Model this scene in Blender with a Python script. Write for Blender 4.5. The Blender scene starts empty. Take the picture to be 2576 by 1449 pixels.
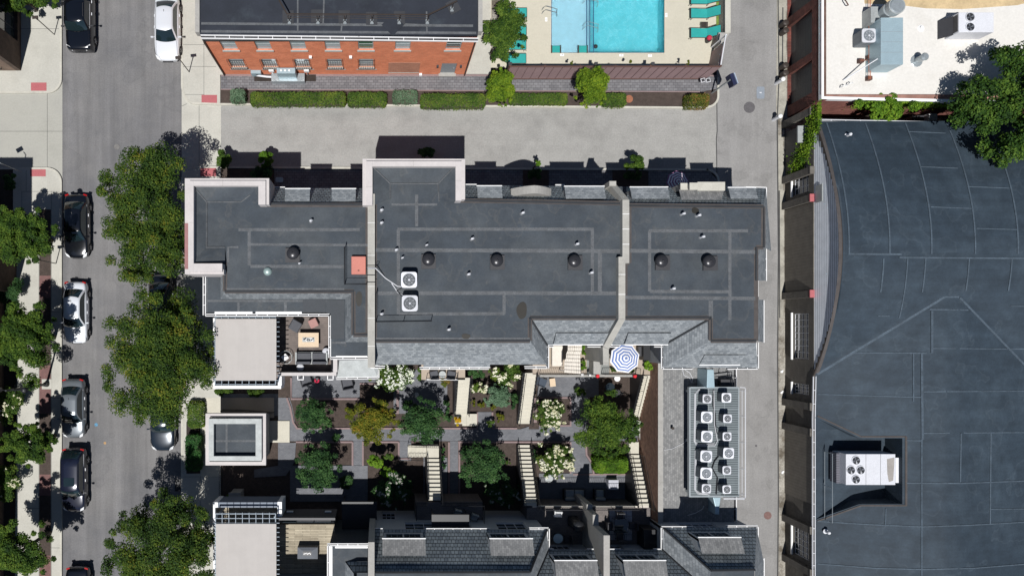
import bpy, math, random
import numpy as np
from math import radians, sin, cos, pi, sqrt
random.seed(7)
S = bpy.context.scene
COL = S.collection
# ---------------------------------------------------------------- camera
H = 52.0; G = 0.03; CX = 962.0; CY = 829.0       # camera height, metres per plan unit, plan point under the camera
cam = bpy.data.objects.new('camera', bpy.data.cameras.new('camera')); COL.objects.link(cam)
cam.location = (0, 0, H); cam.rotation_euler = (0, 0, 0)
cam.data.sensor_width = 36; cam.data.lens = 36 * (H / G) / 2576
cam.data.shift_x = (1288 - CX) / 2576; cam.data.shift_y = (CY - 724.5) / 2576
cam.data.clip_end = 2000
S.camera = cam
# ---------------------------------------------------------------- sky and sun
SUN = (-0.116, -0.45, 1.0)
el = math.atan2(1.0, math.hypot(SUN[0], SUN[1])); az = math.atan2(SUN[0], SUN[1])
wd = bpy.data.worlds.new('World'); S.world = wd; wd.use_nodes = True
nt = wd.node_tree; bg = nt.nodes['Background']
sky = nt.nodes.new('ShaderNodeTexSky'); sky.sky_type = 'NISHITA'; sky.sun_disc = False
sky.sun_elevation = el; sky.sun_rotation = az; sky.altitude = 1200; sky.air_density = 0.9; sky.dust_density = 0.5
nt.links.new(sky.outputs[0], bg.inputs[0]); bg.inputs[1].default_value = 0.05
sl = bpy.data.lights.new('sun', 'SUN'); sl.energy = 5.0; sl.angle = radians(0.5); sl.color = (1.0, 0.98, 0.95)
so = bpy.data.objects.new('sun', sl); COL.objects.link(so)
import mathutils
so.rotation_euler = mathutils.Vector(SUN).to_track_quat('Z', 'Y').to_euler()
so.location = (0, -20, 60)
S.view_settings.view_transform = 'Standard'; S.view_settings.look = 'None'
S.view_settings.exposure = 0.0; S.view_settings.gamma = 1
S.render.engine = 'CYCLES'; S.cycles.max_bounces = 5; S.cycles.diffuse_bounces = 2; S.cycles.transparent_max_bounces = 6
# ---------------------------------------------------------------- helpers
def W(x, y, z=0.0):
    k = G * (H - z) / H
    return ((x - CX) * k, -(y - CY) * k, z)
def W2(x, y, z=0.0): return W(x, y, z)[:2]

class MB:
    def __init__(s): s.v = []; s.f = []; s.m = []
    def face(s, pts, mi=0):
        n = len(s.v); s.v += [tuple(p) for p in pts]; s.f.append(tuple(range(n, n + len(pts)))); s.m.append(mi)
    def faceD(s, pts, mi=0): s.face([W(*p) for p in pts], mi)
    def prism(s, xy, z0, z1, mi=0, mt=None, bottom=True):
        a = sum(xy[i][0] * xy[(i + 1) % len(xy)][1] - xy[(i + 1) % len(xy)][0] * xy[i][1] for i in range(len(xy)))
        if a < 0: xy = xy[::-1]
        n = len(xy); b = len(s.v)
        zt = z1 if isinstance(z1, (list, tuple)) else [z1] * n
        if a < 0 and isinstance(z1, (list, tuple)): zt = zt[::-1]
        s.v += [(p[0], p[1], z0) for p in xy] + [(p[0], p[1], zt[i]) for i, p in enumerate(xy)]
        for i in range(n):
            j = (i + 1) % n; s.f.append((b + i, b + j, b + n + j, b + n + i)); s.m.append(mi)
        s.f.append(tuple(range(b + n, b + 2 * n))); s.m.append(mi if mt is None else mt)
        if bottom: s.f.append(tuple(range(b + n - 1, b - 1, -1))); s.m.append(mi)
    def pd(s, pts, zr, z0, z1, mi=0, mt=None):
        s.prism([W2(p[0], p[1], zr) for p in pts], z0, z1, mi, mt)
    def bd(s, x0, y0, x1, y1, zr, z0, z1, mi=0, mt=None):
        s.pd([(x0, y0), (x1, y0), (x1, y1), (x0, y1)], zr, z0, z1, mi, mt)
    def box(s, cx, cy, cz, sx, sy, sz, rot=0, mi=0, mt=None):
        c, q = cos(rot), sin(rot)
        xy = [(cx + c * a * sx / 2 - q * b * sy / 2, cy + q * a * sx / 2 + c * b * sy / 2) for a, b in ((-1, -1), (1, -1), (1, 1), (-1, 1))]
        s.prism(xy, cz - sz / 2, cz + sz / 2, mi, mt)
    def sheet(s, pts, z, mi=0):
        xy = [W2(p[0], p[1], 0) for p in pts]
        a = sum(xy[i][0] * xy[(i + 1) % len(xy)][1] - xy[(i + 1) % len(xy)][0] * xy[i][1] for i in range(len(xy)))
        if a < 0: xy = xy[::-1]
        s.face([(p[0], p[1], z) for p in xy], mi)
    def cyl(s, x, y, z0, z1, r0, r1=None, n=16, mi=0, mt=None, cap=True):
        r1 = r0 if r1 is None else r1; b = len(s.v)
        for z, r in ((z0, r0), (z1, r1)):
            s.v += [(x + r * cos(2 * pi * i / n), y + r * sin(2 * pi * i / n), z) for i in range(n)]
        for i in range(n):
            j = (i + 1) % n; s.f.append((b + i, b + j, b + n + j, b + n + i)); s.m.append(mi)
        if cap:
            s.f.append(tuple(range(b + n, b + 2 * n))); s.m.append(mi if mt is None else mt)
            s.f.append(tuple(range(b + n - 1, b - 1, -1))); s.m.append(mi)
    def ring(s, x, y, z0, z1, ri, ro, n=20, mi=0):
        b = len(s.v)
        for z, r in ((z0, ri), (z0, ro), (z1, ro), (z1, ri)):
            s.v += [(x + r * cos(2 * pi * i / n), y + r * sin(2 * pi * i / n), z) for i in range(n)]
        for k in range(4):
            for i in range(n):
                j = (i + 1) % n; k2 = (k + 1) % 4
                s.f.append((b + k * n + i, b + k * n + j, b + k2 * n + j, b + k2 * n + i)); s.m.append(mi)
    def dome(s, x, y, z, r, h, n=18, m=5, mi=0):
        b = len(s.v)
        for k in range(m):
            a = k * pi / 2 / m
            s.v += [(x + r * cos(a) * cos(2 * pi * i / n), y + r * cos(a) * sin(2 * pi * i / n), z + h * sin(a)) for i in range(n)]
        s.v.append((x, y, z + h))
        for k in range(m - 1):
            for i in range(n):
                j = (i + 1) % n; s.f.append((b + k * n + i, b + k * n + j, b + (k + 1) * n + j, b + (k + 1) * n + i)); s.m.append(mi)
        for i in range(n):
            s.f.append((b + (m - 1) * n + i, b + (m - 1) * n + (i + 1) % n, b + m * n)); s.m.append(mi)
    def tube(s, pts, r, n=5, mi=0, r1=None):
        pts = [mathutils.Vector(p) for p in pts]; N = len(pts); b = len(s.v)
        up = None
        for i, p in enumerate(pts):
            d = (pts[min(i + 1, N - 1)] - pts[max(i - 1, 0)])
            d = d.normalized() if d.length > 1e-9 else mathutils.Vector((0, 0, 1))
            ref = mathutils.Vector((0, 0, 1)) if abs(d.z) < 0.95 else mathutils.Vector((1, 0, 0))
            u = d.cross(ref).normalized(); w = d.cross(u)
            rr = r if r1 is None else r + (r1 - r) * i / (N - 1)
            s.v += [tuple(p + u * rr * cos(2 * pi * k / n) + w * rr * sin(2 * pi * k / n)) for k in range(n)]
        for i in range(N - 1):
            for k in range(n):
                k2 = (k + 1) % n
                s.f.append((b + i * n + k, b + i * n + k2, b + (i + 1) * n + k2, b + (i + 1) * n + k)); s.m.append(mi)
        s.f.append(tuple(range(b, b + n))); s.m.append(mi)
        s.f.append(tuple(range(b + (N - 1) * n, b + N * n))); s.m.append(mi)
    def cut(s): s.__dict__.setdefault('cuts', []).append((len(s.v), len(s.f)))
    def split(s, name, mats, parent):
        c = s.__dict__.get('cuts') or None
        if c is None:
            for f, m in zip(s.f, s.m): p = MB(); p.face([s.v[i] for i in f], m); p.build(name, mats, parent)
            return
        v0 = f0 = 0
        for v1, f1 in c:
            p = MB(); p.v = s.v[v0:v1]; p.f = [tuple(i - v0 for i in f) for f in s.f[f0:f1]]; p.m = s.m[f0:f1]; v0, f0 = v1, f1
            if p.f: p.build(name, mats, parent)
    def build(s, name, mats, parent=None, loc=None, smooth=False):
        if loc is None: loc = parent['_l'] if parent is not None else (0, 0, 0)
        me = bpy.data.meshes.new(name)
        me.from_pydata([(v[0] - loc[0], v[1] - loc[1], v[2] - loc[2]) for v in s.v], [], s.f)
        if not isinstance(mats, (list, tuple)): mats = [mats]
        for m in mats: me.materials.append(m)
        if len(mats) > 1: me.polygons.foreach_set('material_index', s.m)
        if smooth: me.polygons.foreach_set('use_smooth', [True] * len(s.f))
        me.update()
        o = bpy.data.objects.new(name, me); COL.objects.link(o)
        if parent is not None: o.parent = parent
        else: o.location = loc
        o['_l'] = tuple(loc)
        return o
def thing(name, label, cat, loc=(0, 0, 0), group=None):
    o = bpy.data.objects.new(name, None); COL.objects.link(o); o.empty_display_size = 0.3
    o.location = loc; o['label'] = label; o['category'] = cat; o['_l'] = tuple(loc)
    if group: o['group'] = group
    return o
def one(mb, name, mats, label, cat, loc=None, group=None, smooth=False):
    if loc is None:
        a = np.array(mb.v); loc = (float(a[:, 0].mean()), float(a[:, 1].mean()), float(a[:, 2].min()))
    o = mb.build(name, mats, None, loc, smooth); o['label'] = label; o['category'] = cat
    if group: o['group'] = group
    return o
def struct(mb, name, mats):
    o = mb.build(name, mats, None, (0, 0, 0)); o['kind'] = 'structure'; return o
def dup(src, loc=None, label=None, rotz=None, scale=None, parent=None):
    c = src.copy(); COL.objects.link(c)
    if parent is not None: c.parent = parent
    if loc is not None: c.location = loc; c['_l'] = tuple(loc)
    if rotz is not None: c.rotation_euler = (0, 0, rotz)
    if scale is not None: c.scale = scale
    if label: c['label'] = label
    for ch in list(src.children): dup(ch, parent=c)
    return c
# ---------------------------------------------------------------- materials
def _new(name):
    m = bpy.data.materials.new(name); m.use_nodes = True; t = m.node_tree
    return m, t, t.nodes['Principled BSDF']
def _mapped(t, axis, rot=0.0):
    tc = t.nodes.new('ShaderNodeTexCoord')
    if axis == 'xy' and not rot: return tc.outputs['Object']
    sp = t.nodes.new('ShaderNodeSeparateXYZ'); cb = t.nodes.new('ShaderNodeCombineXYZ')
    t.links.new(tc.outputs['Object'], sp.inputs[0])
    for i, a in enumerate(axis): t.links.new(sp.outputs['xyz'.index(a)], cb.inputs[i])
    return cb.outputs[0]
def _var(t, vec, colsock, amt, scale, detail=4, stretch=None):
    n = t.nodes.new('ShaderNodeTexNoise'); n.inputs['Scale'].default_value = scale; n.inputs['Detail'].default_value = detail
    n.inputs['Roughness'].default_value = 0.62
    if stretch:
        mp = t.nodes.new('ShaderNodeMapping'); mp.inputs['Scale'].default_value = stretch
        t.links.new(vec, mp.inputs[0]); vec = mp.outputs[0]
    t.links.new(vec, n.inputs['Vector'])
    mr = t.nodes.new('ShaderNodeMapRange'); mr.inputs[1].default_value = 0.28; mr.inputs[2].default_value = 0.72
    mr.inputs[3].default_value = 1 - amt; mr.inputs[4].default_value = 1 + amt
    t.links.new(n.outputs[0], mr.inputs[0])
    mx = t.nodes.new('ShaderNodeVectorMath'); mx.operation = 'SCALE'
    t.links.new(colsock, mx.inputs[0]); t.links.new(mr.outputs[0], mx.inputs['Scale'])
    return mx.outputs[0], n.outputs[0]
def mat(name, c, rough=0.8, var=0.12, sc=1.2, var2=0.10, sc2=14, metal=0, bump=0.0, spec=0.4, stain=None, stretch=None, coat=0, tide_caustic=None, streak=None):
    m, t, b = _new(name); v = _mapped(t, 'xy')
    rgb = t.nodes.new('ShaderNodeRGB'); rgb.outputs[0].default_value = (*c, 1); s = rgb.outputs[0]
    if stain:   # (colour, scale, low, high)
        n = t.nodes.new('ShaderNodeTexNoise'); n.inputs['Scale'].default_value = stain[1]; n.inputs['Detail'].default_value = 6
        n.inputs['Roughness'].default_value = 0.65; t.links.new(v, n.inputs['Vector'])
        mr = t.nodes.new('ShaderNodeMapRange'); mr.inputs[1].default_value = stain[2]; mr.inputs[2].default_value = stain[3]
        t.links.new(n.outputs[0], mr.inputs[0])
        mx = t.nodes.new('ShaderNodeMix'); mx.data_type = 'RGBA'; t.links.new(mr.outputs[0], mx.inputs[0])
        t.links.new(s, mx.inputs[6]); mx.inputs[7].default_value = (*stain[0], 1); s = mx.outputs[2]
    if tide_caustic:   # drying rings; on the pool floor, painted light ripples: (colour, scale, centre, width, amount)
        n = t.nodes.new('ShaderNodeTexNoise'); n.inputs['Scale'].default_value = tide_caustic[1]; n.inputs['Detail'].default_value = 3; n.inputs['Roughness'].default_value = 0.45
        t.links.new(v, n.inputs['Vector']); r = t.nodes.new('ShaderNodeValToRGB'); e = r.color_ramp.elements
        e[0].position = tide_caustic[2] - tide_caustic[3]; e[0].color = (0, 0, 0, 1); e[1].position = tide_caustic[2]; e[1].color = (tide_caustic[4],) * 3 + (1,)
        x = e.new(tide_caustic[2] + tide_caustic[3] * .5); x.color = (tide_caustic[4] * .35,) * 3 + (1,); x = e.new(tide_caustic[2] + tide_caustic[3] * 4); x.color = (0, 0, 0, 1)
        t.links.new(n.outputs[0], r.inputs[0]); mx = t.nodes.new('ShaderNodeMix'); mx.data_type = 'RGBA'; t.links.new(r.outputs[0], mx.inputs[0])
        t.links.new(s, mx.inputs[6]); mx.inputs[7].default_value = (*tide_caustic[0], 1); s = mx.outputs[2]
    if streak: s, _ = _var(t, v, s, streak[0], 1.0, 4, streak[1])
    if var: s, _ = _var(t, v, s, var, sc, 5, stretch)
    f = None
    if var2: s, f = _var(t, v, s, var2, sc2, 3)
    t.links.new(s, b.inputs['Base Color']); b.inputs['Roughness'].default_value = rough; b.inputs['Metallic'].default_value = metal
    b.inputs['Specular IOR Level'].default_value = spec
    if coat: b.inputs['Coat Weight'].default_value = coat; b.inputs['Coat Roughness'].default_value = 0.04
    if bump and f is not None:
        bp = t.nodes.new('ShaderNodeBump'); bp.inputs['Strength'].default_value = bump; bp.inputs['Distance'].default_value = 0.03
        t.links.new(f, bp.inputs['Height']); t.links.new(bp.outputs[0], b.inputs['Normal'])
    return m
def tiles(name, c1, c2, cm, w, h, axis='xy', ms=0.012, rough=0.85, var=0.15, sc=0.8, bias=0, off=0.5, bump=0.35, sq=1.0):
    m, t, b = _new(name); v = _mapped(t, axis)
    br = t.nodes.new('ShaderNodeTexBrick'); t.links.new(v, br.inputs['Vector'])
    br.offset = off; br.inputs['Color1'].default_value = (*c1, 1); br.inputs['Color2'].default_value = (*c2, 1)
    br.inputs['Mortar'].default_value = (*cm, 1); br.inputs['Scale'].default_value = 1
    br.inputs['Mortar Size'].default_value = ms; br.inputs['Bias'].default_value = bias
    br.inputs['Brick Width'].default_value = w; br.inputs['Row Height'].default_value = h
    br.squash = sq; br.inputs['Mortar Smooth'].default_value = 0.3
    s, _ = _var(t, v, br.outputs[0], var, sc, 5)
    s, _ = _var(t, v, s, 0.08, 9, 3)
    t.links.new(s, b.inputs['Base Color']); b.inputs['Roughness'].default_value = rough; b.inputs['Specular IOR Level'].default_value = 0.3
    if bump:
        bp = t.nodes.new('ShaderNodeBump'); bp.inputs['Strength'].default_value = bump; bp.inputs['Distance'].default_value = 0.02
        bp.invert = True; t.links.new(br.outputs[1], bp.inputs['Height']); t.links.new(bp.outputs[0], b.inputs['Normal'])
    return m
def leafmat(name, cd, cm, cl, trans=0.25, pos=0.55, ca=None):
    m, t, b = _new(name); ge = t.nodes.new('ShaderNodeNewGeometry')
    tc = t.nodes.new('ShaderNodeTexCoord'); n = t.nodes.new('ShaderNodeTexNoise'); n.inputs['Scale'].default_value = 0.9
    t.links.new(tc.outputs['Object'], n.inputs['Vector'])
    ad = t.nodes.new('ShaderNodeMath'); ad.operation = 'MULTIPLY_ADD'; ad.inputs[1].default_value = 1.6; ad.inputs[2].default_value = -0.8
    t.links.new(n.outputs[0], ad.inputs[0])
    a2 = t.nodes.new('ShaderNodeMath'); a2.operation = 'MULTIPLY_ADD'; a2.inputs[1].default_value = 0.65
    t.links.new(ge.outputs['Random Per Island'], a2.inputs[0]); a2.inputs[2].default_value = 0.18
    a3 = t.nodes.new('ShaderNodeMath'); a3.operation = 'ADD'; t.links.new(ad.outputs[0], a3.inputs[0]); t.links.new(a2.outputs[0], a3.inputs[1])
    r = t.nodes.new('ShaderNodeValToRGB'); e = r.color_ramp.elements
    e[0].position = 0.05; e[0].color = (*cd, 1); e[1].position = pos; e[1].color = (*cm, 1)
    x = e.new(0.9); x.color = (*cl, 1)
    if ca: x = e.new(0.99); x.color = (*ca, 1)
    t.links.new(a3.outputs[0], r.inputs[0]); t.links.new(r.outputs[0], b.inputs['Base Color'])
    b.inputs['Roughness'].default_value = 0.7; b.inputs['Specular IOR Level'].default_value = 0.15
    tr = t.nodes.new('ShaderNodeBsdfTranslucent'); t.links.new(r.outputs[0], tr.inputs[0])
    ms = t.nodes.new('ShaderNodeMixShader'); ms.inputs[0].default_value = trans
    t.links.new(b.outputs[0], ms.inputs[1]); t.links.new(tr.outputs[0], ms.inputs[2])
    t.links.new(ms.outputs[0], t.nodes['Material Output'].inputs[0])
    return m
def striped(name, c1, c2, period, frac, axis=0, rough=0.6, metal=0, bump=0.3, var=0.08):
    m, t, b = _new(name); v = _mapped(t, 'xy'); sp = t.nodes.new('ShaderNodeSeparateXYZ'); t.links.new(v, sp.inputs[0])
    d = t.nodes.new('ShaderNodeMath'); d.operation = 'DIVIDE'; d.inputs[1].default_value = period; t.links.new(sp.outputs[axis], d.inputs[0])
    f = t.nodes.new('ShaderNodeMath'); f.operation = 'FRACT'; t.links.new(d.outputs[0], f.inputs[0])
    g = t.nodes.new('ShaderNodeMath'); g.operation = 'LESS_THAN'; g.inputs[1].default_value = frac; t.links.new(f.outputs[0], g.inputs[0])
    mx = t.nodes.new('ShaderNodeMix'); mx.data_type = 'RGBA'; t.links.new(g.outputs[0], mx.inputs[0])
    mx.inputs[6].default_value = (*c1, 1); mx.inputs[7].default_value = (*c2, 1)
    s, _ = _var(t, v, mx.outputs[2], var, 2.0)
    t.links.new(s, b.inputs['Base Color']); b.inputs['Roughness'].default_value = rough; b.inputs['Metallic'].default_value = metal
    return m
def glassmat(name, c, rough=0.04):
    m, t, b = _new(name); b.inputs['Base Color'].default_value = (*c, 1); b.inputs['Roughness'].default_value = rough
    b.inputs['Specular IOR Level'].default_value = 0.9; b.inputs['Coat Weight'].default_value = 0.6; b.inputs['Coat Roughness'].default_value = 0.02
    return m
K = {}
K['road'] = mat('asphalt_road', (0.172, 0.168, 0.168), 0.9, 0.10, 0.5, 0.13, 10, stain=((0.112, 0.113, 0.122), 0.14, 0.42, 0.70), bump=0.2, streak=(0.2, (1.3, 0.05, 1)), tide_caustic=((.09, .09, .095), 0.35, .62, .02, .3))
K['alley'] = mat('worn_alley_paving', (0.288, 0.283, 0.270), 0.9, 0.08, 0.9, 0.12, 9, stain=((0.215, 0.211, 0.202), 0.35, 0.48, 0.78), bump=0.2, streak=(0.05, (0.08, 1.2, 1)), tide_caustic=((.19, .185, .18), 0.5, .60, .012, .25))
K['alley2'] = mat('grey_alley_paving', (0.235, 0.230, 0.226), 0.9, 0.09, 0.7, 0.12, 9, streak=(0.10, (1.2, 0.06, 1)), tide_caustic=((.13, .13, .13), 0.5, .60, .012, .3), stain=((0.18, 0.175, 0.17), 0.5, 0.5, 0.8), bump=0.2)
K['walk'] = mat('pale_concrete', (0.44, 0.43, 0.385), 0.85, 0.08, 0.5, 0.06, 8, stain=((0.37, 0.36, 0.32), 0.7, 0.5, 0.85))
K['apron'] = mat('apron_concrete', (0.35, 0.345, 0.31), 0.85, 0.09, 0.5, 0.06, 8, stain=((0.27, 0.265, 0.245), 0.5, 0.5, 0.8))
K['kerb'] = mat('kerb_concrete', (0.46, 0.445, 0.39), 0.85, 0.12, 1.5, 0.08, 10)
K['joint'] = mat('dark_joint', (0.14, 0.14, 0.13), 0.9, 0.1)
K['crack'] = mat('crack_sealer', (0.055, 0.055, 0.055), 0.8, 0.2)
K['redpad'] = mat('red_tactile_pad', (0.38, 0.11, 0.12), 0.8, 0.08)
K['deck'] = mat('pool_deck_concrete', (0.49, 0.46, 0.375), 0.8, 0.06, 0.6, 0.05, 8, stain=((0.43, 0.40, 0.32), 0.6, 0.55, 0.85))
K['cream'] = mat('cream_precast', (0.50, 0.475, 0.40), 0.8, 0.07, 1.2)
K['creamrough'] = mat('mottled_rough_concrete', (0.34, 0.32, 0.28), 0.9, 0.35, 1.6, 0.3, 9, stain=((0.10, 0.085, 0.065), 0.8, 0.44, 0.60), bump=0.5)
K['bwall'] = tiles('rough_brown_brick', (0.34, 0.20, 0.145), (0.22, 0.12, 0.085), (0.17, 0.11, 0.085), 0.22, 0.075, 'yzx', ms=0.014, var=0.35, sc=3)
K['mulch'] = mat('brown_mulch', (0.060, 0.045, 0.038), 0.95, 0.25, 3, 0.45, 22, bump=0.8)
K['bark'] = mat('shredded_bark', (0.215, 0.120, 0.078), 0.95, 0.25, 2, 0.6, 12, bump=0.9)
K['soil'] = mat('dark_soil', (0.035, 0.028, 0.024), 0.95, 0.25, 3, 0.4, 20)
K['paver'] = tiles('grey_pavers', (0.185, 0.185, 0.195), (0.135, 0.135, 0.145), (0.07, 0.065, 0.07), 0.34, 0.2, ms=0.014)
K['paverd'] = tiles('slate_grey_pavers', (0.16, 0.165, 0.18), (0.13, 0.135, 0.15), (0.09, 0.09, 0.095), 0.2, 0.1, ms=0.006, bump=0.1)
K['pinkb'] = mat('pink_paver_border', (0.225, 0.165, 0.165), 0.9, 0.1, 2, 0.12, 12)
K['brickpave'] = tiles('red_brick_paving', (0.20, 0.105, 0.095), (0.165, 0.085, 0.08), (0.10, 0.07, 0.07), 0.2, 0.1, 'yx', ms=0.01)
K['brick'] = tiles('orange_brick', (0.74, 0.235, 0.115), (0.62, 0.175, 0.082), (0.60, 0.30, 0.20), 0.24, 0.085, 'xzy', ms=0.009, var=0.14, sc=1.3)
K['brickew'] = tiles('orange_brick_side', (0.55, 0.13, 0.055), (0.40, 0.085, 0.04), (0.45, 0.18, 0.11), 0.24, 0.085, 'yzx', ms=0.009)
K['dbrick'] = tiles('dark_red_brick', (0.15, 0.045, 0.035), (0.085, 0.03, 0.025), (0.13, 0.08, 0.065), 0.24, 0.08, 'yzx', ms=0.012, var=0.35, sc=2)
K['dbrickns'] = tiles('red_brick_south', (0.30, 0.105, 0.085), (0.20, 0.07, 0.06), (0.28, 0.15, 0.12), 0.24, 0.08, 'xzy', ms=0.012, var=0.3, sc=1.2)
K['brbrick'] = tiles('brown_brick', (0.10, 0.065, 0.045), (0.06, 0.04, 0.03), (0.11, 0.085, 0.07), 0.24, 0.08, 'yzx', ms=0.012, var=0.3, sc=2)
K['block'] = tiles('grey_block_wall', (0.13, 0.12, 0.105), (0.105, 0.095, 0.085), (0.085, 0.08, 0.07), 0.4, 0.2, 'yzx', ms=0.012, var=0.22, sc=1.0)
K['roof'] = mat('blue_grey_roof_felt', (0.041, 0.051, 0.063), 0.75, 0.20, 0.8, 0.12, 9, stain=((0.066, 0.075, 0.083), 0.32, 0.44, 0.72), spec=0.35, tide_caustic=((.095, .095, .093), 0.55, .57, .014, .38))
K['roofm'] = mat('slate_blue_membrane', (0.023, 0.036, 0.051), 0.7, 0.18, 1.1, 0.12, 8, stain=((0.036, 0.053, 0.071), 0.28, 0.45, 0.75), spec=0.3, streak=(0.16, (0.12, 1.6, 1)), tide_caustic=((.06, .08, .10), 0.4, .58, .010, .35))
K['roofk'] = mat('black_membrane', (0.020, 0.024, 0.034), 0.55, 0.25, 0.5, 0.10, 9, stain=((0.045, 0.058, 0.07), 0.6, 0.55, 0.85), spec=0.4)
K['seam'] = mat('grey_roof_seam', (0.098, 0.104, 0.112), 0.85, 0.25, 2.0, 0.25, 11)
K['seamb'] = mat('blue_roof_seam', (0.056, 0.078, 0.102), 0.8, 0.3, 1.5, 0.25, 11)
K['seamw'] = mat('brown_roof_edge', (0.070, 0.062, 0.060), 0.85, 0.2, 2)
K['puddle'] = mat('old_ponding_mark', (0.022, 0.020, 0.016), 0.45, 0.15, 2)
SH1, SH2, SHM = (0.265, 0.285, 0.30), (0.155, 0.172, 0.188), (0.11, 0.12, 0.13)
K['shing'] = tiles('grey_shingles', SH1, SH2, SHM, 0.22, 0.12, 'xy', ms=0.007, bump=0.3)
K['shingy'] = tiles('grey_shingles_side', SH1, SH2, SHM, 0.22, 0.12, 'yx', ms=0.007, bump=0.3)
K['shflat'] = tiles('mid_grey_shingles', (0.25, 0.25, 0.248), (0.16, 0.163, 0.165), (0.12, 0.12, 0.12), 0.20, 0.14, 'yx', ms=0.007, bump=0.2)
K['slate'] = tiles('dark_slates', (0.30, 0.34, 0.36), (0.18, 0.21, 0.235), (0.03, 0.035, 0.04), 0.24, 0.16, 'xy', ms=0.018, bump=0.4)
K['ridge'] = mat('ridge_slates', (0.03, 0.033, 0.038), 0.85, 0.2)
K['pale'] = mat('pale_pink_coping', (0.50, 0.468, 0.46), 0.7, 0.07, 1.0, 0.04, 8)
K['pale2'] = mat('shaded_coping', (0.46, 0.42, 0.43), 0.7, 0.07, 1.0)  # shaded copy of the pale coping, shade mixed into its colour
K['galv'] = mat('weathered_zinc', (0.34, 0.36, 0.36), 0.6, 0.15, 2, 0.1, 10, metal=0.2)
K['stone'] = mat('limestone', (0.33, 0.32, 0.30), 0.85, 0.12, 1.2, 0.10, 10, stain=((0.20, 0.195, 0.18), 1.2, 0.55, 0.8))
K['stucco'] = mat('grey_stucco', (0.30, 0.31, 0.32), 0.9, 0.06, 1)
K['tan'] = mat('tan_stucco', (0.36, 0.30, 0.24), 0.9, 0.06, 1)
K['white'] = mat('white_paint', (0.80, 0.80, 0.80), 0.5, 0.05, 2, 0.03)
K['whitem'] = mat('white_metal', (0.62, 0.63, 0.66), 0.4, 0.05, 2, 0.03)
K['wroof'] = mat('white_roof_coating', (0.64, 0.62, 0.585), 0.7, 0.06, 0.5, 0.06, 6, stain=((0.48, 0.46, 0.42), 0.5, 0.50, 0.85))
K['rust'] = mat('rusty_ponding_stain', (0.50, 0.38, 0.22), 0.8, 0.25, 0.8, 0.1, 6)
K['black'] = mat('black_metal', (0.018, 0.019, 0.022), 0.45, 0.1)
K['dark'] = mat('dark_grey_metal', (0.045, 0.045, 0.05), 0.5, 0.1)
K['bronze'] = mat('dark_bronze', (0.045, 0.035, 0.03), 0.5, 0.1)
K['steel'] = mat('galvanised_steel', (0.38, 0.42, 0.44), 0.4, 0.08, 3, metal=0.5)
K['duct'] = mat('pale_blue_duct', (0.34, 0.45, 0.50), 0.45, 0.06, 2, metal=0.3)
K['maroon'] = mat('maroon_steel', (0.30, 0.205, 0.21), 0.6, 0.08, 1)
K['brown'] = mat('brown_paint', (0.10, 0.05, 0.04), 0.7, 0.15)
K['redhatch'] = mat('faded_red_hatch', (0.50, 0.18, 0.14), 0.6, 0.06, 1)
K['glass'] = glassmat('dark_glass', (0.02, 0.028, 0.032))
K['glassb'] = mat('curtained_glass', (0.30, 0.35, 0.37), 0.15, 0.1, 2, spec=0.8)
K['glassg'] = mat('green_blind_glass', (0.035, 0.10, 0.06), 0.15, 0.3, 5, spec=0.8)
K['carglass'] = glassmat('car_glass', (0.010, 0.020, 0.024), 0.06)
K['tyre'] = mat('tyre_rubber', (0.015, 0.015, 0.016), 0.85, 0.1)
K['rim'] = mat('alloy_rim', (0.42, 0.43, 0.45), 0.3, 0.05, metal=0.8)
K['lampr'] = mat('red_lens', (0.35, 0.01, 0.01), 0.2, 0.05)
K['lampw'] = mat('clear_lens', (0.70, 0.72, 0.74), 0.15, 0.05)
K['fanblade'] = mat('fan_blade_metal', (0.48, 0.52, 0.56), 0.25, 0.05, metal=0.7)
K['acgrey'] = mat('condenser_white', (0.62, 0.63, 0.67), 0.45, 0.03, 2)
K['acbody'] = striped('condenser_louvres', (0.16, 0.18, 0.20), (0.07, 0.08, 0.09), 0.06, 0.4, 2)
K['fanhole'] = mat('fan_recess', (0.02, 0.022, 0.026), 0.6, 0.1)
K['wood'] = striped('weathered_deck_boards', (0.115, 0.09, 0.078), (0.055, 0.042, 0.038), 0.14, 0.12, 1, var=0.35)
K['woodl'] = tiles('pale_deck_boards', (0.42, 0.37, 0.28), (0.29, 0.25, 0.185), (0.10, 0.09, 0.07), 1.1, 0.12, 'xy', ms=0.010, var=0.25)
K['canvas'] = mat('taupe_canvas', (0.42, 0.395, 0.375), 0.9, 0.05, 0.8, 0.03, 20, streak=(0.03, (3, .15, 1)))
K['cushion'] = mat('charcoal_cushion', (0.085, 0.088, 0.10), 0.9, 0.08, 3)
K['offwhite'] = mat('cream_fabric', (0.66, 0.61, 0.54), 0.9, 0.06, 2, 0.05, 9)
K['terra'] = mat('terracotta', (0.40, 0.14, 0.075), 0.8, 0.12)
K['teal'] = mat('teal_mesh_fabric', (0.02, 0.30, 0.28), 0.7, 0.08, 2)
K['tablew'] = mat('pale_wood_top', (0.60, 0.47, 0.33), 0.6, 0.05, 1)
K['blueb'] = mat('blue_canvas', (0.12, 0.19, 0.42), 0.85, 0.05)
K['plumb'] = mat('purple_canvas', (0.26, 0.12, 0.22), 0.85, 0.05)
K['whitec'] = mat('white_canvas', (0.74, 0.74, 0.76), 0.85, 0.03)
K['trunk'] = mat('grey_bark', (0.085, 0.07, 0.055), 0.95, 0.25, 6, 0.2, 20)
K['lime'] = leafmat('lime_leaves', (0.05, 0.11, 0.008), (0.15, 0.28, 0.02), (0.28, 0.42, 0.04))
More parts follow.
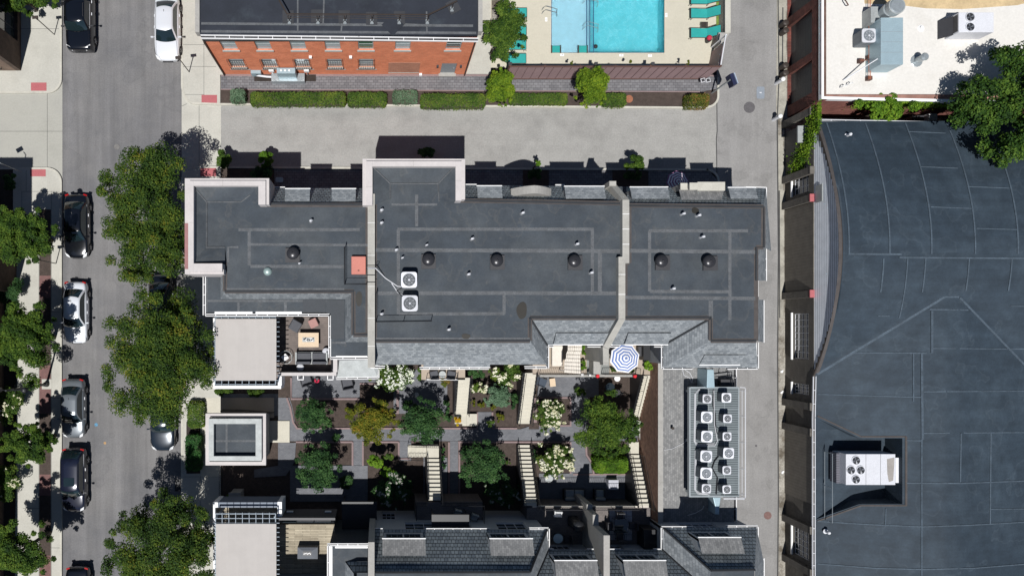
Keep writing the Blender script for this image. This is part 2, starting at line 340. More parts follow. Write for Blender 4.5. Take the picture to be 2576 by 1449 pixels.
K['locust'] = leafmat('honey_locust_leaves', (0.012, 0.032, 0.008), (0.042, 0.082, 0.012), (0.105, 0.145, 0.016), ca=(0.17, 0.16, 0.02), trans=0.2)
K['maple'] = leafmat('mid_green_leaves', (0.012, 0.034, 0.007), (0.046, 0.096, 0.012), (0.12, 0.185, 0.024))
K['dkleaf'] = leafmat('dark_green_leaves', (0.010, 0.030, 0.012), (0.030, 0.080, 0.022), (0.075, 0.150, 0.045), trans=0.15)
K['oldleaf'] = leafmat('olive_leaves', (0.035, 0.06, 0.008), (0.12, 0.135, 0.012), (0.22, 0.19, 0.02), ca=(0.32, 0.16, 0.02))
K['hedge'] = leafmat('hedge_leaves', (0.028, 0.065, 0.012), (0.075, 0.14, 0.022), (0.16, 0.21, 0.03))
K['hedged'] = leafmat('yew_leaves', (0.012, 0.045, 0.012), (0.03, 0.10, 0.025), (0.055, 0.15, 0.035), trans=0.1)
K['sage'] = leafmat('sage_leaves', (0.05, 0.10, 0.05), (0.10, 0.17, 0.10), (0.16, 0.24, 0.15), trans=0.1)
K['bright'] = leafmat('bright_green_leaves', (0.030, 0.075, 0.006), (0.09, 0.19, 0.014), (0.19, 0.30, 0.025))
K['vine'] = leafmat('ivy_leaves', (0.03, 0.08, 0.008), (0.12, 0.22, 0.015), (0.24, 0.36, 0.03))
K['redleaf'] = leafmat('red_tinged_leaves', (0.03, 0.07, 0.01), (0.12, 0.14, 0.02), (0.30, 0.14, 0.05))
K['orange'] = leafmat('orange_flowers', (0.10, 0.20, 0.01), (0.60, 0.42, 0.02), (0.75, 0.16, 0.02))
K['flower'] = leafmat('cream_flower_heads', (0.50, 0.48, 0.26), (0.72, 0.70, 0.52), (0.82, 0.80, 0.70), trans=0.1)
K['flowerw'] = leafmat('white_flower_heads', (0.55, 0.60, 0.42), (0.80, 0.82, 0.74), (0.90, 0.90, 0.88), trans=0.1)
def objvary(m, amt):
    t = m.node_tree; b = t.nodes['Principled BSDF']; l = b.inputs['Base Color'].links[0].from_socket; oi = t.nodes.new('ShaderNodeObjectInfo')
    mr = t.nodes.new('ShaderNodeMapRange'); mr.inputs[3].default_value = 1 - amt; mr.inputs[4].default_value = 1 + amt; t.links.new(oi.outputs['Random'], mr.inputs[0])
    vm = t.nodes.new('ShaderNodeVectorMath'); vm.operation = 'SCALE'; t.links.new(l, vm.inputs[0]); t.links.new(mr.outputs[0], vm.inputs['Scale']); t.links.new(vm.outputs[0], b.inputs['Base Color'])
objvary(K['acgrey'], .14); objvary(K['fanblade'], .25)
def paint(name, c, metal=0.0, rough=0.28): return mat(name, c, rough, 0.0, 1, 0.0, 1, metal=metal, spec=0.6, coat=1.0)
# ---------------------------------------------------------------- foliage
def leaves_mesh(name, mtl, P, Nn, size, rng, parent=None, loc=(0, 0, 0), asp=0.6):
    n = len(P); P = P - np.array(loc)
    Nn = Nn / (np.linalg.norm(Nn, axis=1, keepdims=True) + 1e-9)
    a = rng.normal(size=(n, 3)); T = np.cross(Nn, a); T /= (np.linalg.norm(T, axis=1, keepdims=True) + 1e-9)
    B = np.cross(Nn, T); s = size * rng.uniform(0.6, 1.3, (n, 1))
    V = np.empty((n, 4, 3)); V[:, 0] = P - T * s * .5; V[:, 1] = P + B * s * asp * .5 + Nn * s * .08; V[:, 2] = P + T * s * .5; V[:, 3] = P - B * s * asp * .5 + Nn * s * .08
    me = bpy.data.meshes.new(name); me.vertices.add(n * 4); me.vertices.foreach_set('co', V.reshape(-1).astype(np.float32))
    me.loops.add(n * 4); me.loops.foreach_set('vertex_index', np.arange(n * 4, dtype=np.int32))
    me.polygons.add(n); me.polygons.foreach_set('loop_start', np.arange(0, n * 4, 4, dtype=np.int32))
    me.polygons.foreach_set('loop_total', np.full(n, 4, dtype=np.int32)); me.materials.append(mtl); me.update(calc_edges=True)
    o = bpy.data.objects.new(name, me); COL.objects.link(o)
    if parent is not None: o.parent = parent
    else: o.location = loc
    o['_l'] = tuple(loc)
    return o
def blob_pts(C, Rr, n, rng, flat=0.75, lowcut=-0.35):
    w = Rr ** 1.8; idx = rng.choice(len(C), n, p=w / w.sum())
    d = rng.normal(size=(n, 3)); d /= np.linalg.norm(d, axis=1, keepdims=True)
    m = d[:, 2] < lowcut; d[m, 2] *= -1
    f = rng.uniform(0, 1, (n, 1)) ** 0.45
    P = C[idx] + d * Rr[idx][:, None] * f * np.array([1, 1, flat])
    Nn = d * 0.7 + np.array([0, 0, 0.75]) + rng.normal(size=(n, 3)) * 0.45
    return P, Nn
def crown_blobs(c, rx, ry, rz, K_, rng, fr=(0.2, 0.34)):
    d = rng.normal(size=(K_, 3)); d /= np.linalg.norm(d, axis=1, keepdims=True); d[:, 2] = np.abs(d[:, 2]) * 0.9 - 0.25
    f = rng.uniform(0.15, 1, (K_, 1)) ** 0.5 * 0.80
    Rr = rng.uniform(fr[0], fr[1], K_) * (rx + ry) / 2
    C = np.array(c) + d * f * np.array([rx, ry, rz])
    return C, Rr
def tree(x, y, rx, ry, ztop, rz, n, size, m, label, name='tree', cat='tree', seed=1, K_=26, group=None, extra=None, flowers=None, zb=0.0, trunk=True, fr=(0.2, 0.34), lean=(0, 0)):
    rng = np.random.default_rng(seed); zc = ztop - rz; k = G * (H - zc) / H
    c = W(x, y, zc); rx *= k; ry *= k; loc = (c[0] + lean[0], c[1] + lean[1], zb)
    t = thing(name, label, cat, loc, group)
    C, Rr = crown_blobs(c, rx, ry, rz, K_, rng, fr)
    if trunk and K_ >= 20:   # loose sprigs round the outline
        ns = K_ // 2; an = rng.uniform(0, 2 * pi, ns); q = rng.uniform(.80, 1.0, ns); hz = rng.uniform(-.45, .35, ns)
        C2 = np.stack([c[0] + rx * q * np.cos(an), c[1] + ry * q * np.sin(an), zc + rz * hz], 1); R2 = rng.uniform(.08, .15, ns) * (rx + ry) / 2
        C = np.vstack([C, C2]); Rr = np.concatenate([Rr, R2])
    if extra:
        e = [(*W(a, b, zz), r * G * (H - zz) / H) for a, b, zz, r in extra]
        C = np.vstack([C, np.array([q[:3] for q in e])]); Rr = np.concatenate([Rr, np.array([q[3] for q in e])])
    C[:, 2] = np.maximum(C[:, 2], zb + Rr * 0.35)
    P, Nn = blob_pts(C, Rr, n, rng); P[:, 2] = np.maximum(P[:, 2], zb + 0.03)
    leaves_mesh('crown' if trunk else 'foliage', m, P, Nn, size, rng, t, loc)
    if trunk:
        mb = MB(); r0 = max(0.04, 0.035 * ztop * 0.8)
        top = mathutils.Vector((c[0], c[1], zc)); base = mathutils.Vector(loc)
        fork = base.lerp(top, 0.55)
        mb.tube([base, base.lerp(fork, .5) + mathutils.Vector((.04, .03, 0)), fork, top], r0, 8, 0, r0 * .45)
        order = rng.permutation(K_)[:min(9, K_)]
        for i in order:
            q = mathutils.Vector(C[i]); mid = fork.lerp(q, .5) + mathutils.Vector((0, 0, -.1 * ztop * .3))
            mb.tube([fork, mid, q], r0 * .4, 5, 0, r0 * .1)
        mb.build('trunk', K['trunk'], t)
    if flowers:
        fn, fs, fm = flowers
        keep = Nn[:, 2] > 0.3
        PP = P[keep]; 
        d = (PP - np.array(c)) / np.array([rx, ry, rz]); r = np.linalg.norm(d, axis=1); sel = np.argsort(-(r + rng.uniform(0, .7, len(r))))[:fn]
        sel = rng.choice(sel[:] if fn > 1000 else np.argsort(-(PP[:, 2] * .6 + r * .8 + rng.uniform(0, .8, len(r))))[:fn * 4], fn, replace=False)
        Q = PP[sel]; reps = 9
        off = rng.normal(size=(len(Q) * reps, 3)) * fs * 0.26; QQ = np.repeat(Q, reps, axis=0) + off + np.array([0, 0, fs * .5])
        leaves_mesh('blossoms', fm, QQ, off + np.array([0, 0, .3]) + rng.normal(size=off.shape) * .05, fs * .55, rng, t, loc, 0.9)
    return t
def hedge(x0, y0, x1, y1, h, m, label, n=5000, size=0.10, seed=1, name='hedge', cat='hedge', round_=0.25, zb=0.0, group=None, core=True):
    rng = np.random.default_rng(seed)
    a = W(x0, y1, h); b = W(x1, y0, h); ax, ay, bx, by = a[0], a[1], b[0], b[1]; cx, cy = (ax + bx) / 2, (ay + by) / 2
    hx, hy = (bx - ax) / 2, (by - ay) / 2; loc = (cx, cy, zb)
    t = thing(name, label, cat, loc, group)
    u = rng.uniform(-1, 1, (n, 3)); face = rng.choice(5, n, p=[.6, .1, .1, .1, .1])
    P = u.copy(); P[:, 2] = (u[:, 2] + 1) / 2
    P[face == 0, 2] = 1; P[face == 1, 0] = 1; P[face == 2, 0] = -1; P[face == 3, 1] = 1; P[face == 4, 1] = -1
    Nn = np.zeros((n, 3)); Nn[face == 0, 2] = 1; Nn[face == 1, 0] = 1; Nn[face == 2, 0] = -1; Nn[face == 3, 1] = 1; Nn[face == 4, 1] = -1
    Q = np.empty((n, 3)); rr = min(hx, hy)
    ex = np.maximum(0, np.abs(P[:, 0]) * hx - (hx - rr * .6)) / (rr * .6); ey = np.maximum(0, np.abs(P[:, 1]) * hy - (hy - rr * .6)) / (rr * .6)
    e = np.sqrt(ex ** 2 + ey ** 2); sc = np.where(e > 1, 1 / np.maximum(e, 1), 1)
    Q[:, 0] = np.sign(P[:, 0]) * np.where(ex > 0, (hx - rr * .6) + ex * rr * .6 * sc, np.abs(P[:, 0]) * hx)
    Q[:, 1] = np.sign(P[:, 1]) * np.where(ey > 0, (hy - rr * .6) + ey * rr * .6 * sc, np.abs(P[:, 1]) * hy)
    lump = 0.05 * np.sin(Q[:, 0] * 5 + seed) * np.sin(Q[:, 1] * 6 + seed * 2) + 0.06 * np.sin(Q[:, 0] * 2.1 + seed)
    Q[:, 2] = P[:, 2] * (h - zb) * (1 - round_ * np.clip(e, 0, 1.2) ** 2 * .6) + lump + zb
    Q[:, 2] = np.maximum(Q[:, 2], zb + .02)
    Q += rng.normal(size=(n, 3)) * 0.035; Q[:, 0] += cx; Q[:, 1] += cy
    Nn += rng.normal(size=(n, 3)) * .5 + np.array([0, 0, .3])
    leaves_mesh('foliage', m, Q, Nn, size, rng, t, loc)
    if core and round_ < .5:
        mb = MB(); r = rr * .5; xs, ys = hx - .07, hy - .07; pts = []
        for sx, sy, a0 in ((1, 1, 0), (-1, 1, 90), (-1, -1, 180), (1, -1, 270)):
            for q in (0, 30, 60, 90):
                an = radians(a0 + q); pts.append((cx + sx * (xs - r) + r * cos(an), cy + sy * (ys - r) + r * sin(an)))
        mb.prism(pts, zb, zb + (h - zb) * .72); mb.build('branches', K['trunk'], t)
    return t
# ---------------------------------------------------------------- cars
def car(loc, L, Wd, Ht, col, label, kind='sedan', roofcol=None, name='parked_car', glass=None):
    t = thing(name, label, 'car', (0, 0, 0), 'cars parked along the street')
    pm = paint('car_paint_' + name + str(len(bpy.data.materials)), col[0], col[1], col[2])
    hw = Wd / 2
    suv = kind in ('suv', 'wagon', 'pickup')
    hood = {'sedan': .78, 'coupe': .74, 'suv': .98, 'wagon': .92, 'pickup': 1.12}[kind]
    belt = hood + .16
    # stations front (y=-L/2) to rear
    prof = {'sedan': [(0, .50, .66), (.012, .60, .74), (.035, .66, .83), (.08, .72, .91), (.14, .78, .965), (.22, .84, .99), (.30, .91, 1), (.5, .92, 1), (.72, .93, .99), (.84, .93, .965), (.92, .90, .92), (.965, .86, .85), (.988, .74, .77), (1, .55, .70)]}
    pr = prof['sedan']; dh = hood - .78
    if kind in ('suv', 'wagon'): pr = [(a, b + dh * (1 if b > .6 else .6), c if c > .8 else c + .08) for a, b, c in pr]
    if kind == 'pickup': pr = [(0, .85, .84), (.01, .98, .90), (.03, 1.06, .95), (.08, 1.10, .98), (.18, 1.15, 1), (.3, 1.18, 1), (.6, 1.15, 1), (.9, 1.15, .99), (.99, 1.1, .96), (1, .8, .93)]
    mb = MB(); rings = []
    for a, h, wf in pr:
        y = -L / 2 + a * L; w = hw * wf
        crown = .045
        half = [(w * .93, .20), (w * .985, .30), (w, .50), (w * .99, min(h - .06, .66)), (w * .955, h - .035), (w * .86, h), (w * .55, h + crown * .75), (0, h + crown)]
        ring = [(-p[0], y + (0 if a > .1 else (abs(p[0]) / hw) ** 3 * .10), p[1]) for p in half[:-1]] + [(0, y, half[-1][1])] + [(p[0], y + (0 if a > .1 else (abs(p[0]) / hw) ** 3 * .10), p[1]) for p in half[:-1][::-1]]
        rings.append(ring)
    nR = len(rings[0])
    for r in rings: mb.v += r
    for i in range(len(rings) - 1):
        for k in range(nR - 1): mb.f.append((i * nR + k, i * nR + k + 1, (i + 1) * nR + k + 1, (i + 1) * nR + k)); mb.m.append(0)
        mb.f.append((i * nR + nR - 1, i * nR, (i + 1) * nR, (i + 1) * nR + nR - 1)); mb.m.append(0)
    mb.f.append(tuple(range(nR))[::-1]); mb.m.append(0); b = (len(rings) - 1) * nR; mb.f.append(tuple(range(b, b + nR))); mb.m.append(0)
    body = mb.build('body', pm, t, smooth=True)
    sm = body.modifiers.new('s', 'SUBSURF'); sm.levels = 1; sm.render_levels = 1
    # cabin: (fraction along length) windshield base, roof front, roof rear, rear glass base
    wb, rf, rr, rb = {'sedan': (.285, .43, .70, .86), 'coupe': (.33, .46, .66, .86), 'suv': (.27, .385, .88, .965), 'wagon': (.27, .40, .82, .95), 'pickup': (.27, .37, .62, .66)}[kind]
    Y = lambda f: -L / 2 + f * L
    zb_ = hood + .10; zt = Ht; wB = hw * .90; wT = hw * (.66 if not suv else .74)
    def section(f):   # f in wb..rb -> (halfwidth bottom, halfwidth top, top z)
        if f < rf: q = (f - wb) / (rf - wb); 
        elif f > rr: q = (rb - f) / (rb - rr)
        else: q = 1
        q = max(0, min(1, q)); z = zb_ + (zt - zb_) * (1 - (1 - q) ** 1.35)
        return z, q
    fs = [wb + (rf - wb) * i / 5 for i in range(5)] + [rf + (rr - rf) * i / 5 for i in range(6)] + [rr + (rb - rr) * i / 5 for i in range(1, 6)]
    def ringpts(f, off=0.0):
        z, q = section(f); wt = wB + (wT - wB) * q; y = Y(f)
        bow = lambda u: (1 - u * u)
        pts = []
        for u in (-1, -.8, -.45, 0, .45, .8, 1):
            zz = z - .05 * q * abs(u) ** 3 + .02 * bow(u) * q; yy = y - (.16 * bow(u) if f <= rf else (-.14 * bow(u) if f >= rr else 0)) * (1 if (f <= rf or f >= rr) else 0)
            pts.append((u * wt, yy, zz + off))
        return pts
    mb = MB(); R_ = [ringpts(f) for f in fs]
    for r in R_: mb.v += [(-wB, r[0][1], zb_ - .08)] + r + [(wB, r[-1][1], zb_ - .08)]
    n7 = 9
    for i in range(len(fs) - 1):
        for k in range(n7 - 1): mb.f.append((i * n7 + k, i * n7 + k + 1, (i + 1) * n7 + k + 1, (i + 1) * n7 + k)); mb.m.append(0)
    cabin = mb.build('roof', roofcol or pm, t, smooth=True)
    gm = glass or K['carglass']
    def patch(name, fa, fb, ua, ub, n=6, m_=8, off=.012):
        g = MB()
        for i in range(n + 1):
            f = fa + (fb - fa) * i / n; z, q = section(f); wt = wB + (wT - wB) * q; y = Y(f)
            for j in range(m_ + 1):
                u = ua + (ub - ua) * j / m_
                zz = z - .05 * q * abs(u) ** 3 + .02 * (1 - u * u) * q
                yy = y - (.16 * (1 - u * u) if f <= rf + 1e-6 else (-.14 * (1 - u * u) if f >= rr - 1e-6 else 0))
                g.v.append((u * wt, yy + (-off if fa < rf else off), zz + off))
        for i in range(n):
            for j in range(m_): a = i * (m_ + 1) + j; g.f.append((a, a + 1, a + m_ + 2, a + m_ + 1)); g.m.append(0)
        g.build(name, gm, t, smooth=True)
    patch('windshield', wb + .006, rf - .012, -.90, .90)
    patch('rear_window', rr + .02, rb - .008, -.84, .84)
    if kind in ('suv', 'wagon', 'coupe') or (label and 'sunroof' in label):
        g = MB(); yA, yB = Y(rf + .04), Y(rf + .17)
        g.box(0, (yA + yB) / 2, zt + .015, wT * 1.15, yB - yA, .03); g.build('sunroof', gm, t)
    for s in (-1, 1):
        g = MB(); pts = []
        fa, fb = wb + .03, rb - .035
        for f in np.linspace(fa, fb, 12):
            z, q = section(f); wt = wB + (wT - wB) * q
            zl = zb_ - .03; zh = z - .055
            if zh < zl + .02: zh = zl + .02
            e = (zh - (zb_ - .08)) / max(.01, (z - .05 * q - (zb_ - .08))); e = min(e, .96)
            e0 = (zl - (zb_ - .08)) / max(.01, (z - .05 * q - (zb_ - .08)))
            pts.append((s * (wB + (wt - wB) * e0 + .012), Y(f), zl, s * (wB + (wt - wB) * e + .012), zh))
        for i in range(11):
            p, q2 = pts[i], pts[i + 1]
            g.face([(p[0], p[1], p[2]), (q2[0], q2[1], q2[2]), (q2[3], q2[1], q2[4]), (p[3], p[1], p[4])])
        g.build('side_window', gm, t)
        g = MB(); g.tube([(s * wB * 1.01, Y(wb + .02), zb_ - .03), (s * wB * 1.012, Y(rb - .03), zb_ - .03)], .012, 4); g.build('window_trim', K['whitem'], t)
        g = MB(); g.tube([(s * hw * .93, Y(wb + .055), zb_ - .01), (s * (hw + .06), Y(wb + .045), zb_ + .02)], .03, 5)
        g.box(s * (hw + .10), Y(wb + .045), zb_ + .03, .17, .10, .13); g.build('mirror', pm if not suv else K['dark'], t)
        for f in (.50, .67):
            g = MB(); g.box(s * hw * .99, Y(f), zb_ - .17, .05, .20, .03); g.build('door_handle', K['whitem'] if kind != 'suv' else K['dark'], t)
        g = MB(); g.face([(s * hw * .50, -L / 2 + .05, .60 + dh * .8), (s * hw * .80, -L / 2 + .17, .62 + dh * .8), (s * hw * .90, -L / 2 + .42, .735 + dh), (s * hw * .62, -L / 2 + .26, .74 + dh)])
        g.face([(s * hw * .50, -L / 2 + .03, .52 + dh * .8), (s * hw * .80, -L / 2 + .15, .54 + dh * .8), (s * hw * .80, -L / 2 + .17, .62 + dh * .8), (s * hw * .50, -L / 2 + .05, .60 + dh * .8)])
        for i in range(len(g.v)): g.v[i] = (g.v[i][0], g.v[i][1] - .015, g.v[i][2] + .03)
        g.build('headlight', K['lampw'], t)
        g = MB(); zz = hood + .03; g.box(s * hw * .74, L / 2 - .075, zz - .09, .26, .10, .13, rot=-s * .3); g.build('tail_light', K['lampr'], t)
        for f in (.175, .80):
            wh = thing_child('wheel', t)
            g = MB(); wy = Y(f); r = .33 if not suv else .37; xs = s * (hw - .10)
            vv = []
            for xa, ra in ((-.11, r - .03), (-.08, r), (.08, r), (.11, r - .03)):
                for i in range(20): vv.append((xs + xa, wy + ra * cos(2 * pi * i / 20), r + ra * sin(2 * pi * i / 20)))
            g.v = vv
            for q in range(3):
                for i in range(20): j = (i + 1) % 20; g.f.append((q * 20 + i, q * 20 + j, q * 20 + 20 + j, q * 20 + 20 + i)); g.m.append(0)
            g.f.append(tuple(range(20))); g.f.append(tuple(range(60, 80))); g.m += [0, 0]
            g.build('tyre', K['tyre'], wh, loc=(0, 0, 0))
            g = MB(); xo = xs + s * .113
            for i in range(5):
                a = i * 2 * pi / 5; g.face([(xo, wy + .05 * cos(a + 1.2), r + .05 * sin(a + 1.2)), (xo, wy + r * .62 * cos(a + .18), r + r * .62 * sin(a + .18)), (xo, wy + r * .62 * cos(a - .18), r + r * .62 * sin(a - .18)), (xo, wy + .05 * cos(a - 1.2), r + .05 * sin(a - 1.2))])
            g.build('rim', K['rim'], wh, loc=(0, 0, 0))
    g = MB(); g.box(0, -L / 2 - .005, .42 + dh * .7, hw * .8, .04, .16); g.build('grille', K['black'], t)
    g = MB(); g.face([(-.26, L / 2 + .012, .52), (.26, L / 2 + .012, .52), (.26, L / 2 + .012, .63), (-.26, L / 2 + .012, .63)]); g.build('number_plate', K['whitem'], t)
    g = MB(); g.tube([(-hw * .7, Y(wb) - .03, zb_ - .015), (-.1, Y(wb) - .17, zb_ + .0)], .012, 4); g.tube([(.0, Y(wb) - .17, zb_), (hw * .72, Y(wb) - .04, zb_ - .015)], .012, 4); g.build('wiper', K['black'], t)
    if kind in ('sedan',): g = MB(); g.prism([(-.02, Y(rr - .04)), (.02, Y(rr - .04)), (.012, Y(rr - .04) + .14), (-.012, Y(rr - .04) + .14)], zt + .0, [zt + .02, zt + .02, zt + .08, zt + .08]); g.build('antenna', K['dark'], t)
    if kind == 'pickup' or kind == 'suv' or kind == 'wagon':
        for s in (-1, 1): g = MB(); g.tube([(s * wT * .93, Y(rf + .03), zt + .0), (s * wT * .93, Y(rf + .05), zt + .05), (s * wT * .93, Y(rr - .05), zt + .05), (s * wT * .93, Y(rr - .03), zt)], .018, 5); g.build('roof_rail', K['dark'], t)
    g = MB()  # shut lines round the bonnet and boot
    for s in (-1, 1): g.tube([(s * hw * .80, Y(.06), hood - .055 + .0), (s * hw * .83, Y(.16), hood + .028), (s * hw * .80, Y(wb - .01), hood + .125 + .01)], .006, 3)
    g.build('bonnet_line', K['black'], t)
    t.location = loc; t['_l'] = tuple(loc)
    return t
def thing_child(name, parent):
    o = bpy.data.objects.new(name, None); COL.objects.link(o); o.parent = parent; o['_l'] = (0, 0, 0); o.empty_display_size = .1
    return o
# ---------------------------------------------------------------- air-conditioning condenser (built at the origin, top size s)
K['fanfloor'] = mat('fan_floor', (.13, .145, .16), .5, .1)
def rrect(s, r, n=4):
    pts = []
    for sx, sy, a0 in ((1, 1, 0), (-1, 1, 90), (-1, -1, 180), (1, -1, 270)):
        for q in range(n + 1):
            an = radians(a0 + 90 * q / n); pts.append((sx * (s / 2 - r) + r * cos(an), sy * (s / 2 - r) + r * sin(an)))
    return pts
def condenser(s, h, label, group=None, darkfan=False):
    t = thing('air_conditioner', label, 'air conditioner', (0, 0, 0), group)
    g = MB(); g.prism(rrect(s * .96, s * .1), .05, h - .05); g.build('body', K['acbody'], t)
    g = MB(); n = 24; rf = s * .40; out = [(s / 2 * cos(a) / (abs(cos(a)) ** 8 + abs(sin(a)) ** 8) ** .125, s / 2 * sin(a) / (abs(cos(a)) ** 8 + abs(sin(a)) ** 8) ** .125) for a in [2 * pi * (i + .5) / 32 for i in range(32)]]; m = len(out)
    b = 0; g.v = [(p[0], p[1], h - .06) for p in out] + [(p[0], p[1], h) for p in out] + [(rf * cos(math.atan2(p[1], p[0])), rf * sin(math.atan2(p[1], p[0])), h + .015) for p in out] + [(rf * cos(math.atan2(p[1], p[0])), rf * sin(math.atan2(p[1], p[0])), h - .1) for p in out]
    for k in range(3):
        for i in range(m): j = (i + 1) % m; g.f.append((k * m + i, k * m + j, (k + 1) * m + j, (k + 1) * m + i)); g.m.append(0)
    g.build('top_panel', K['acgrey'], t)
    g = MB(); g.cyl(0, 0, h - .13, h - .095, rf, n=24); g.build('fan_recess', K['fanhole'] if darkfan else K['fanfloor'], t)
    g = MB()
    for i in range(3 if not darkfan else 4):
        a = i * 2 * pi / (3 if not darkfan else 4) + .5; w = .52
        g.face([(rf * .18 * cos(a - w), rf * .18 * sin(a - w), h - .09), (rf * .85 * cos(a - w * .7), rf * .85 * sin(a - w * .7), h - .10), (rf * .9 * cos(a), rf * .9 * sin(a), h - .08), (rf * .85 * cos(a + w * .7), rf * .85 * sin(a + w * .7), h - .05), (rf * .18 * cos(a + w), rf * .18 * sin(a + w), h - .06)])
    g.cyl(0, 0, h - .11, h - .04, rf * .16, n=12); g.build('fan', K['fanblade'] if not darkfan else K['rim'], t)
    g = MB(); g.ring(0, 0, h + .012, h + .018, rf * .64, rf * .66, 20); g.cyl(0, 0, h + .005, h + .02, rf * .13, n=10)
    for i in range(8): a = i * pi / 4; g.tube([(rf * .1 * cos(a), rf * .1 * sin(a), h + .018), (rf * cos(a), rf * sin(a), h + .015)], .006, 3)
    g.build('fan_guard', K['acgrey'], t)
    return t
# ---------------------------------------------------------------- ground, streets, paths
def arc(cx, cy, r, a0, a1, n=8, ry=None):
    ry = r if ry is None else ry
    return [(cx + r * cos(radians(a0 + (a1 - a0) * i / n)), cy + ry * sin(radians(a0 + (a1 - a0) * i / n))) for i in range(n + 1)]
def ribbon(mb, path, w, z0, z1, mi=0, zr=0.0):
    P = [W2(p[0], p[1], zr) for p in path]; n = len(P); Lf, Rt = [], []
    for i in range(n):
        a = P[max(i - 1, 0)]; b = P[min(i + 1, n - 1)]; dx, dy = b[0] - a[0], b[1] - a[1]; l = math.hypot(dx, dy) or 1
        nx, ny = -dy / l * w / 2, dx / l * w / 2; Lf.append((P[i][0] + nx, P[i][1] + ny)); Rt.append((P[i][0] - nx, P[i][1] - ny))
    if z1 - z0 < 0.006:
        for i in range(n - 1): mb.face([(*Lf[i], z1), (*Rt[i], z1), (*Rt[i + 1], z1), (*Lf[i + 1], z1)], mi)
        return
    for i in range(n - 1):
        mb.face([(*Lf[i], z1), (*Rt[i], z1), (*Rt[i + 1], z1), (*Lf[i + 1], z1)], mi)
        mb.face([(*Lf[i], z0), (*Lf[i], z1), (*Lf[i + 1], z1), (*Lf[i + 1], z0)], mi)
        mb.face([(*Rt[i], z0), (*Rt[i + 1], z0), (*Rt[i + 1], z1), (*Rt[i], z1)], mi)
    for k in (0, n - 1): mb.face([(*Lf[k], z0), (*Rt[k], z0), (*Rt[k], z1), (*Lf[k], z1)], mi)
def rect(x0, y0, x1, y1): return [(x0, y0), (x1, y0), (x1, y1), (x0, y1)]
g = MB(); pa, pb = W2(1386, 135, 0), W2(1670, -900, 0)   # the ground sheet, open where the pool is
for x0, y0, x1, y1 in ((-200, -200, 220, pa[1]), (-200, pb[1], 220, 200), (-200, pa[1], pa[0], pb[1]), (pb[0], pa[1], 220, pb[1])): g.face([(x0, y0, -.03), (x1, y0, -.03), (x1, y1, -.03), (x0, y1, -.03)])
struct(g, 'ground', K['soil'])
g = MB(); g.sheet(rect(157, -900, 457, 2400), 0.0); struct(g, 'road', K['road'])
g = MB(); g.sheet(rect(-900, 190, 157, 475), 0.004); struct(g, 'side_street', K['apron'])
g = MB(); g.sheet(rect(457, 195, 556, 475), 0.004); struct(g, 'driveway_apron', K['walk'])
g = MB(); g.sheet(rect(556, 262, 1803, 436), 0.0); struct(g, 'alley', K['alley'])
g = MB(); g.sheet(rect(1803, -900, 1957, 2400), 0.002); struct(g, 'back_alley', K['alley2'])
g = MB(); g.sheet(rect(1957, -900, 2600, 2400), 0.015)
struct(g, 'alley_verge', K['creamrough'])
# pavements
g = MB(); g.prism([W2(*p) for p in [(-900, -900), (157, -900)] + arc(122, 200, 35, 0, 90) + [(-900, 236)]], -.02, .12); struct(g, 'pavement', K['walk'])
g = MB(); g.prism([W2(*p) for p in [(-900, 424)] + arc(120, 460, 37, -90, 0) + [(157, 2400), (-900, 2400)]], -.02, .12); struct(g, 'pavement', K['walk'])
g = MB(); g.prism([W2(*p) for p in [(457, -900), (562, -900), (562, 190), (555, 190), (555, 264)] + arc(492, 215, 35, 90, 180, 8, 49) + [(457, 200)]], -.02, .12); struct(g, 'pavement', K['walk'])
g = MB(); g.prism([W2(*p) for p in arc(492, 458, 35, 180, 270, 8, 37) + [(556, 421), (556, 2400), (457, 2400)]], -.02, .12); struct(g, 'pavement', K['walk'])
g = MB(); g.prism([W2(*p) for p in rect(1170, -900, 1234, 188)], -.02, .10); struct(g, 'pavement', K['walk'])
g = MB()
for path in ([(155, -900)] + arc(121, 200, 34, 0, 90) + [(-900, 234)], [(-900, 426)] + arc(120, 460, 35, -90, 0) + [(155, 2400)],
             [(459, -900), (459, 200)] + arc(492, 215, 33, 180, 90, 8, 47) + [(556, 264), (1100, 268), (1775, 273)] + arc(1777, 243, 28, 90, 0) + [(1805, 196)],
             [(459, 2400), (459, 470)] + arc(492, 458, 33, 180, 270, 8, 36) + [(556, 422), (1780, 428)] + arc(1776, 458, 30, -90, 0) + [(1806, 478)]):
    ribbon(g, path, .15, -.02, .135)
struct(g, 'kerb', K['kerb'])
g = MB()   # joints in concrete
for p in ([(119, 236), (119, 424)], [(0, 331), (157, 331)], [(501, 266), (501, 420)], [(457, 268), (470, 262)]): ribbon(g, p, .035, .004, .008)
for p in ([(460, 115), (520, 115)], [(460, 170), (545, 170)], [(514, 0), (514, 262)], [(465, 240), (515, 240)], [(40, 75), (150, 75)], [(68, 430), (68, 483)], [(57, 483), (57, 540)], [(57, 483), (152, 483)],
          [(131, 483), (131, 1449)], [(100, 540), (100, 1449)], [(60, 785), (100, 785)], [(131, 785), (152, 785)], [(60, 640), (100, 640)], [(60, 910), (100, 910)], [(60, 1277), (100, 1277)], [(131, 1376), (152, 1376)], [(131, 1000), (152, 1000)],
          [(500, 1035), (555, 1035)], [(460, 1008), (505, 1008)], [(460, 1198), (555, 1198)], [(505, 1198), (505, 1449)]): ribbon(g, p, .03, .121, .124)
struct(g, 'pavement_joints', K['joint'])
g = MB(); ribbon(g, [(1803, 236), (1804, 330), (1802, 350), (1804, 480)], .07, .002, .007)
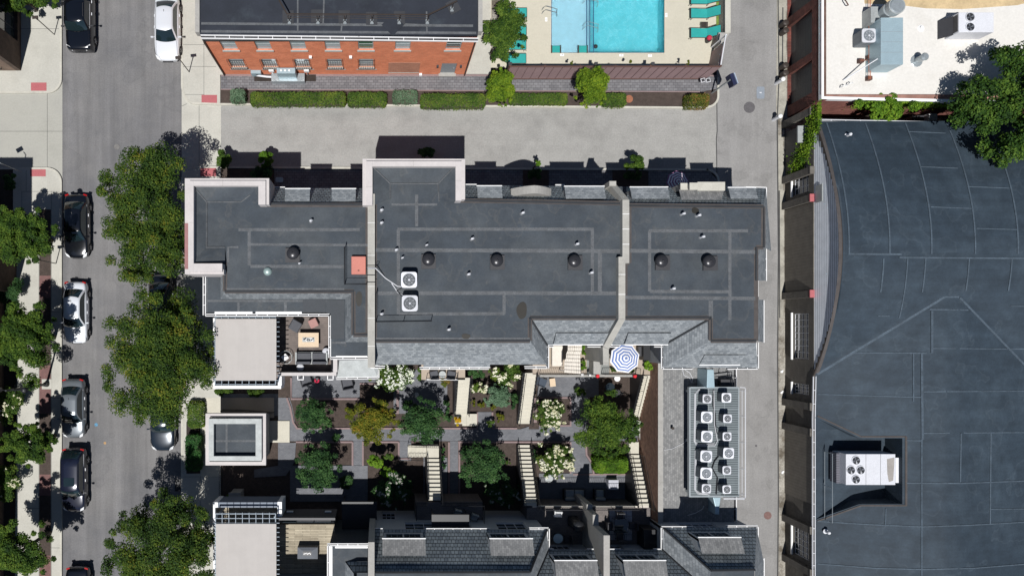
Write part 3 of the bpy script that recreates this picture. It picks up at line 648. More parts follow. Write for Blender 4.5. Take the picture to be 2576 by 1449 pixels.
for p in ([(1957, 0), (1959, 200), (1955, 300), (1958, 640), (1956, 900), (1958, 1250), (1956, 1449)], [(1960, 480), (1961, 800)], [(1969, 20), (1968, 180)], [(1975, 300), (1973, 420)]): ribbon(g, p, .09, .015, .021)
struct(g, 'alley_cracks', K['crack'])
g = MB()
for a in ((1950, 0, 1978, 290), (1953, 340, 1970, 480), (1956, 480, 1972, 800)): g.sheet([(a[0] + 4, a[1]), (a[2], a[1]), (a[2] - 1, a[3]), (a[0] + 2, a[3])], .019)
struct(g, 'alley_pavement', mat('pale_patched_concrete', (0.33, 0.315, 0.27), .9, .22, 1.2, .12, 9, stain=((.16, .15, .13), .8, .5, .75)))
g = MB()
for i, (x0, y0, x1, y1) in enumerate(((80, 210, 119, 230.5), (78, 426.5, 117, 445), (508, 241, 547, 261.5), (505, 424, 545, 445))): g.prism([W2(*p) for p in rect(x0, y0, x1, y1)], .10, .128)
struct(g, 'ramp_pads', K['redpad'])
# planting strip by the west kerb
g = MB()
for y0, y1 in ((528, 694), (750, 919), (1040, 1192), (1245, 1395)): g.sheet(rect(101, y0, 130, y1), .126)
struct(g, 'verge_soil', K['mulch'])
g = MB()
for y0, y1 in ((694, 750), (919, 1040), (1192, 1245), (1395, 1500)): g.sheet(rect(101, y0, 130, y1), .126)
struct(g, 'brick_verge', K['brickpave'])
g = MB()
g.sheet([(-50, 420), (35, 425), (35, 560), (-50, 560)], .125); g.sheet([(-50, 740), (38, 745), (45, 900), (40, 1449), (-50, 1500)], .125); struct(g, 'west_garden_soil', K['soil'])
# beds and paver walk north of the alley
g = MB(); g.sheet([(556, 191), (1803, 191), (1803, 232), (556, 228)], .05); struct(g, 'paver_walk', K['paver'])
g = MB(); g.sheet([(556, 187), (1800, 190), (1800, 194), (556, 193)], .055); g.sheet([(556, 225), (1760, 231), (1760, 236), (556, 230)], .055); struct(g, 'paver_border', K['pinkb'])
g = MB(); g.prism([W2(*p) for p in [(556, 228), (1760, 234), (1803, 225), (1803, 243)] + arc(1777, 243, 26, 0, 90) + [(1100, 266.5), (556, 262)]], -.02, .09); struct(g, 'north_bed', K['mulch'])
g = MB(); g.sheet(rect(640, 189, 795, 206), .058); struct(g, 'meter_bed', K['soil'])
# south bed in the shade of the block
g = MB(); g.sheet([(556, 424), (1780, 430), (1803, 452), (1805, 520), (556, 520)], .05); struct(g, 'shaded_paver_walk', K['paver'])
g = MB(); g.sheet([(556, 424), (690, 425), (690, 470), (556, 470)], .09); g.sheet([(1030, 424), (1120, 425), (1120, 450), (1030, 450)], .09); g.sheet([(1315, 427), (1380, 427), (1380, 470), (1315, 470)], .09); g.sheet([(1540, 428), (1630, 428), (1630, 470), (1540, 470)], .09)
struct(g, 'south_bed', K['mulch'])
# courtyard
g = MB(); g.sheet([(556, 900), (1660, 900), (1660, 2300), (556, 2300)], .03); struct(g, 'courtyard_beds', K['mulch'])
PV = [[(725, 1079), (1612, 1079), (1612, 1109), (725, 1109)], [(728, 1000), (735, 1020), (742, 1060), (745, 1079), (700, 1079), (700, 1000)],
      rect(735, 900, 905, 1001), rect(905, 900, 985, 964), rect(990, 930, 1125, 1040), [(889, 1109), (911, 1109), (911, 1185), (889, 1185)], rect(1005, 1109, 1034, 1158), rect(1132, 1109, 1152, 1330), rect(1202, 1036, 1236, 1079),
      rect(1352, 925, 1505, 998), [(1436, 998), (1478, 998), (1478, 1079), (1436, 1079)], [(1355, 1072), (1612, 1072), (1612, 1079), (1355, 1079)],
      [(1436, 1109), (1470, 1109), (1472, 1145), (1485, 1165), (1489, 1190), (1436, 1190)], rect(1355, 1190, 1600, 1290), [(1308, 1079), (1330, 1072), (1330, 1079)], rect(730, 1170, 925, 1260), [(700, 1113), (745, 1113), (742, 1160), (720, 1195), (640, 1200), (640, 1180), (700, 1170)],
      rect(1065, 1150, 1125, 1300), rect(1240, 1060, 1244, 1079), [(556, 990), (700, 990), (700, 1045), (556, 1045)]]
g = MB()
for i, p in enumerate(PV): g.sheet(p, .045 + .004 * i)
struct(g, 'courtyard_pavers', K['paverd'])
g = MB()
Z = .135
for p, w in (([(745, 1077), (1200, 1077)], .13), ([(1236, 1077), (1300, 1077)], .13), ([(1355, 1070), (1436, 1070)], .13), ([(745, 1111), (887, 1111)], .13), ([(911, 1111), (1003, 1111)], .13), ([(1034, 1111), (1040, 1111)], .13), ([(1152, 1111), (1430, 1111)], .13),
             ([(887, 1111), (887, 1170)], .13), ([(913, 1111), (913, 1170)], .13), ([(1003, 1111), (1003, 1153), (1030, 1153)], .13), ([(1129, 1111), (1129, 1290)], .13), ([(1155, 1111), (1155, 1290)], .13),
             ([(1200, 1036), (1200, 1077)], .13), ([(1238, 1036), (1238, 1077)], .13), ([(733, 950), (733, 1003), (905, 1003)], .14), ([(905, 965), (985, 965)], .12), ([(722, 1000), (731, 1025), (738, 1062), (748, 1077)], .14),
             ([(1352, 1000), (1434, 1000)], .13), ([(1434, 1000), (1434, 1070)], .13), ([(1480, 998), (1480, 1070)], .13), ([(1434, 1111), (1434, 1190)], .13), ([(1472, 1111), (1474, 1143), (1489, 1166), (1492, 1192)], .14), ([(1440, 1192), (1600, 1192)], .12),
             ([(1000, 980), (1000, 1040)], .2), ([(1345, 1000), (1345, 1062)], .25)):
    ribbon(g, p, w, Z, Z + .004); Z += .0012
struct(g, 'paver_borders', K['pinkb'])
g = MB(); g.prism([W2(*p) for p in rect(670, 1058, 729, 1112)], 0, .14); g.prism([W2(*p) for p in rect(508, 1000, 555, 1198)], .0, .126); struct(g, 'concrete_landing', K['cream'])
g = MB(); g.prism([W2(*p) for p in [(1597, 905), (1668, 905), (1668, 1340), (1640, 1340), (1597, 1060)]], 0, .22); struct(g, 'bark_bed', K['bark'])
g = MB(); g.prism([W2(*p) for p in [(556, 1000), (690, 1000), (690, 1050), (556, 1050)]], .0, .14); struct(g, 'shaded_steps', K['tan'])
g = MB(); g.sheet(rect(470, 1060, 505, 1190), .127); struct(g, 'hedge_bed', K['soil'])
# pool deck, pool
g = MB()
for r_ in (rect(1234, -900, 1386, 172), rect(1386, 135, 1670, 172), rect(1670, -900, 1800, 172)): g.prism([W2(*p) for p in r_], -.02, .10)
struct(g, 'pool_deck', K['deck'])
K['pfloor'] = mat('turquoise_pool_floor', (0.17, 0.60, 0.66), .8, .04, .8, .10, 3, tide_caustic=((.55, .9, .95), 1.6, .5, .02, .5)); K['pshelf'] = mat('pale_pool_ledge', (0.52, 0.66, 0.74), .8, .03, .8, .05, 3)  # pale rings paint rippling light into the floor colour
g = MB(); g.prism([W2(*p) for p in rect(1386, -900, 1476, 135)], -.5, -.12, 1); g.prism([W2(*p) for p in rect(1476, -900, 1670, 135)], -1.4, -1.2, 0)
g.sheet(rect(1476, -900, 1488, 135), -.45, 1); g.sheet(rect(1488, -900, 1497, 135), -.75, 0)
for r_, mi in ((((1386, -900), (1386, 135)), 1), (((1670, 135), (1670, -900)), 0), (((1386, 135), (1670, 135)), 0)):
    a, b = W2(*r_[0]), W2(*r_[1]); g.face([(*a, -1.4), (*b, -1.4), (*b, .09), (*a, .09)], mi)
struct(g, 'pool_shell', [K['pfloor'], K['pshelf']])
g = MB()
for p in ([(1387, 134), (1387, -60)], [(1476, 134), (1476, -60)], [(1484, 134), (1484, -60)], [(1493, 134), (1493, -60)]): ribbon(g, p, .07, -.02 if p[0][0] > 1400 else .0, .0 if p[0][0] < 1400 else -.016)
ribbon(g, [(1387, 134), (1669, 134)], .06, .0, .004)
struct(g, 'pool_tile_lines', mat('navy_tile', (0.03, 0.10, 0.20), .3, .1))
m, t, b = _new('pool_water'); b.inputs['Base Color'].default_value = (.55, .93, 1, 1); b.inputs['Roughness'].default_value = .03; b.inputs['Transmission Weight'].default_value = 1; b.inputs['IOR'].default_value = 1.33
tc = t.nodes.new('ShaderNodeTexCoord'); n1 = t.nodes.new('ShaderNodeTexNoise'); n1.inputs['Scale'].default_value = 3.5; n1.inputs['Detail'].default_value = 3; n1.inputs['Distortion'].default_value = 1.2
t.links.new(tc.outputs['Object'], n1.inputs[0]); bp = t.nodes.new('ShaderNodeBump'); bp.inputs['Strength'].default_value = 1.0; bp.inputs['Distance'].default_value = .3
t.links.new(n1.outputs[0], bp.inputs['Height']); t.links.new(bp.outputs[0], b.inputs['Normal'])
tr = t.nodes.new('ShaderNodeBsdfTransparent'); tr.inputs[0].default_value = (.82, .97, 1, 1); ms = t.nodes.new('ShaderNodeMixShader'); ms.inputs[0].default_value = .55
t.links.new(tr.outputs[0], ms.inputs[1]); t.links.new(b.outputs[0], ms.inputs[2]); t.links.new(ms.outputs[0], t.nodes['Material Output'].inputs[0])
g = MB(); g.sheet(rect(1386, -900, 1670, 135), -.05); struct(g, 'water', m)
g = MB(); g.sheet([(1798, -900), (1822, -900), (1820, 60), (1800, 98)], .12); struct(g, 'grass_strip', mat('mown_grass', (0.13, 0.19, 0.035), .95, .3, 1.2, .25, 12))
# manholes and marks set in the ground
def disc(name, x, y, r, m, label, cat, z=.004, h=.01, m2=None):
    c = W(x, y, 0); g = MB(); g.cyl(c[0], c[1], z, z + h, r, n=24); g.ring(c[0], c[1], z + h, z + h + .006, r * .55, r * .62); g.ring(c[0], c[1], z + h, z + h + .006, r * .88, r)
    return one(g, name, m, label, cat, (c[0], c[1], z))
K['iron'] = mat('cast_iron', (0.10, 0.095, 0.10), .7, .2, 8); K['iron2'] = mat('rust_iron', (0.27, 0.11, 0.06), .8, .15, 6); K['ironp'] = mat('painted_iron', (0.17, 0.10, 0.09), .8, .2, 5)
disc('manhole_cover', 1885, 271, .42, K['iron'], 'round dark iron manhole cover in the back alley near the pole sign', 'manhole cover')
disc('manhole_cover', 294, 370, .22, mat('worn_iron', (.16, .155, .15), .7, .2, 8), 'round manhole cover set in the street asphalt near the big street tree', 'manhole cover')
disc('manhole_cover', 1581, 251, .29, K['iron2'], 'rusty orange round cover in the mulch bed beside a low hedge', 'manhole cover', .10, .03)
disc('manhole_cover', 1931, 1296, .29, K['ironp'], 'faded reddish round cover in the back alley below the steel platform', 'manhole cover')
disc('manhole_cover', 1902, 1121, .08, K['iron'], 'tiny dark drain cover in the alley beside the steel platform', 'drain cover')
disc('paint_spot', 242, 1068, .13, mat('blue_spray', (.10, .25, .38), .8, .2, 12), 'small blue spray paint spot on the street asphalt', 'paint mark', .002, .003)
disc('paint_spot', 264, 1114, .10, mat('orange_spray', (.40, .25, .12), .8, .2, 12), 'small orange paint spot on the street asphalt', 'paint mark', .002, .003)
g = MB(); c = W(1913, 234, 0); g.prism([(c[0] + p[0] * .85, c[1] + p[1] * 1.3) for p in rrect(.7, .12)], .004, .016); g.box(c[0], c[1], .018, .16, .07, .012, mi=1)
one(g, 'utility_cover', [mat('grey_blue_plate', (.22, .25, .29), .6, .1, 4), K['whitem']], 'grey rounded rectangular utility plate in the back alley', 'utility cover')
g = MB(); c = W(449, 1220, 0); g.box(c[0], c[1], .008, .55, .9, .012)
for i in range(7): g.box(c[0], c[1] - .4 + i * .13, .018, .5, .04, .012)
one(g, 'storm_drain', K['black'], 'black storm drain grate by the kerb in tree shade', 'storm drain')
g = MB(); c = W(703, 453, 0); g.prism([(c[0] + p[0] * 1.6, c[1] + p[1]) for p in rrect(.36, .08)], .05, .075); one(g, 'utility_cover', K['duct'], 'pale blue utility lid on the shaded paver walk beside the block', 'utility cover')
g = MB(); c = W(109, 897, .13); g.box(c[0], c[1], .14, .24, .28, .02, .4); one(g, 'white_bin_lid', K['white'], 'small white square lid lying on the bark strip by the west kerb', 'lid')
# ---------------------------------------------------------------- façades with real openings
def facade(mb, p0, p1, z0, z1, holes, nin, depth=.16, mi=0):
    L = math.dist(p0, p1); d = ((p1[0] - p0[0]) / L, (p1[1] - p0[1]) / L)
    P = lambda u, z, k=0: (p0[0] + d[0] * u + nin[0] * k, p0[1] + d[1] * u + nin[1] * k, z)
    us = sorted({0, L} | {h[0] for h in holes} | {h[1] for h in holes}); zs = sorted({z0, z1} | {h[2] for h in holes} | {h[3] for h in holes})
    for i in range(len(us) - 1):
        for j in range(len(zs) - 1):
            um, zm = (us[i] + us[i + 1]) / 2, (zs[j] + zs[j + 1]) / 2
            if any(h[0] < um < h[1] and h[2] < zm < h[3] for h in holes): continue
            mb.face([P(us[i], zs[j]), P(us[i + 1], zs[j]), P(us[i + 1], zs[j + 1]), P(us[i], zs[j + 1])], mi)
    for a, b, c, e in holes:
        for q in (((a, c), (a, e)), ((a, e), (b, e)), ((b, e), (b, c)), ((b, c), (a, c))):
            mb.face([P(*q[0]), P(*q[1]), P(*q[1], depth), P(*q[0], depth)], mi)
    for u in (0, L): mb.face([P(u, z0), P(u, z1), P(u, z1, depth + .05), P(u, z0, depth + .05)], mi)
    mb.face([P(0, z1), P(L, z1), P(L, z1, depth + .05), P(0, z1, depth + .05)], mi)
def window(parent, p0, p1, nin, hole, depth=.16, fm=None, pm=None, sm=None, nx=2, nz=2, bars=False, sillp=.10, name='window', fw=.06):
    fm = fm or K['whitem']; pm = pm or K['glass']; a, b, c, e = hole
    L = math.dist(p0, p1); d = ((p1[0] - p0[0]) / L, (p1[1] - p0[1]) / L); rot = math.atan2(d[1], d[0])
    def B(mb, u0, u1, za, zb, k0, k1, mi=0):
        um, km = (u0 + u1) / 2, (k0 + k1) / 2
        mb.box(p0[0] + d[0] * um + nin[0] * km, p0[1] + d[1] * um + nin[1] * km, (za + zb) / 2, u1 - u0, k1 - k0, zb - za, rot, mi)
    k = depth - .05; g = MB()
    B(g, a, a + fw, c, e, k - .03, k + .03); B(g, b - fw, b, c, e, k - .03, k + .03); B(g, a + fw, b - fw, c, c + fw, k - .03, k + .03); B(g, a + fw, b - fw, e - fw, e, k - .03, k + .03)
    for i in range(1, nx): u = a + (b - a) * i / nx; B(g, u - .018, u + .018, c + fw, e - fw, k - .02, k + .02)
    for i in range(1, nz): z = c + (e - c) * i / nz; B(g, a + fw, b - fw, z - .018, z + .018, k - .024, k + .024)
    w = g.build(name, fm, parent)
    g = MB(); B(g, a + fw * .5, b - fw * .5, c + fw * .5, e - fw * .5, k + .004, k + .016); o = g.build('pane', pm, w, loc=parent['_l'])
    if sm: g = MB(); B(g, a - .08, b + .08, c - .12, c - .003, -sillp, depth - .06); g.build('sill', sm, w, loc=parent['_l'])
    if bars:
        g = MB(); q = -.16
        for i in range(8): u = a - .06 + (b - a + .12) * i / 7; B(g, u - .010, u + .010, c - .05, e + .05, q, q + .02)
        for z in (c - .02, (c + e) / 2, e + .02): B(g, a - .08, b + .08, z - .012, z + .012, q - .003, q + .017)
        for u in (a - .07, b + .07): B(g, u - .01, u + .01, c - .02, c + .02, q, 0); B(g, u - .01, u + .01, e - .02, e + .02, q, 0)
        g.build('window_bars', K['black'], w, loc=parent['_l'])
    return w
def gutter(mb, path, zr, z, w=.16, h=.12, mi=0, step=.95, mdark=1):
    """open channel: two lips and cross straps over a dark trough"""
    P = [W2(p[0], p[1], zr) for p in path]
    for a, b in zip(P[:-1], P[1:]):
        L = math.dist(a, b); rot = math.atan2(b[1] - a[1], b[0] - a[0]); cx, cy = (a[0] + b[0]) / 2, (a[1] + b[1]) / 2; nx, ny = -sin(rot), cos(rot)
        for s in (-1, 1): mb.box(cx + nx * s * w / 2, cy + ny * s * w / 2, z - h / 2, L + (.04 if s > 0 else .0), .045, h, rot, mi)
        mb.box(cx, cy, z - h + .01, L - .01, w - .05, .02, rot, mdark)
        n = max(1, int(L / step))
        for i in range(1, n): u = i / n; mb.box(a[0] + (b[0] - a[0]) * u, a[1] + (b[1] - a[1]) * u, z - .016, .04, w - .05, .02, rot, mi)
    mb.cut()
# ================================================================ orange brick building
xw0, xw1, yw = (563 - CX) * G, (1172 - CX) * G, (829 - 188) * G
BZ = 6.45
t = thing('brick_building', 'orange brick building with dark flat roof and two rows of windows beside the alley', 'building', ((xw0 + xw1) / 2, yw + 7, 0)); BB = t
def on_wall(xD, yD, yw_):
    k = yw_ / ((829 - yD) * G); return (xD - CX) * G * k, H * (1 - k)
holes = []; info = []
for (xa, xb, kind) in [(553, 596, 'b'), (640, 682, 'b'), (728, 770, 'b'), (817, 856, 'b'), (902, 938, 'g'), (995, 1032, 'b'), (1124, 1160, 'd')]:
    xc, z = on_wall((xa + xb) / 2, 113, yw); holes.append((xc - .52 - xw0, xc + .52 - xw0, 4.55, 6.05)); info.append((kind, False))
for (xa, xb) in [(573, 620), (656, 700), (739, 781), (822, 862), (902, 941)]:
    xc, z = on_wall((xa + xb) / 2, 159, yw); holes.append((xc - .52 - xw0, xc + .52 - xw0, 1.45, 2.95)); info.append(('b', True))
xc, z = on_wall(1128, 174, yw); door = (xc - .55 - xw0, xc + .55 - xw0, .12, 2.15); holes.append(door)
g = MB(); facade(g, (xw0, yw), (xw1, yw), 0, BZ - .35, holes, (0, 1))
g.build('wall', K['brick'], t)
g = MB()
for x in (xw0, xw1): g.prism([(x, yw + .21), (x + (.2 if x < 0 else -.2), yw + .21), (x + (.2 if x < 0 else -.2), 36), (x, 36)], 0, BZ - .35)
g.prism([(xw0 + .2, 35.8), (xw1 - .2, 35.8), (xw1 - .2, 36), (xw0 + .2, 36)], 0, BZ - .35)
g.prism([(xw0 + .2, yw + .22), (xw1 - .2, yw + .22), (xw1 - .2, 35.7), (xw0 + .2, 35.7)], 0, .3)
g.prism([(xw0 + .2, yw + .9), (xw1 - .2, yw + .9), (xw1 - .2, 35.7), (xw0 + .2, 35.7)], .4, BZ - .4)
g.build('wall', K['brickew'], t)
for h, (kd, bars) in zip(holes[:-1], info):
    pm = {'b': K['glassb'], 'g': K['glassg'], 'd': K['glass']}[kd]
    window(t, (xw0, yw), (xw1, yw), (0, 1), h, pm=pm, sm=K['stone'], nx=1, nz=2, bars=bars, fm=K['galv'])
g = MB(); u = (door[0] + door[1]) / 2 + xw0; g.box(u, yw + .09, 1.13, 1.08, .05, 2.0); d_ = g.build('door', mat('grey_steel_door', (.22, .24, .26), .5, .05), t)
g = MB(); g.box(u + .4, yw + .05, 1.1, .05, .06, .12); g.build('handle', K['steel'], d_, loc=t['_l'])
g = MB(); g.box(u, yw - .06, .15, 1.3, .3, .1); g.build('door_step', K['stone'], t)
g = MB()
for s in (-1, 1): g.box(u + s * .85, yw - .07, 1.75, .14, .14, .28)
g.build('wall_lamp', K['dark'], t)
# bricked-up opening and lintels
xa, _ = on_wall(977, 172, yw); g = MB(); g.box(xa + 1.15, yw - .003, 1.35, 2.3, .02, 1.9); g.build('brick_infill', tiles('faded_brick_infill', (.42, .17, .10), (.34, .13, .08), (.45, .27, .2), .24, .085, 'xzy', ms=.014), t)
g = MB(); g.box(xa + 1.15, yw - .02, .36, 2.3, .06, .07)
for h in holes[7:12]: g.box((h[0] + h[1]) / 2 + xw0, yw - .012, 1.02, 1.5, .03, .12)
g.build('stone_band', K['stone'], t)
g = MB()
for xD, yD in ((781, 142), (882, 142), (1058, 186)): x, z = on_wall(xD, yD, yw); g.box(x, yw - .08, z, .2, .16, .18)
g.build('wall_vent', K['white'], t)
# roof with seams
g = MB(); g.bd(503, -400, 1202, 90, BZ, BZ - .3, BZ, 0)
for i, p in enumerate(([(506, 60), (1190, 66)], [(506, 80), (1198, 84)], [(749, 0), (749, 80)], [(860, 62), (858, 84)], [(1073, 30), (1074, 86)], [(815, 0), (813, 60)], [(931, 58), (1060, 64)])): ribbon(g, p, .16 if i < 2 else .10, BZ + .004 + .003 * i, BZ + .006 + .003 * i, 1, BZ)
g.build('roof', [K['roofk'], K['seam']], t)
g = MB()
for x, y in ((725, 44), (797, 42), (866, 44), (935, 48), (1005, 46), (1140, 18)):
    c = W(x, y, BZ); g.box(c[0], c[1], BZ + .035, .75, .85, .02, .5 if x > 1100 else 0)
g.build('roof_patch', mat('dark_roof_patch', (.034, .036, .042), .7, .1), t)
g = MB(); c = W(988, 64, BZ); g.box(c[0], c[1], BZ + .045, 1.05, 1.05, .02, radians(45)); g.build('roof_patch', K['roofk'], t)
g = MB(); g.bd(492, -400, 503, 84, BZ, BZ - .5, BZ + .12); g.bd(1202.5, -400, 1213, 82, BZ, BZ - .5, BZ + .15); g.build('coping', K['stone'], t)
g = MB(); gutter(g, [(505, 93), (903, 97), (1203, 101)], BZ, BZ + .02, .20, .14, 0, .9); g.split('gutter', [K['white'], K['black']], t)
g = MB(); g.bd(507, 96, 1201, 99, BZ, BZ - .42, BZ - .13); g.build('fascia', K['black'], t)
for xx in (xw0 + .08, xw1 - .12):
    g = MB(); g.tube([(xx, yw - .1, 0), (xx, yw - .1, BZ - .3)], .055, 6); g.build('downspout', K['bronze'], t)
# pipe rail on posts across the roof
rl = MB(); z = BZ + .9
rl.tube([W(690, -20, z), W(722, 36, z)], .05, 5); rl.tube([W(722, 36, z), W(1078, 38, z)], .045, 5); rl.tube([W(1078, 38, z), W(1150, 3, z)], .05, 5)
rl.tube([W(722, 45, z - .2), W(1078, 49, z - .2)], .018, 4); rl.tube([W(722, 40, z - .1), W(1078, 43, z - .1)], .018, 4)
t2 = thing('roof_rail', 'long thin dark pipe rail on posts across the black roof of the brick building', 'railing', (W(900, 45, BZ)[0], W(900, 45, BZ)[1], BZ))
rl.build('rail', K['bronze'], t2)
for x, y in ((724, 40), (797, 40), (866, 40), (935, 40), (1005, 40), (1077, 40), (1140, 8)):
    g = MB(); a = W(x, y, z); g.tube([a, (a[0], a[1], BZ + .05)], .03, 5); g.tube([(a[0] - .1, a[1] - .1, BZ + .1), (a[0], a[1], z - .3), (a[0] + .1, a[1] - .1, BZ + .1)], .02, 4); g.box(a[0], a[1] - .05, BZ + .09, .22, .3, .08, mi=1); g.build('post', [K['bronze'], K['steel']], t2)
# utility boxes at the foot of the wall
def boxthing(name, label, cat, parts, group=None):
    c = parts[0][1]; t = thing(name, label, cat, (c[0], c[1], c[2] - c[5] / 2), group)
    for p in parts:
        g = MB(); g.box(*p[1], **(p[3] if len(p) > 3 else {})); o = g.build(p[0], p[2], t)
        md = o.modifiers.new('b', 'BEVEL'); md.width = .015; md.segments = 1
    return t
x, z = on_wall(644, 178, yw)
boxthing('electrical_box', 'pale grey electrical box low on the brick wall near its left end', 'utility box', [('case', (x, yw - .14, .62, .75, .26, .62), K['duct']), ('label_plate', (x + .05, yw - .275, .6, .16, .02, .2), K['black'])])
x, z = on_wall(724, 180, yw)
t3 = boxthing('electrical_cabinet', 'wide blue-grey electrical cabinet with three meters against the brick wall', 'utility box', [('cabinet', (x, yw - .33, 1.05, 1.35, .42, 1.2), K['duct']), ('plinth', (x - .0, yw - .42, .28, 2.5, .62, .56), K['steel'])])
g = MB()
for i in range(3): g.cyl(x - .35 + i * .3, yw - .34, 1.66, 1.72, .07, n=12)
g.build('meter', K['white'], t3)
g = MB(); g.tube([(x - 2.35, yw - .25, .5), (x - 1.6, yw - .3, .35), (x - 1.25, yw - .3, .3)], .08, 8); g.build('conduit', K['whitem'], t3)
for dx, lb in ((-1.15, 'small white meter box left of the wide cabinet on the brick wall'), (1.45, 'small white meter box right of the wide cabinet on the brick wall')):
    boxthing('meter_box', lb, 'utility box', [('case', (x + dx, yw - .1, 1.1, .38, .2, .36), K['white']), ('pipe', (x + dx, yw - .1, .46, .06, .06, .9), K['steel'])])
# ================================================================ fence and gate by the pool
yF = (829 - 199) * G; xF0, xF1 = (1268 - CX) * G, (1775 - CX) * G
t = thing('metal_fence', 'long maroon corrugated metal fence between the pool and the paver walk', 'fence', ((xF0 + xF1) / 2, yF, 0))
g = MB(); n = 24; hF = 2.35
for i in range(n):
    a = xF0 + (xF1 - xF0) * i / n; b = xF0 + (xF1 - xF0) * (i + 1) / n
    g.box((a + b) / 2, yF, hF / 2 + .05, (b - a) * .9, .05, hF - .1); g.box(b, yF + .05, hF / 2 + .05, (b - a) * .1, .03, hF - .12)
g.build('panel', K['maroon'], t)
for i in range(7):
    x = xF0 + (xF1 - xF0) * i / 6; g = MB(); g.box(x, yF + .08, hF / 2, .1, .1, hF + .1); g.build('post', K['brown'], t)
g = MB(); g.box((xF0 + xF1) / 2, yF + .01, hF + .05, xF1 - xF0, .09, .06); g.box((xF0 + xF1) / 2, yF - .04, .12, xF1 - xF0, .06, .1); g.build('rail', K['brown'], t)
for i, (xD, lb) in enumerate(((1284, 'west end'), (1500, 'middle'), (1643, 'east part'))):
    c = W(xD, 166, 2.4); g = MB(); g.box(c[0], yF + .22, 2.3, .22, .22, .25); g.tube([(c[0], yF + .2, 2.2), (c[0], yF + .04, 2.1)], .03, 5)
    one(g, 'fence_lamp', K['dark'], 'dark box lamp on top of the maroon fence, at its ' + lb, 'lamp', (c[0], yF + .2, 2.2))
for i, (xD, lb) in enumerate(((1437, 'westernmost'), (1586, 'middle'), (1731, 'easternmost'))):
    tree(xD, 158, 6, 7, 2.6, .25, 260, .09, K['redleaf' if i == 0 else 'oldleaf'], 'small potted plant hung on the maroon fence top above the pool deck, %s of three' % lb, 'hanging_plant', 'plant', 400 + i, 6, 'plants along the pool fence', zb=2.05, trunk=False)
t = thing('pool_gate', 'maroon and white gate frame at the corner of the pool by the back alley', 'gate', W(1790, 150, 0))
g = MB(); a, b = W(1772, 196, 0), W(1797, 122, 0)
g.tube([(a[0] + .1, a[1], 0), (a[0] + .1, a[1], 2.3)], .05, 5); g.tube([(b[0] - .3, b[1], 0), (b[0] - .3, b[1], 2.4)], .05, 5); g.tube([(a[0] + .1, a[1], 2.3), (b[0] - .3, b[1], 2.35)], .05, 5); g.build('gate_frame', K['whitem'], t)
g = MB(); g.prism([W2(*p) for p in ((1774, 192), (1778, 192), (1793, 132), (1789, 132))], .1, 2.0); g.build('panel', K['maroon'], t)
t = thing('concrete_wall', 'low pale concrete retaining wall along the back alley beside the pool', 'wall', W(1825, 40, 0))
g = MB(); g.prism([W2(*p) for p in ((1806, -900), (1817, -900), (1817, 98), (1806, 98))], -.02, 1.1, 0); g.prism([W2(*p) for p in ((1790, 98.5), (1818, 98.5), (1800, 128), (1788, 122))], 0, 1.1); g.build('wall', K['stone'], t)
g = MB(); g.prism([W2(*p) for p in ((1805, -900), (1818.5, -900), (1818.5, 100), (1805, 100))], 1.103, 1.16); g.build('coping', K['kerb'], t)
# planter strip west of the pool
g = MB(); g.bd(1236, -400, 1262, 150, 0, 0, .35); one(g, 'garden_wall', K['creamrough'], 'narrow raised bed of rough stone west of the pool deck', 'raised bed')
# pool furniture
def lounger(L=1.95, w=.68):
    t = thing('sun_lounger', 'x', 'sun lounger', (0, 0, 0), 'teal sun loungers round the pool')
    g = MB(); n = 8
    for i in range(n):   # foot at x=0, head at x=L
        a, b = L * i / n, L * (i + 1) / n; z = lambda q: .32 + (.0 if q < L * .62 else (q - L * .62) * .75) + .03 * cos(q * 3)
        g.face([(a, -w / 2, z(a)), (b, -w / 2, z(b)), (b, w / 2, z(b)), (a, w / 2, z(a))]); g.face([(a, -w / 2, z(a) - .03), (a, w / 2, z(a) - .03), (b, w / 2, z(b) - .03), (b, -w / 2, z(b) - .03)])
    g.build('sling', K['teal'], t)
    g = MB()
    for s in (-1, 1): g.tube([(-.05, s * (w / 2 + .03), .1), (0, s * (w / 2 + .03), .34), (L * .62, s * (w / 2 + .03), .32), (L, s * (w / 2 + .03), .32 + L * .38 * .75)], .025, 5)
    g.tube([(0, -w / 2, .34), (0, w / 2, .34)], .025, 5); g.tube([(L, -w / 2, .87), (L, w / 2, .87)], .025, 5); g.build('frame', K['bronze'], t)
    for x in (.12, L * .68):
        for s in (-1, 1): g = MB(); g.tube([(x, s * (w / 2 + .03), 0), (x, s * (w / 2 + .03), .33)], .022, 5); g.build('leg', K['bronze'], t)
    return t
lg = lounger(); first = True
for x, y, rz, z, lb in ((1733, 88, 0, .1, 'teal sun lounger east of the pool, nearest the gate'), (1733, 39, 0, .1, 'teal sun lounger east of the pool, second from the gate'), (1733, 4, 0, .1, 'teal sun lounger east of the pool at the top edge, above the small table'),
                        (1323, 38, pi, .1, 'teal sun lounger west of the pool half under the tree, highest of its row'), (1322, 82, pi, .1, 'teal sun lounger west of the pool, mostly hidden by tree leaves'), (1321, 152, pi, .1, 'teal sun lounger west of the pool beside the fence corner'), (1321, 118, pi, .1, 'teal sun lounger west of the pool peeping out below the tree')):
    p = (W(x, y, z)[0], W(x, y, z)[1], z)
    if first: lg.location = p; lg['_l'] = p; lg['label'] = lb; first = False
    else: dup(lg, p, lb, rz)
t = thing('floating_lounger', 'teal floating seat standing on the pale pool ledge, left of two', 'pool seat', W(1399, 124, -.1), 'teal seats in the pool')
g = MB(); c = W(1399, 124, .2)
for i in range(5): g.box(c[0], c[1] - .2 + i * .1, .12 + abs(i - 2) * .02, .58, .10, .05)
g.build('sling', K['teal'], t); g = MB()
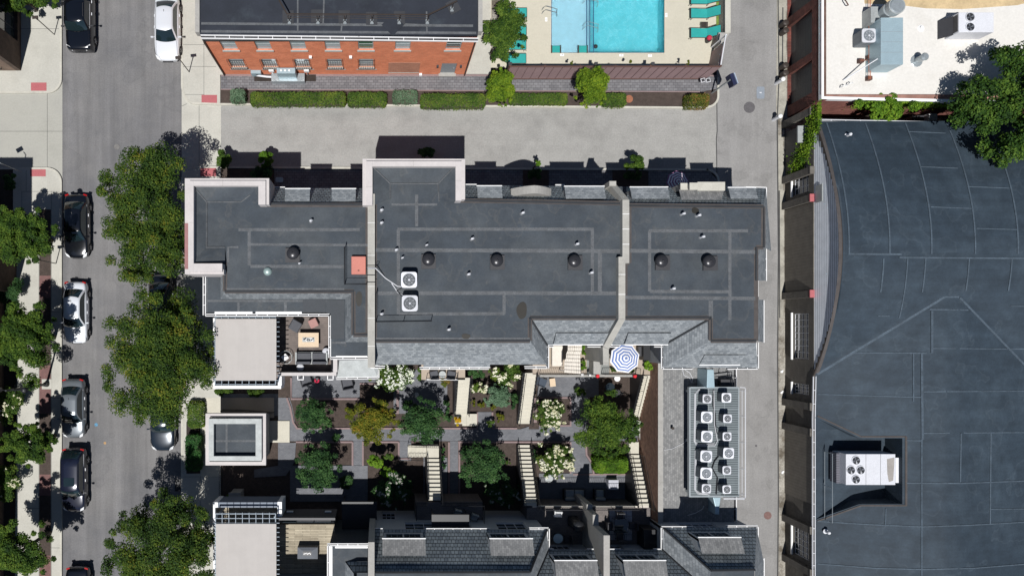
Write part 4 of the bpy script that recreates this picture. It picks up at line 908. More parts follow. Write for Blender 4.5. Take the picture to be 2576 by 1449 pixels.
for s in (-1, 1): g.box(c[0] + s * .33, c[1], .16, .08, .55, .12)
g.build('frame', K['bronze'], t); g = MB()
for s in (-1, 1): g.box(c[0] + s * .3, c[1], .0, .06, .4, .22)
g.build('leg', K['bronze'], t)
p = W(1466, 124, -.1); dup(t, p, 'teal floating seat standing on the pool step edge, right of two')
def handrail(x, y, lb):
    c = W(x, y, .1); t = thing('pool_handrail', lb, 'handrail', c, 'steel handrails at the pool steps')
    for s in (-1, 1):
        g = MB(); yy = c[1] + s * .14
        g.tube([(c[0] - .55, yy, .1), (c[0] - .5, yy, .6), (c[0] - .35, yy, .85), (c[0] + .5, yy - .08, .55), (c[0] + .62, yy - .08, .0), (c[0] + .62, yy - .08, -.3)], .022, 6); g.build('rail', K['steel'], t)
handrail(1381, 32, 'steel handrail pair over the west edge of the pool'); handrail(1484, 71, 'steel handrail pair on the pool step line, lower one'); handrail(1484, 5, 'steel handrail pair on the pool step line, cut by the top edge')
t = thing('side_table', 'small brown slatted table between the teal loungers', 'table', W(1773, 63, .1)); c = W(1773, 63, .5); g = MB()
for i in range(6): g.box(c[0] - .2 + i * .08, c[1], .5, .06, .42, .03)
g.build('tabletop', K['bronze'], t)
for sx in (-1, 1):
    for sy in (-1, 1): g = MB(); g.tube([(c[0] + sx * .2, c[1] + sy * .18, .1), (c[0] + sx * .18, c[1] + sy * .16, .49)], .02, 4); g.build('leg', K['bronze'], t)
g = MB(); c = W(1499, 117, 0); g.dome(c[0], c[1], -.06, .16, .14, 12, 4); g.box(c[0] - .12, c[1] + .08, -.02, .12, .05, .05); one(g, 'pool_cleaner', K['black'], 'small black round float in the pool water near its lower edge', 'pool cleaner', (c[0], c[1], -.1))
g = MB(); c = W(1778, 105, .1); g.cyl(c[0], c[1], .1, .5, .16, .2, 12); g.dome(c[0], c[1] + .1, .5, .2, .2, 10, 3, 1); one(g, 'towel_bin', [K['black'], mat('red_towel', (.45, .03, .06), .9)], 'black bin with a red towel in the pool corner by the gate', 'bin', (c[0], c[1], .1))
def textobj(name, s, x, y, z, size, m, rot, label, cat):
    cu = bpy.data.curves.new(name, 'FONT'); cu.body = s; cu.size = size; cu.extrude = .003; cu.align_x = 'CENTER'; cu.align_y = 'CENTER'; cu.materials.append(m)
    o = bpy.data.objects.new(name, cu); COL.objects.link(o); o.location = (x, y, z); o.rotation_euler = rot; return o
for x, y, r_, n_ in ((1414, 139, 0, '4'), (1563, 140, 0, '4'), (1635, 141, 0, '5'), (1374, 50, pi / 2, '4'), (1676, 39, pi / 2, '5')):
    c = W(x, y, .1); g = MB(); g.box(c[0], c[1], .106, .30, .17, .012, r_)
    ot = one(g, 'depth_marker', K['white'], 'white depth marker tile with a black %s at the pool edge, %s' % (n_, {1414: 'below the pale ledge', 1563: 'below the pool middle', 1635: 'below the deep end', 1374: 'on the west side', 1676: 'on the east side'}[x]), 'depth marker', (c[0], c[1], .1), 'pool depth markers')
    tx = textobj('digit', n_, .0, 0, .016, .14, K['black'], (0, 0, r_), None, None); bpy.context.view_layer.update(); me = bpy.data.meshes.new_from_object(tx); bpy.data.objects.remove(tx); tx = bpy.data.objects.new('lettering', me); COL.objects.link(tx); tx.location = (0, 0, .016); tx.rotation_euler = (0, 0, r_); tx.parent = ot
# ================================================================ white roofed garage, top right
xg = (1980 - CX) * G; yg = (829 - 296) * G; GZ = 4.1; xe = 55; yn = 36
t = thing('brick_garage', 'low dark red brick building with white coated flat roof in the top right corner', 'building', (xg + 8, yg + 8, 0))
ya, yb = yg, yn; holes = []
def wy(yD, zz=0): return (829 - yD) * G
for y0, y1 in ((-140, -85), (-70, 48), (70, 172), (190, 268)):
    lo, hi = wy(y1), wy(y0); holes.append((lo - yg, hi - yg, .05, 3.0))
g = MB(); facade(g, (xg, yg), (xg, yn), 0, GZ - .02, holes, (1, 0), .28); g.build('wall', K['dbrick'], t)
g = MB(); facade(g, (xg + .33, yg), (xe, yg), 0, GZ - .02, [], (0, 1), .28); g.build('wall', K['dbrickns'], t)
g = MB()
for i, h in enumerate(holes):
    g = MB(); g.box(xg + .30, yg + (h[0] + h[1]) / 2, (h[2] + h[3]) / 2, .05, h[1] - h[0], h[3] - h[2]); d_ = g.build('garage_door', striped('roller_door_%d' % i, (.085, .085, .082), (.05, .05, .05), .30, .1, 2), t)
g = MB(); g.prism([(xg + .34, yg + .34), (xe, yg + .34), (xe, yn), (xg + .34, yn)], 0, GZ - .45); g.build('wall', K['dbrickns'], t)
g = MB(); a = W2(2070, 246, GZ - .25); g.prism([(a[0], a[1]), (xe, a[1]), (xe, yn), (a[0], yn)], GZ - .5, GZ - .25); rfm = g.build('roof', K['wroof'], t)
g = MB(); c = W2(2066, 250, GZ); g.prism([(c[0], c[1] + .18), (c[0] + .16, c[1] + .18), (c[0] + .16, yn), (c[0], yn)], GZ - .3, GZ + .03); g.prism([(c[0], c[1]), (xe, c[1] - .55), (xe, c[1] - .37), (c[0], c[1] + .18)], GZ - .3, GZ + .03); g.build('coping', K['white'], t)
g = MB(); g.prism([(xg, yg + .3), (c[0] - .02, yg + .3), (c[0] - .02, yn), (xg, yn)], GZ - .018, GZ); g.build('wall_cap', K['dbrick'], t)
# rust stain patch belongs to the roof coating
g = MB(); p = [(2170, -60), (2175, 10), (2250, 12), (2330, 22), (2420, 24), (2560, 14), (2600, 4), (2600, -60)]; g.prism([W2(a, b, GZ - .24) for a, b in p], GZ - .249, GZ - .244); g.build('ponding_stain', K['rust'], rfm, loc=t['_l'])
RZ = GZ - .25
for yD, lb in ((57, 'upper pair, first'), (76, 'upper pair, second'), (164, 'lower pair, first'), (183, 'lower pair, second')):
    c = W(1978, yD, .7); g = MB(); g.cyl(c[0], c[1], 0.01, .66, .20, .23, 14); g.dome(c[0], c[1], .66, .23, .08, 14, 3)
    one(g, 'round_bollard', K['bronze'], 'dark round bollard against the dark red garage wall by the back alley, ' + lb, 'bollard', (c[0], c[1], 0), 'dark bollards along the garage wall')
for x, y, lb in ((1971, 199, 'beside the dark garage door'), (1964, 292, 'at the corner of the brick garage')):
    c = W(x, y, 1.0); t4 = thing('bollard', 'pale round-topped post in the alley, ' + lb, 'bollard', (c[0], c[1], 0)); g = MB(); g.cyl(c[0], c[1], 0, .95, .13, n=14); g.build('post', K['whitem'], t4); g = MB(); g.dome(c[0], c[1], .95, .17, .14, 14, 4); g.build('cap', K['white'], t4)
# things on the white roof
def duct_box(label, x0, y0, x1, y1, z0, z1, m, name='duct', cat='duct', extra=None):
    c = W((x0 + x1) / 2, (y0 + y1) / 2, z1); t = thing(name, label, cat, (c[0], c[1], z0)); g = MB(); g.bd(x0, y0, x1, y1, z1, z0, z1); o = g.build('casing', m, t); md = o.modifiers.new('b', 'BEVEL'); md.width = .02; md.segments = 2; return t
t = duct_box('tall blue-grey sheet metal duct box standing on the white roof', 2216, 45, 2272, 163, RZ, RZ + 1.5, K['duct'])
g = MB(); a = W(2222, 140, RZ + 1.45); g.tube([(a[0], a[1], RZ + 1.3), (a[0] - 1.8, a[1] - 1.2, RZ + .1)], .04, 5); g.build('drain_pipe', K['whitem'], t)
g = MB()
for i in range(3): g.bd(2216, 80 + i * 26, 2272, 80.8 + i * 26, RZ + 1.51, RZ + 1.49, RZ + 1.515)
g.build('seam', K['steel'], t)
t = thing('exhaust_hood', 'big round galvanised exhaust hood on the white roof behind the duct box', 'exhaust vent', (*W2(2240, 25, RZ), RZ)); c = W(2257, 15, RZ + 1.9)
g = MB(); g.box(c[0] - .5, c[1] - .15, RZ + .45, 1.1, 1.1, .9); g.build('base', K['galv'], t); g = MB(); g.cyl(c[0] - .15, c[1] - .05, RZ + .9, RZ + 1.5, .42, .5, 20); g.build('pipe', K['steel'], t)
g = MB(); g.cyl(c[0], c[1], RZ + 1.45, RZ + 1.9, .56, .56, 24); g.cyl(c[0], c[1], RZ + 1.9, RZ + 1.96, .5, .44, 24, 1); g.build('cap', [K['galv'], K['steel']], t)
ac = condenser(.95, 1.0, 'pale condenser with one dark fan on the white roof, beside the brown pipes', 'condensers on roofs', True); c = W(2186, 90, RZ + 1.0); ac.location = (c[0], c[1], RZ)
t = duct_box('large white rooftop air handler with two dark fans on the white roof', 2412, 32, 2500, 82, RZ, RZ + 1.2, K['acgrey'], 'air_handler', 'air handler')
for yD in (44, 69):
    c = W(2440, yD, RZ + 1.2); g = MB(); g.ring(c[0], c[1], RZ + 1.2, RZ + 1.25, .28, .33, 20); g.cyl(c[0], c[1], RZ + 1.203, RZ + 1.215, .28, n=20, mi=1)
    for i in range(4): a = i * pi / 2 + .4; g.face([(c[0], c[1], RZ + 1.225), (c[0] + .25 * cos(a - .4), c[1] + .25 * sin(a - .4), RZ + 1.222), (c[0] + .26 * cos(a), c[1] + .26 * sin(a), RZ + 1.24), (c[0] + .25 * cos(a + .25), c[1] + .25 * sin(a + .25), RZ + 1.24)], 2)
    g.build('fan', [K['acgrey'], K['fanhole'], K['rim']], t)
g = MB(); a = W(2412, 82, RZ + 1.2); b = W(2412, 34, RZ + 1.2); g.face([(a[0] - .004, a[1] + .1, RZ + .1), (b[0] - .004, b[1] - .05, RZ + .1), (b[0] - .004, b[1] - .05, RZ + 1.12), (a[0] - .004, a[1] + .1, RZ + 1.12)]); g.face([(a[0] - .5, a[1], RZ + .02), (b[0] - .5, b[1], RZ + .02), (b[0] - .01, b[1], RZ + .75), (a[0] - .01, a[1], RZ + .75)]); g.build('louvre', K['dark'], t)
def vent(x, y, z, r, h, label, m=None, name='vent_pipe', parent=None, capr=1.25):
    c = W(x, y, z + h); g = MB(); g.cyl(c[0], c[1], z, z + .03, r * 2.0, r * 1.8, 12); g.cyl(c[0], c[1], z + .03, z + h, r, n=12); g.cyl(c[0], c[1], z + h, z + h * 1.12 + .02, r * capr, r * .8, 12)
    if parent is not None: return g.build(name, m or K['steel'], parent)
    return one(g, name, m or K['steel'], label, 'vent pipe', (c[0], c[1], z))
vent(2327, 143, RZ, .22, .75, 'short round galvanised vent on the white roof with its own shadow')
vent(2320, 70, RZ, .12, .12, 'tiny white roof drain cap on the white roof', K['white'], capr=1.1)
t = thing('pipe_run', 'pair of thin brown pipes on red blocks running across the white roof', 'pipes', (*W2(2188, 100, RZ), RZ)); g = MB()
for dx in (-2, 2): g.tube([W(2188 + dx, -20, RZ + .35), W(2188 + dx, 200, RZ + .35)], .025, 5)
g.tube([W(2165, 152, RZ + .35), W(2188, 152, RZ + .35)], .02, 4); g.build('pipe', K['terra'], t)
for x, y in ((2188, 144), (2167, 153), (2188, 197)): g = MB(); c = W(x, y, RZ + .25); g.box(c[0], c[1], RZ + .15, .32, .26, .3); g.build('block', K['brown'], t)
g = MB(); g.tube([W(2120, -5, RZ + .1), W(2128, 4, RZ + .4), W(2134, 14, RZ + .4), (W(2129, 16, RZ)[0], W(2129, 16, RZ)[1], RZ + .05)], .04, 5); one(g, 'gooseneck_vent', K['brown'], 'small rusty gooseneck vent on the white roof near the top edge', 'vent pipe')
for x, y, lb in ((2112, 222, 'first from the roof edge'), (2128, 216, 'second from the roof edge')):
    c = W(x, y, RZ); g = MB(); g.tube([(c[0], c[1], RZ), (c[0], c[1], RZ + .4), (c[0] + .12, c[1] + .03, RZ + .5), (c[0] + .22, c[1] + .03, RZ + .4)], .04, 6); one(g, 'gooseneck_vent', K['white'], 'small white bent pipe on the white roof, ' + lb, 'vent pipe', (c[0], c[1], RZ))
# ================================================================ arched dark roof warehouse, right
xv = (1975 - CX) * G; VZ = 3.5; VR = 2.5
t = thing('warehouse', 'long grey block warehouse with dark blue arched membrane roof on the right', 'building', (xv + 10, 0, 0)); WH = t
z1f = lambda yD: VZ + VR * max(0, 1 - ((yD - 622) / 323.0) ** 2)
def yv(xD):
    if xD < 2380: return 945 - 200 * (xD - 2050) / 330
    if xD < 2412: return 745
    return 745 + 200 * (xD - 2412) / 190
z2f = lambda xD: z1f(min(945, yv(xD)))
g = MB(); cols = [2050 + i * 10 for i in range(34)] + [2390, 2400, 2412] + [2412 + 19 * i for i in range(1, 11)] + [2640, 2760]
well = MB()
def X4(xD): return (xD - CX) * G * (H - VZ) / H
def XV(xD): y_ = min(945, yv(xD)); return (xD - CX) * G * (H - z1f(y_)) / H     # seen x on the valley line -> x in the world
def Yz(yD, z): return -(yD - CY) * G * (H - z) / H
for i in range(len(cols) - 1):
    a, b = cols[i], cols[i + 1]; N = 26; ya_, yb_ = min(945, yv(a)), min(945, yv(b))
    for j in range(N):
        q = lambda xD, ye, k: (XV(xD) + (.30 * (z1f(305 + (ye - 305) * k / N) - VZ) / VR if xD == 2050 else 0), Yz(305 + (ye - 305) * k / N, z1f(305 + (ye - 305) * k / N)), z1f(305 + (ye - 305) * k / N))
        g.face([q(a, ya_, j), q(a, ya_, j + 1), q(b, yb_, j + 1), q(b, yb_, j)])
    # lower vault, notched for the plant well
    ntop = lambda xD: None if xD > 2275 or xD < 2050 else (1050 + 52 * (xD - 2052) / 111 if xD < 2163 else 1102)
    nbot = lambda xD: 1306 - 39 * (xD - 2052) / 111 if xD < 2163 else 1267
    P = lambda xD, yD: (XV(xD), Yz(yD, z2f(xD)), z2f(xD))
    if b <= 2270:
        g.face([P(a, ya_), P(a, ntop(a)), P(b, ntop(b)), P(b, yb_)]); g.face([P(a, nbot(a)), P(a, 1700), P(b, 1700), P(b, nbot(b))]); gs = g; g = well
        F = lambda xD, yD: (XV(xD), Yz(yD, z2f(xD)), VZ + .0)
        g.face([P(a, ntop(a)), F(a, ntop(a)), F(b, ntop(b)), P(b, ntop(b))]); g.face([P(a, nbot(a)), P(b, nbot(b)), F(b, nbot(b)), F(a, nbot(a))]); g.face([F(a, ntop(a)), F(a, nbot(a)), F(b, nbot(b)), F(b, ntop(b))])
        if b == 2270: g.face([P(b, 1102), P(b, 1267), F(b, 1267), F(b, 1102)])
        g = gs
    else:
        g.face([P(a, ya_), P(a, 1700), P(b, 1700), P(b, yb_)])
# weld the roof grid so that it shades as one curved sheet
key = {}; rem = []; nv = []
for v in g.v:
    k_ = (round(v[0], 3), round(v[1], 3), round(v[2], 3))
    if k_ not in key: key[k_] = len(nv); nv.append(v)
    rem.append(key[k_])
g.v = nv; g.f = [tuple(rem[i] for i in f) for f in g.f]
g.build('roof', K['roofm'], t, smooth=True); well.build('plant_well', K['roofm'], t)
def RP(xD, yD, up=.035):
    """point on the warehouse roof seen at plan x, y (x measured on the eaves plane)"""
    if yD < min(945, yv(xD)) - 5: z = z1f(yD); return (X4(xD), Yz(yD, z), z + up)
    z = z2f(xD); return (XV(xD), Yz(yD, z), z + up)
def seamline(mb, pts, w, n=10, mi=0):
    P = []
    for (a, b) in zip(pts[:-1], pts[1:]):
        for i in range(n): P.append((a[0] + (b[0] - a[0]) * i / n, a[1] + (b[1] - a[1]) * i / n))
    P.append(pts[-1]); Q = [RP(*p) for p in P]
    for i in range(len(Q) - 1):
        a, b = Q[i], Q[i + 1]; l = math.dist(a[:2], b[:2]) or 1; nx, ny = -(b[1] - a[1]) / l * w / 2, (b[0] - a[0]) / l * w / 2
        mb.face([(a[0] + nx, a[1] + ny, a[2]), (a[0] - nx, a[1] - ny, a[2]), (b[0] - nx, b[1] - ny, b[2]), (b[0] + nx, b[1] + ny, b[2])], mi)
g = MB()
X0 = lambda xD, yD: (xD - CX) * (H - z1f(yD)) / (H - VZ) + CX     # seen x -> eaves-plane x
for xt in (2073, 2170, 2270, 2374, 2476, 2560):
    seamline(g, [(xt + 2, 310), (xt + 2, 639)], .10, 22)
    if xt > 2100: seamline(g, [(xt - 12, 650), (xt - 12, min(735, yv(xt) - 30) if xt < 2300 or xt > 2500 else 732)], .09, 10)
seamline(g, [(2215, 650), (2215, 800)], .08); seamline(g, [(2162, 795), (2190, 795)], .08, 2); seamline(g, [(2073, 639), (2200, 640)], .13, 6); seamline(g, [(2195, 648), (2600, 651)], .11, 12)
seamline(g, [(2272, 332), (2362, 336)], .06, 3); seamline(g, [(2272, 420), (2362, 424)], .06, 3); seamline(g, [(2276, 521), (2374, 525)], .06, 3); seamline(g, [(2380, 575), (2476, 578)], .06, 3); seamline(g, [(2374, 470), (2474, 474)], .06, 3); seamline(g, [(2476, 770), (2560, 771)], .06, 3)
seamline(g, [(2056, 941), (2376, 747)], .16, 20); seamline(g, [(2376, 747), (2412, 747)], .12, 4); seamline(g, [(2414, 749), (2600, 942)], .14, 12)
seamline(g, [(2305, 778), (2435, 780)], .09, 4); seamline(g, [(2344, 782), (2344, 888)], .16, 4); seamline(g, [(2126, 887), (2330, 888)], .09, 6); seamline(g, [(2344, 876), (2580, 878)], .08, 6)
seamline(g, [(2297, 888), (2297, 1010)], .10, 3); seamline(g, [(2318, 888), (2320, 1105)], .16, 4); seamline(g, [(2056, 991), (2318, 999)], .08, 6); seamline(g, [(2322, 985), (2600, 983)], .08, 6)
seamline(g, [(2318, 1105), (2318, 1449)], .09, 6); seamline(g, [(2280, 1107), (2318, 1108)], .08, 2); seamline(g, [(2322, 1089), (2600, 1087)], .08, 5); seamline(g, [(2417, 1090), (2415, 1212)], .09, 4); seamline(g, [(2492, 1090), (2490, 1318)], .08, 5)
seamline(g, [(2280, 1214), (2415, 1215), (2600, 1208)], .09, 5); seamline(g, [(2056, 1310), (2180, 1318), (2318, 1324), (2440, 1320), (2600, 1311)], .08, 5); seamline(g, [(2056, 1417), (2200, 1428), (2318, 1431), (2450, 1428), (2600, 1416)], .08, 5)
seamline(g, [(2228, 1278), (2226, 1323)], .07, 2); seamline(g, [(2492, 1280), (2600, 1279)], .07, 2)
g.build('roof_seams', K['seamb'], t)
g = MB(); seamline(g, [(2054, 308), (2054, 940)], .22, 30); seamline(g, [(2280, 1098), (2166, 1098), (2056, 1046)], .10, 8); seamline(g, [(2056, 1310), (2166, 1271), (2280, 1271)], .10, 8); seamline(g, [(2279, 1098), (2279, 1271)], .14, 2)
g.build('roof_edging', K['seamw'], t)
# walls with pilasters, windows and doors
yN, yS = Yz(305, VZ), -33
holes = []; feats = [(435, 500, 'w'), (790, 900, 'w'), (960, 985, 'w'), (1310, 1380, 'w')]
for y0, y1, k in feats: holes.append((wy(y1) - yS, wy(y0) - yS, 1.0, 2.9))
g = MB(); facade(g, (xv, yS), (xv, yN), 0, VZ - .05, holes, (1, 0), .22); g.prism([(xv + .3, yS), (xv + 35, yS), (xv + 35, yN), (xv + .3, yN)], 0, VZ - .4); g.build('wall', K['block'], t)
for h in holes: window(t, (xv, yS), (xv, yN), (1, 0), h, .22, fm=K['whitem'], pm=K['glass'], sm=K['white'], nx=max(3, int((h[1] - h[0]) / .42)), nz=4, sillp=.12, fw=.05)
for yD in (316, 455, 520, 745, 1010, 1070, 1300, 1400):
    y = wy(yD); g = MB(); g.box(xv - .14, y, (VZ - .1) / 2, .28, .5, VZ - .1); g.box(xv - .14, y, VZ - .04, .32, .54, .12, mi=1); g.build('pilaster', [K['block'], K['redpad'] if yD in (520, 745) else K['block']], t)
for y0, y1, m_ in ((530, 735, 'slat'), (1075, 1240, 'slat')):
    g = MB(); g.box(xv - .03, (wy(y0) + wy(y1)) / 2, 1.75, .05, wy(y0) - wy(y1), 3.5); g.build('roller_door', striped('brown_boards_%d' % y0, (.135, .12, .10), (.10, .09, .078), .22, .15, 1, var=.2), t)
g = MB(); g.box(xv - .02, wy(368), 1.2, .05, 1.9, 2.3); g.box(xv - .3, wy(362), 2.5, .55, 1.2, .12, mi=1); g.build('door', [K['dark'], K['galv']], t)
# corrugated gable under the arch
K['corr'] = striped('corrugated_cladding', (.80, .84, .90), (.42, .46, .52), .17, .3, 2, .45, .1)
g = MB(); N = 40; pts = []
for i in range(N + 1): yD = 305 + 640 * i / N; pts.append((Yz(yD, z1f(yD)), z1f(yD) - .02))
for (a, b) in zip(pts[:-1], pts[1:]): g.face([(xv + .03, a[0], VZ - .05), (xv + .03, b[0], VZ - .05), (xv + .03 + .3 * (b[1] - VZ) / VR, b[0], b[1]), (xv + .03 + .3 * (a[1] - VZ) / VR, a[0], a[1])])
g.build('gable', K['corr'], t)
g = MB(); g.box(xv + .01, Yz(480, 5), VZ + .55, .06, 1.2, .7); g.build('gable_vent', K['galv'], t)
g = MB()
for (a, b) in zip(pts[:-1], pts[1:]): g.prism([(xv - .06 + .3 * (a[1] - VZ) / VR, a[0]), (xv + .05 + .3 * (a[1] - VZ) / VR, a[0]), (xv + .05 + .3 * (b[1] - VZ) / VR, b[0]), (xv - .06 + .3 * (b[1] - VZ) / VR, b[0])], min(a[1], b[1]) - .06, [a[1] + .03, a[1] + .03, b[1] + .03, b[1] + .03]) if a[0] > b[0] else None
g.build('verge_trim', K['bronze'], t)
g = MB(); gutter(g, [(2049, 947), (2047, 1050), (2047, 1700)], VZ, VZ + .04, .17, .12, 0, .85); gutter(g, [(2052, 304), (2640, 316)], VZ, VZ + .10, .12, .12, 0, 1.0); g.split('gutter', [K['whitem'], K['dark']], t)
vent(2140, 338, z1f(338), .09, .4, 'small white pipe near the top left of the arched dark roof', K['whitem']); vent(2086, 1340, z2f(2086), .09, .4, 'small white pipe low on the left edge of the dark roof below the plant well', K['whitem'])
# plant in the well
t = thing('air_handler', 'large white rooftop unit with four dark fans sunk in a well of the dark roof', 'air handler', (*W2(2190, 1180, VZ), VZ)); zt = VZ + 1.55
g = MB(); g.bd(2128, 1142, 2252, 1219, zt, VZ + .15, zt); o = g.build('casing', K['acgrey'], t)
g = MB(); g.bd(2178, 1142, 2178.7, 1219, zt, zt, zt + .006); g.bd(2214.6, 1142, 2215.3, 1219, zt, zt, zt + .006); g.build('panel_joint', K['dark'], t)
g = MB(); p = [(2231, 1154), (2250, 1150), (2249, 1175), (2247, 1208), (2236, 1212), (2232, 1190)]; g.prism([W2(a, b, zt) for a, b in p], zt - .001, zt + .004); g.build('lid_stain', mat('grimy_lid', (.30, .28, .26), .9, .2), t)
for x, y in ((2153, 1157.5), (2140, 1182), (2164.5, 1182), (2152.5, 1205.5)):
    c = W(x, y, zt); g = MB(); g.ring(c[0], c[1], zt, zt + .05, .27, .31, 20); g.cyl(c[0], c[1], zt + .002, zt + .012, .27, n=20, mi=1)
    for i in range(4): a = i * pi / 2 + .4; g.face([(c[0], c[1], zt + .025), (c[0] + .25 * cos(a - .4), c[1] + .25 * sin(a - .4), zt + .02), (c[0] + .26 * cos(a), c[1] + .26 * sin(a), zt + .04), (c[0] + .25 * cos(a + .25), c[1] + .25 * sin(a + .25), zt + .04)], 2)
    g.build('fan', [K['acgrey'], K['fanhole'], K['rim']], t)
g = MB(); g.bd(2104, 1140, 2127, 1215, VZ + .9, VZ + .2, VZ + .9); g.build('coil', striped('coil_fins', (.13, .13, .16), (.05, .05, .06), .12, .4, 1), t); g = MB(); g.bd(2252.5, 1151, 2264, 1214, zt - .25, VZ + .5, zt - .25); g.build('hood', K['acgrey'], t)
g = MB()
for x0, y0 in ((2110, 1150), (2110, 1212), (2245, 1150), (2245, 1212)): g.bd(x0, y0 - 3, x0 + 6, y0 + 3, VZ + .1, VZ, VZ + .2)
g.build('leg', K['dark'], t)
def railing(label, path, h=1.0, m=None, step=.13, name='railing', cat='railing', pick=True, r=.02, mid=True, group=None, z=None):
    """path: plan points with the z of the floor"""
    P = [W(*p) for p in path]; t = thing(name, label, cat, P[0], group); m = m or K['black']
    g = MB()
    for k in ((h,) + ((.12,) if mid else ())): g.tube([(p[0], p[1], p[2] + k) for p in P], r, 4)
    g.build('rail', m, t); g = MB(); n = 0
    for a, b in zip(P[:-1], P[1:]):
        L = math.dist(a, b); k = max(1, int(L / 1.6))
        for i in range(k + 1):
            q = [a[j] + (b[j] - a[j]) * i / k for j in range(3)]; g.tube([(q[0], q[1], q[2]), (q[0], q[1], q[2] + h)], r * 1.15, 4)
    g.build('posts', m, t)
    if pick:
        g = MB()
        for a, b in zip(P[:-1], P[1:]):
            L = math.dist(a, b); k = max(1, int(L / step))
            for i in range(1, k): q = [a[j] + (b[j] - a[j]) * i / k for j in range(3)]; g.box(q[0], q[1], q[2] + h / 2 + .05, .016, .016, h - .12)
        g.build('balusters', m, t)
    return t
railing('grey steel guard rail at the roof edge beside the plant well', [(2072, 1135, VZ + .1), (2072, 1305, VZ + .1)], .95, K['steel'], pick=False)
K['frameb'] = mat('muted_blue_frame', (.20, .23, .26), .6, .05)
# ================================================================ central apartment block
ZF, ZE, ZT, ZP = 8.0, 6.0, 8.8, 8.5
c0 = W(1200, 690, 0)
t = thing('apartment_block', 'long apartment block with dark flat roofs, shingled edges and pale parapet towers in the middle', 'building', c0); AB = t
g = MB()
g.pd([(535, 482), (1915, 482), (1892, 640), (1892, 916), (1676, 916), (1676, 858), (1370, 858), (1370, 912), (940, 912), (935, 892), (835, 890), (835, 783), (535, 783)], ZE, 0, ZE - .15)
g.pd([(469, 454), (673, 454), (673, 511), (561, 511), (561, 686), (469, 686)], ZT, 0.01, ZF - .3); g.pd([(917, 404), (1166, 404), (1166, 506), (917, 506)], ZT, 0.01, ZF - .31)
g.build('wall', K['stucco'], t)
def flat(name, poly, z, seams, par, edge=True, ew=.28):
    g = MB(); g.pd(poly, z, z - .25, z, 0)
    for i, s in enumerate(seams):
        w = s[-1] if not isinstance(s[-1], tuple) else .20; pp = [q for q in s if isinstance(q, tuple)]; ribbon(g, pp, w, z, z + .004 + .0008 * i, 1, z)
    if edge:
        for i in range(len(poly)): a, b = poly[i], poly[(i + 1) % len(poly)]; ribbon(g, [a, b], ew, z, z + .0025 + .0002 * i, 2, z)
    return g.build(name, [K['roof'], K['seam'], K['seamw']], par)
RW = [(480, 462), (655, 462), (655, 516), (925, 516), (925, 842), (889, 842), (889, 733), (566, 733), (566, 660), (480, 660)]
flat('flat_roof', RW, ZF, [[(600, 578), (905, 578)], [(622, 615), (925, 617), .16], [(630, 670), (868, 671)], [(570, 728), (866, 728), .16], [(627, 580), (627, 668)], [(600, 622), (574, 622), (574, 660), .14]], t)
RC = [(930, 412), (1150, 412), (1150, 505), (1360, 508), (1566, 512), (1566, 646), (1556, 646), (1556, 800), (1333, 800), (1333, 857), (943, 857), (943, 500), (930, 500)]
flat('flat_roof', RC, ZF, [[(1000, 577), (1494, 577)], [(943, 629), (1566, 632), .24], [(950, 738), (1240, 737), (1556, 738), .24], [(1004, 790), (1270, 789)], [(1002, 577), (1002, 790)], [(1490, 577), (1490, 737)], [(1509, 633), (1509, 737), .26], [(1048, 490), (1048, 570)], [(1268, 740), (1268, 790)], [(985, 515), (1100, 515), .14], [(943, 852), (1333, 852), .14]], t)
RE = [(1583, 517), (1920, 520), (1920, 622), (1902, 622), (1902, 857), (1788, 857), (1788, 800), (1573, 800), (1573, 662), (1583, 662)]
flat('flat_roof', RE, ZF, [[(1632, 581), (1882, 581)], [(1585, 631), (1900, 634), .24], [(1634, 733), (1836, 734)], [(1573, 748), (1900, 751), .22], [(1634, 581), (1634, 733)], [(1836, 581), (1836, 805)], [(1788, 756), (1788, 800), .28]], t)
# ponding marks on the felt
g = MB()
def blotch(mb, x, y, rx, ry, z, mi=0, seed=0, n=22):
    rn = random.Random(seed); c = W(x, y, z); k = G * (H - z) / H; ph = rn.random() * 6
    mb.face([(c[0] + rx * k * cos(2 * pi * i / n) * (1 + .08 * sin(3 * 2 * pi * i / n + ph)), c[1] + ry * k * sin(2 * pi * i / n) * (1 + .08 * cos(2 * 2 * pi * i / n + ph)), z) for i in range(n)], mi)
for i, (x, y, rx, ry) in enumerate(((1313, 781, 13, 22), (1172, 846, 11, 7), (903, 752, 8, 20), (1749, 530, 9, 8))): blotch(g, x, y, rx, ry, ZF + .018, 0, i)
g.build('ponding_mark', K['puddle'], t)
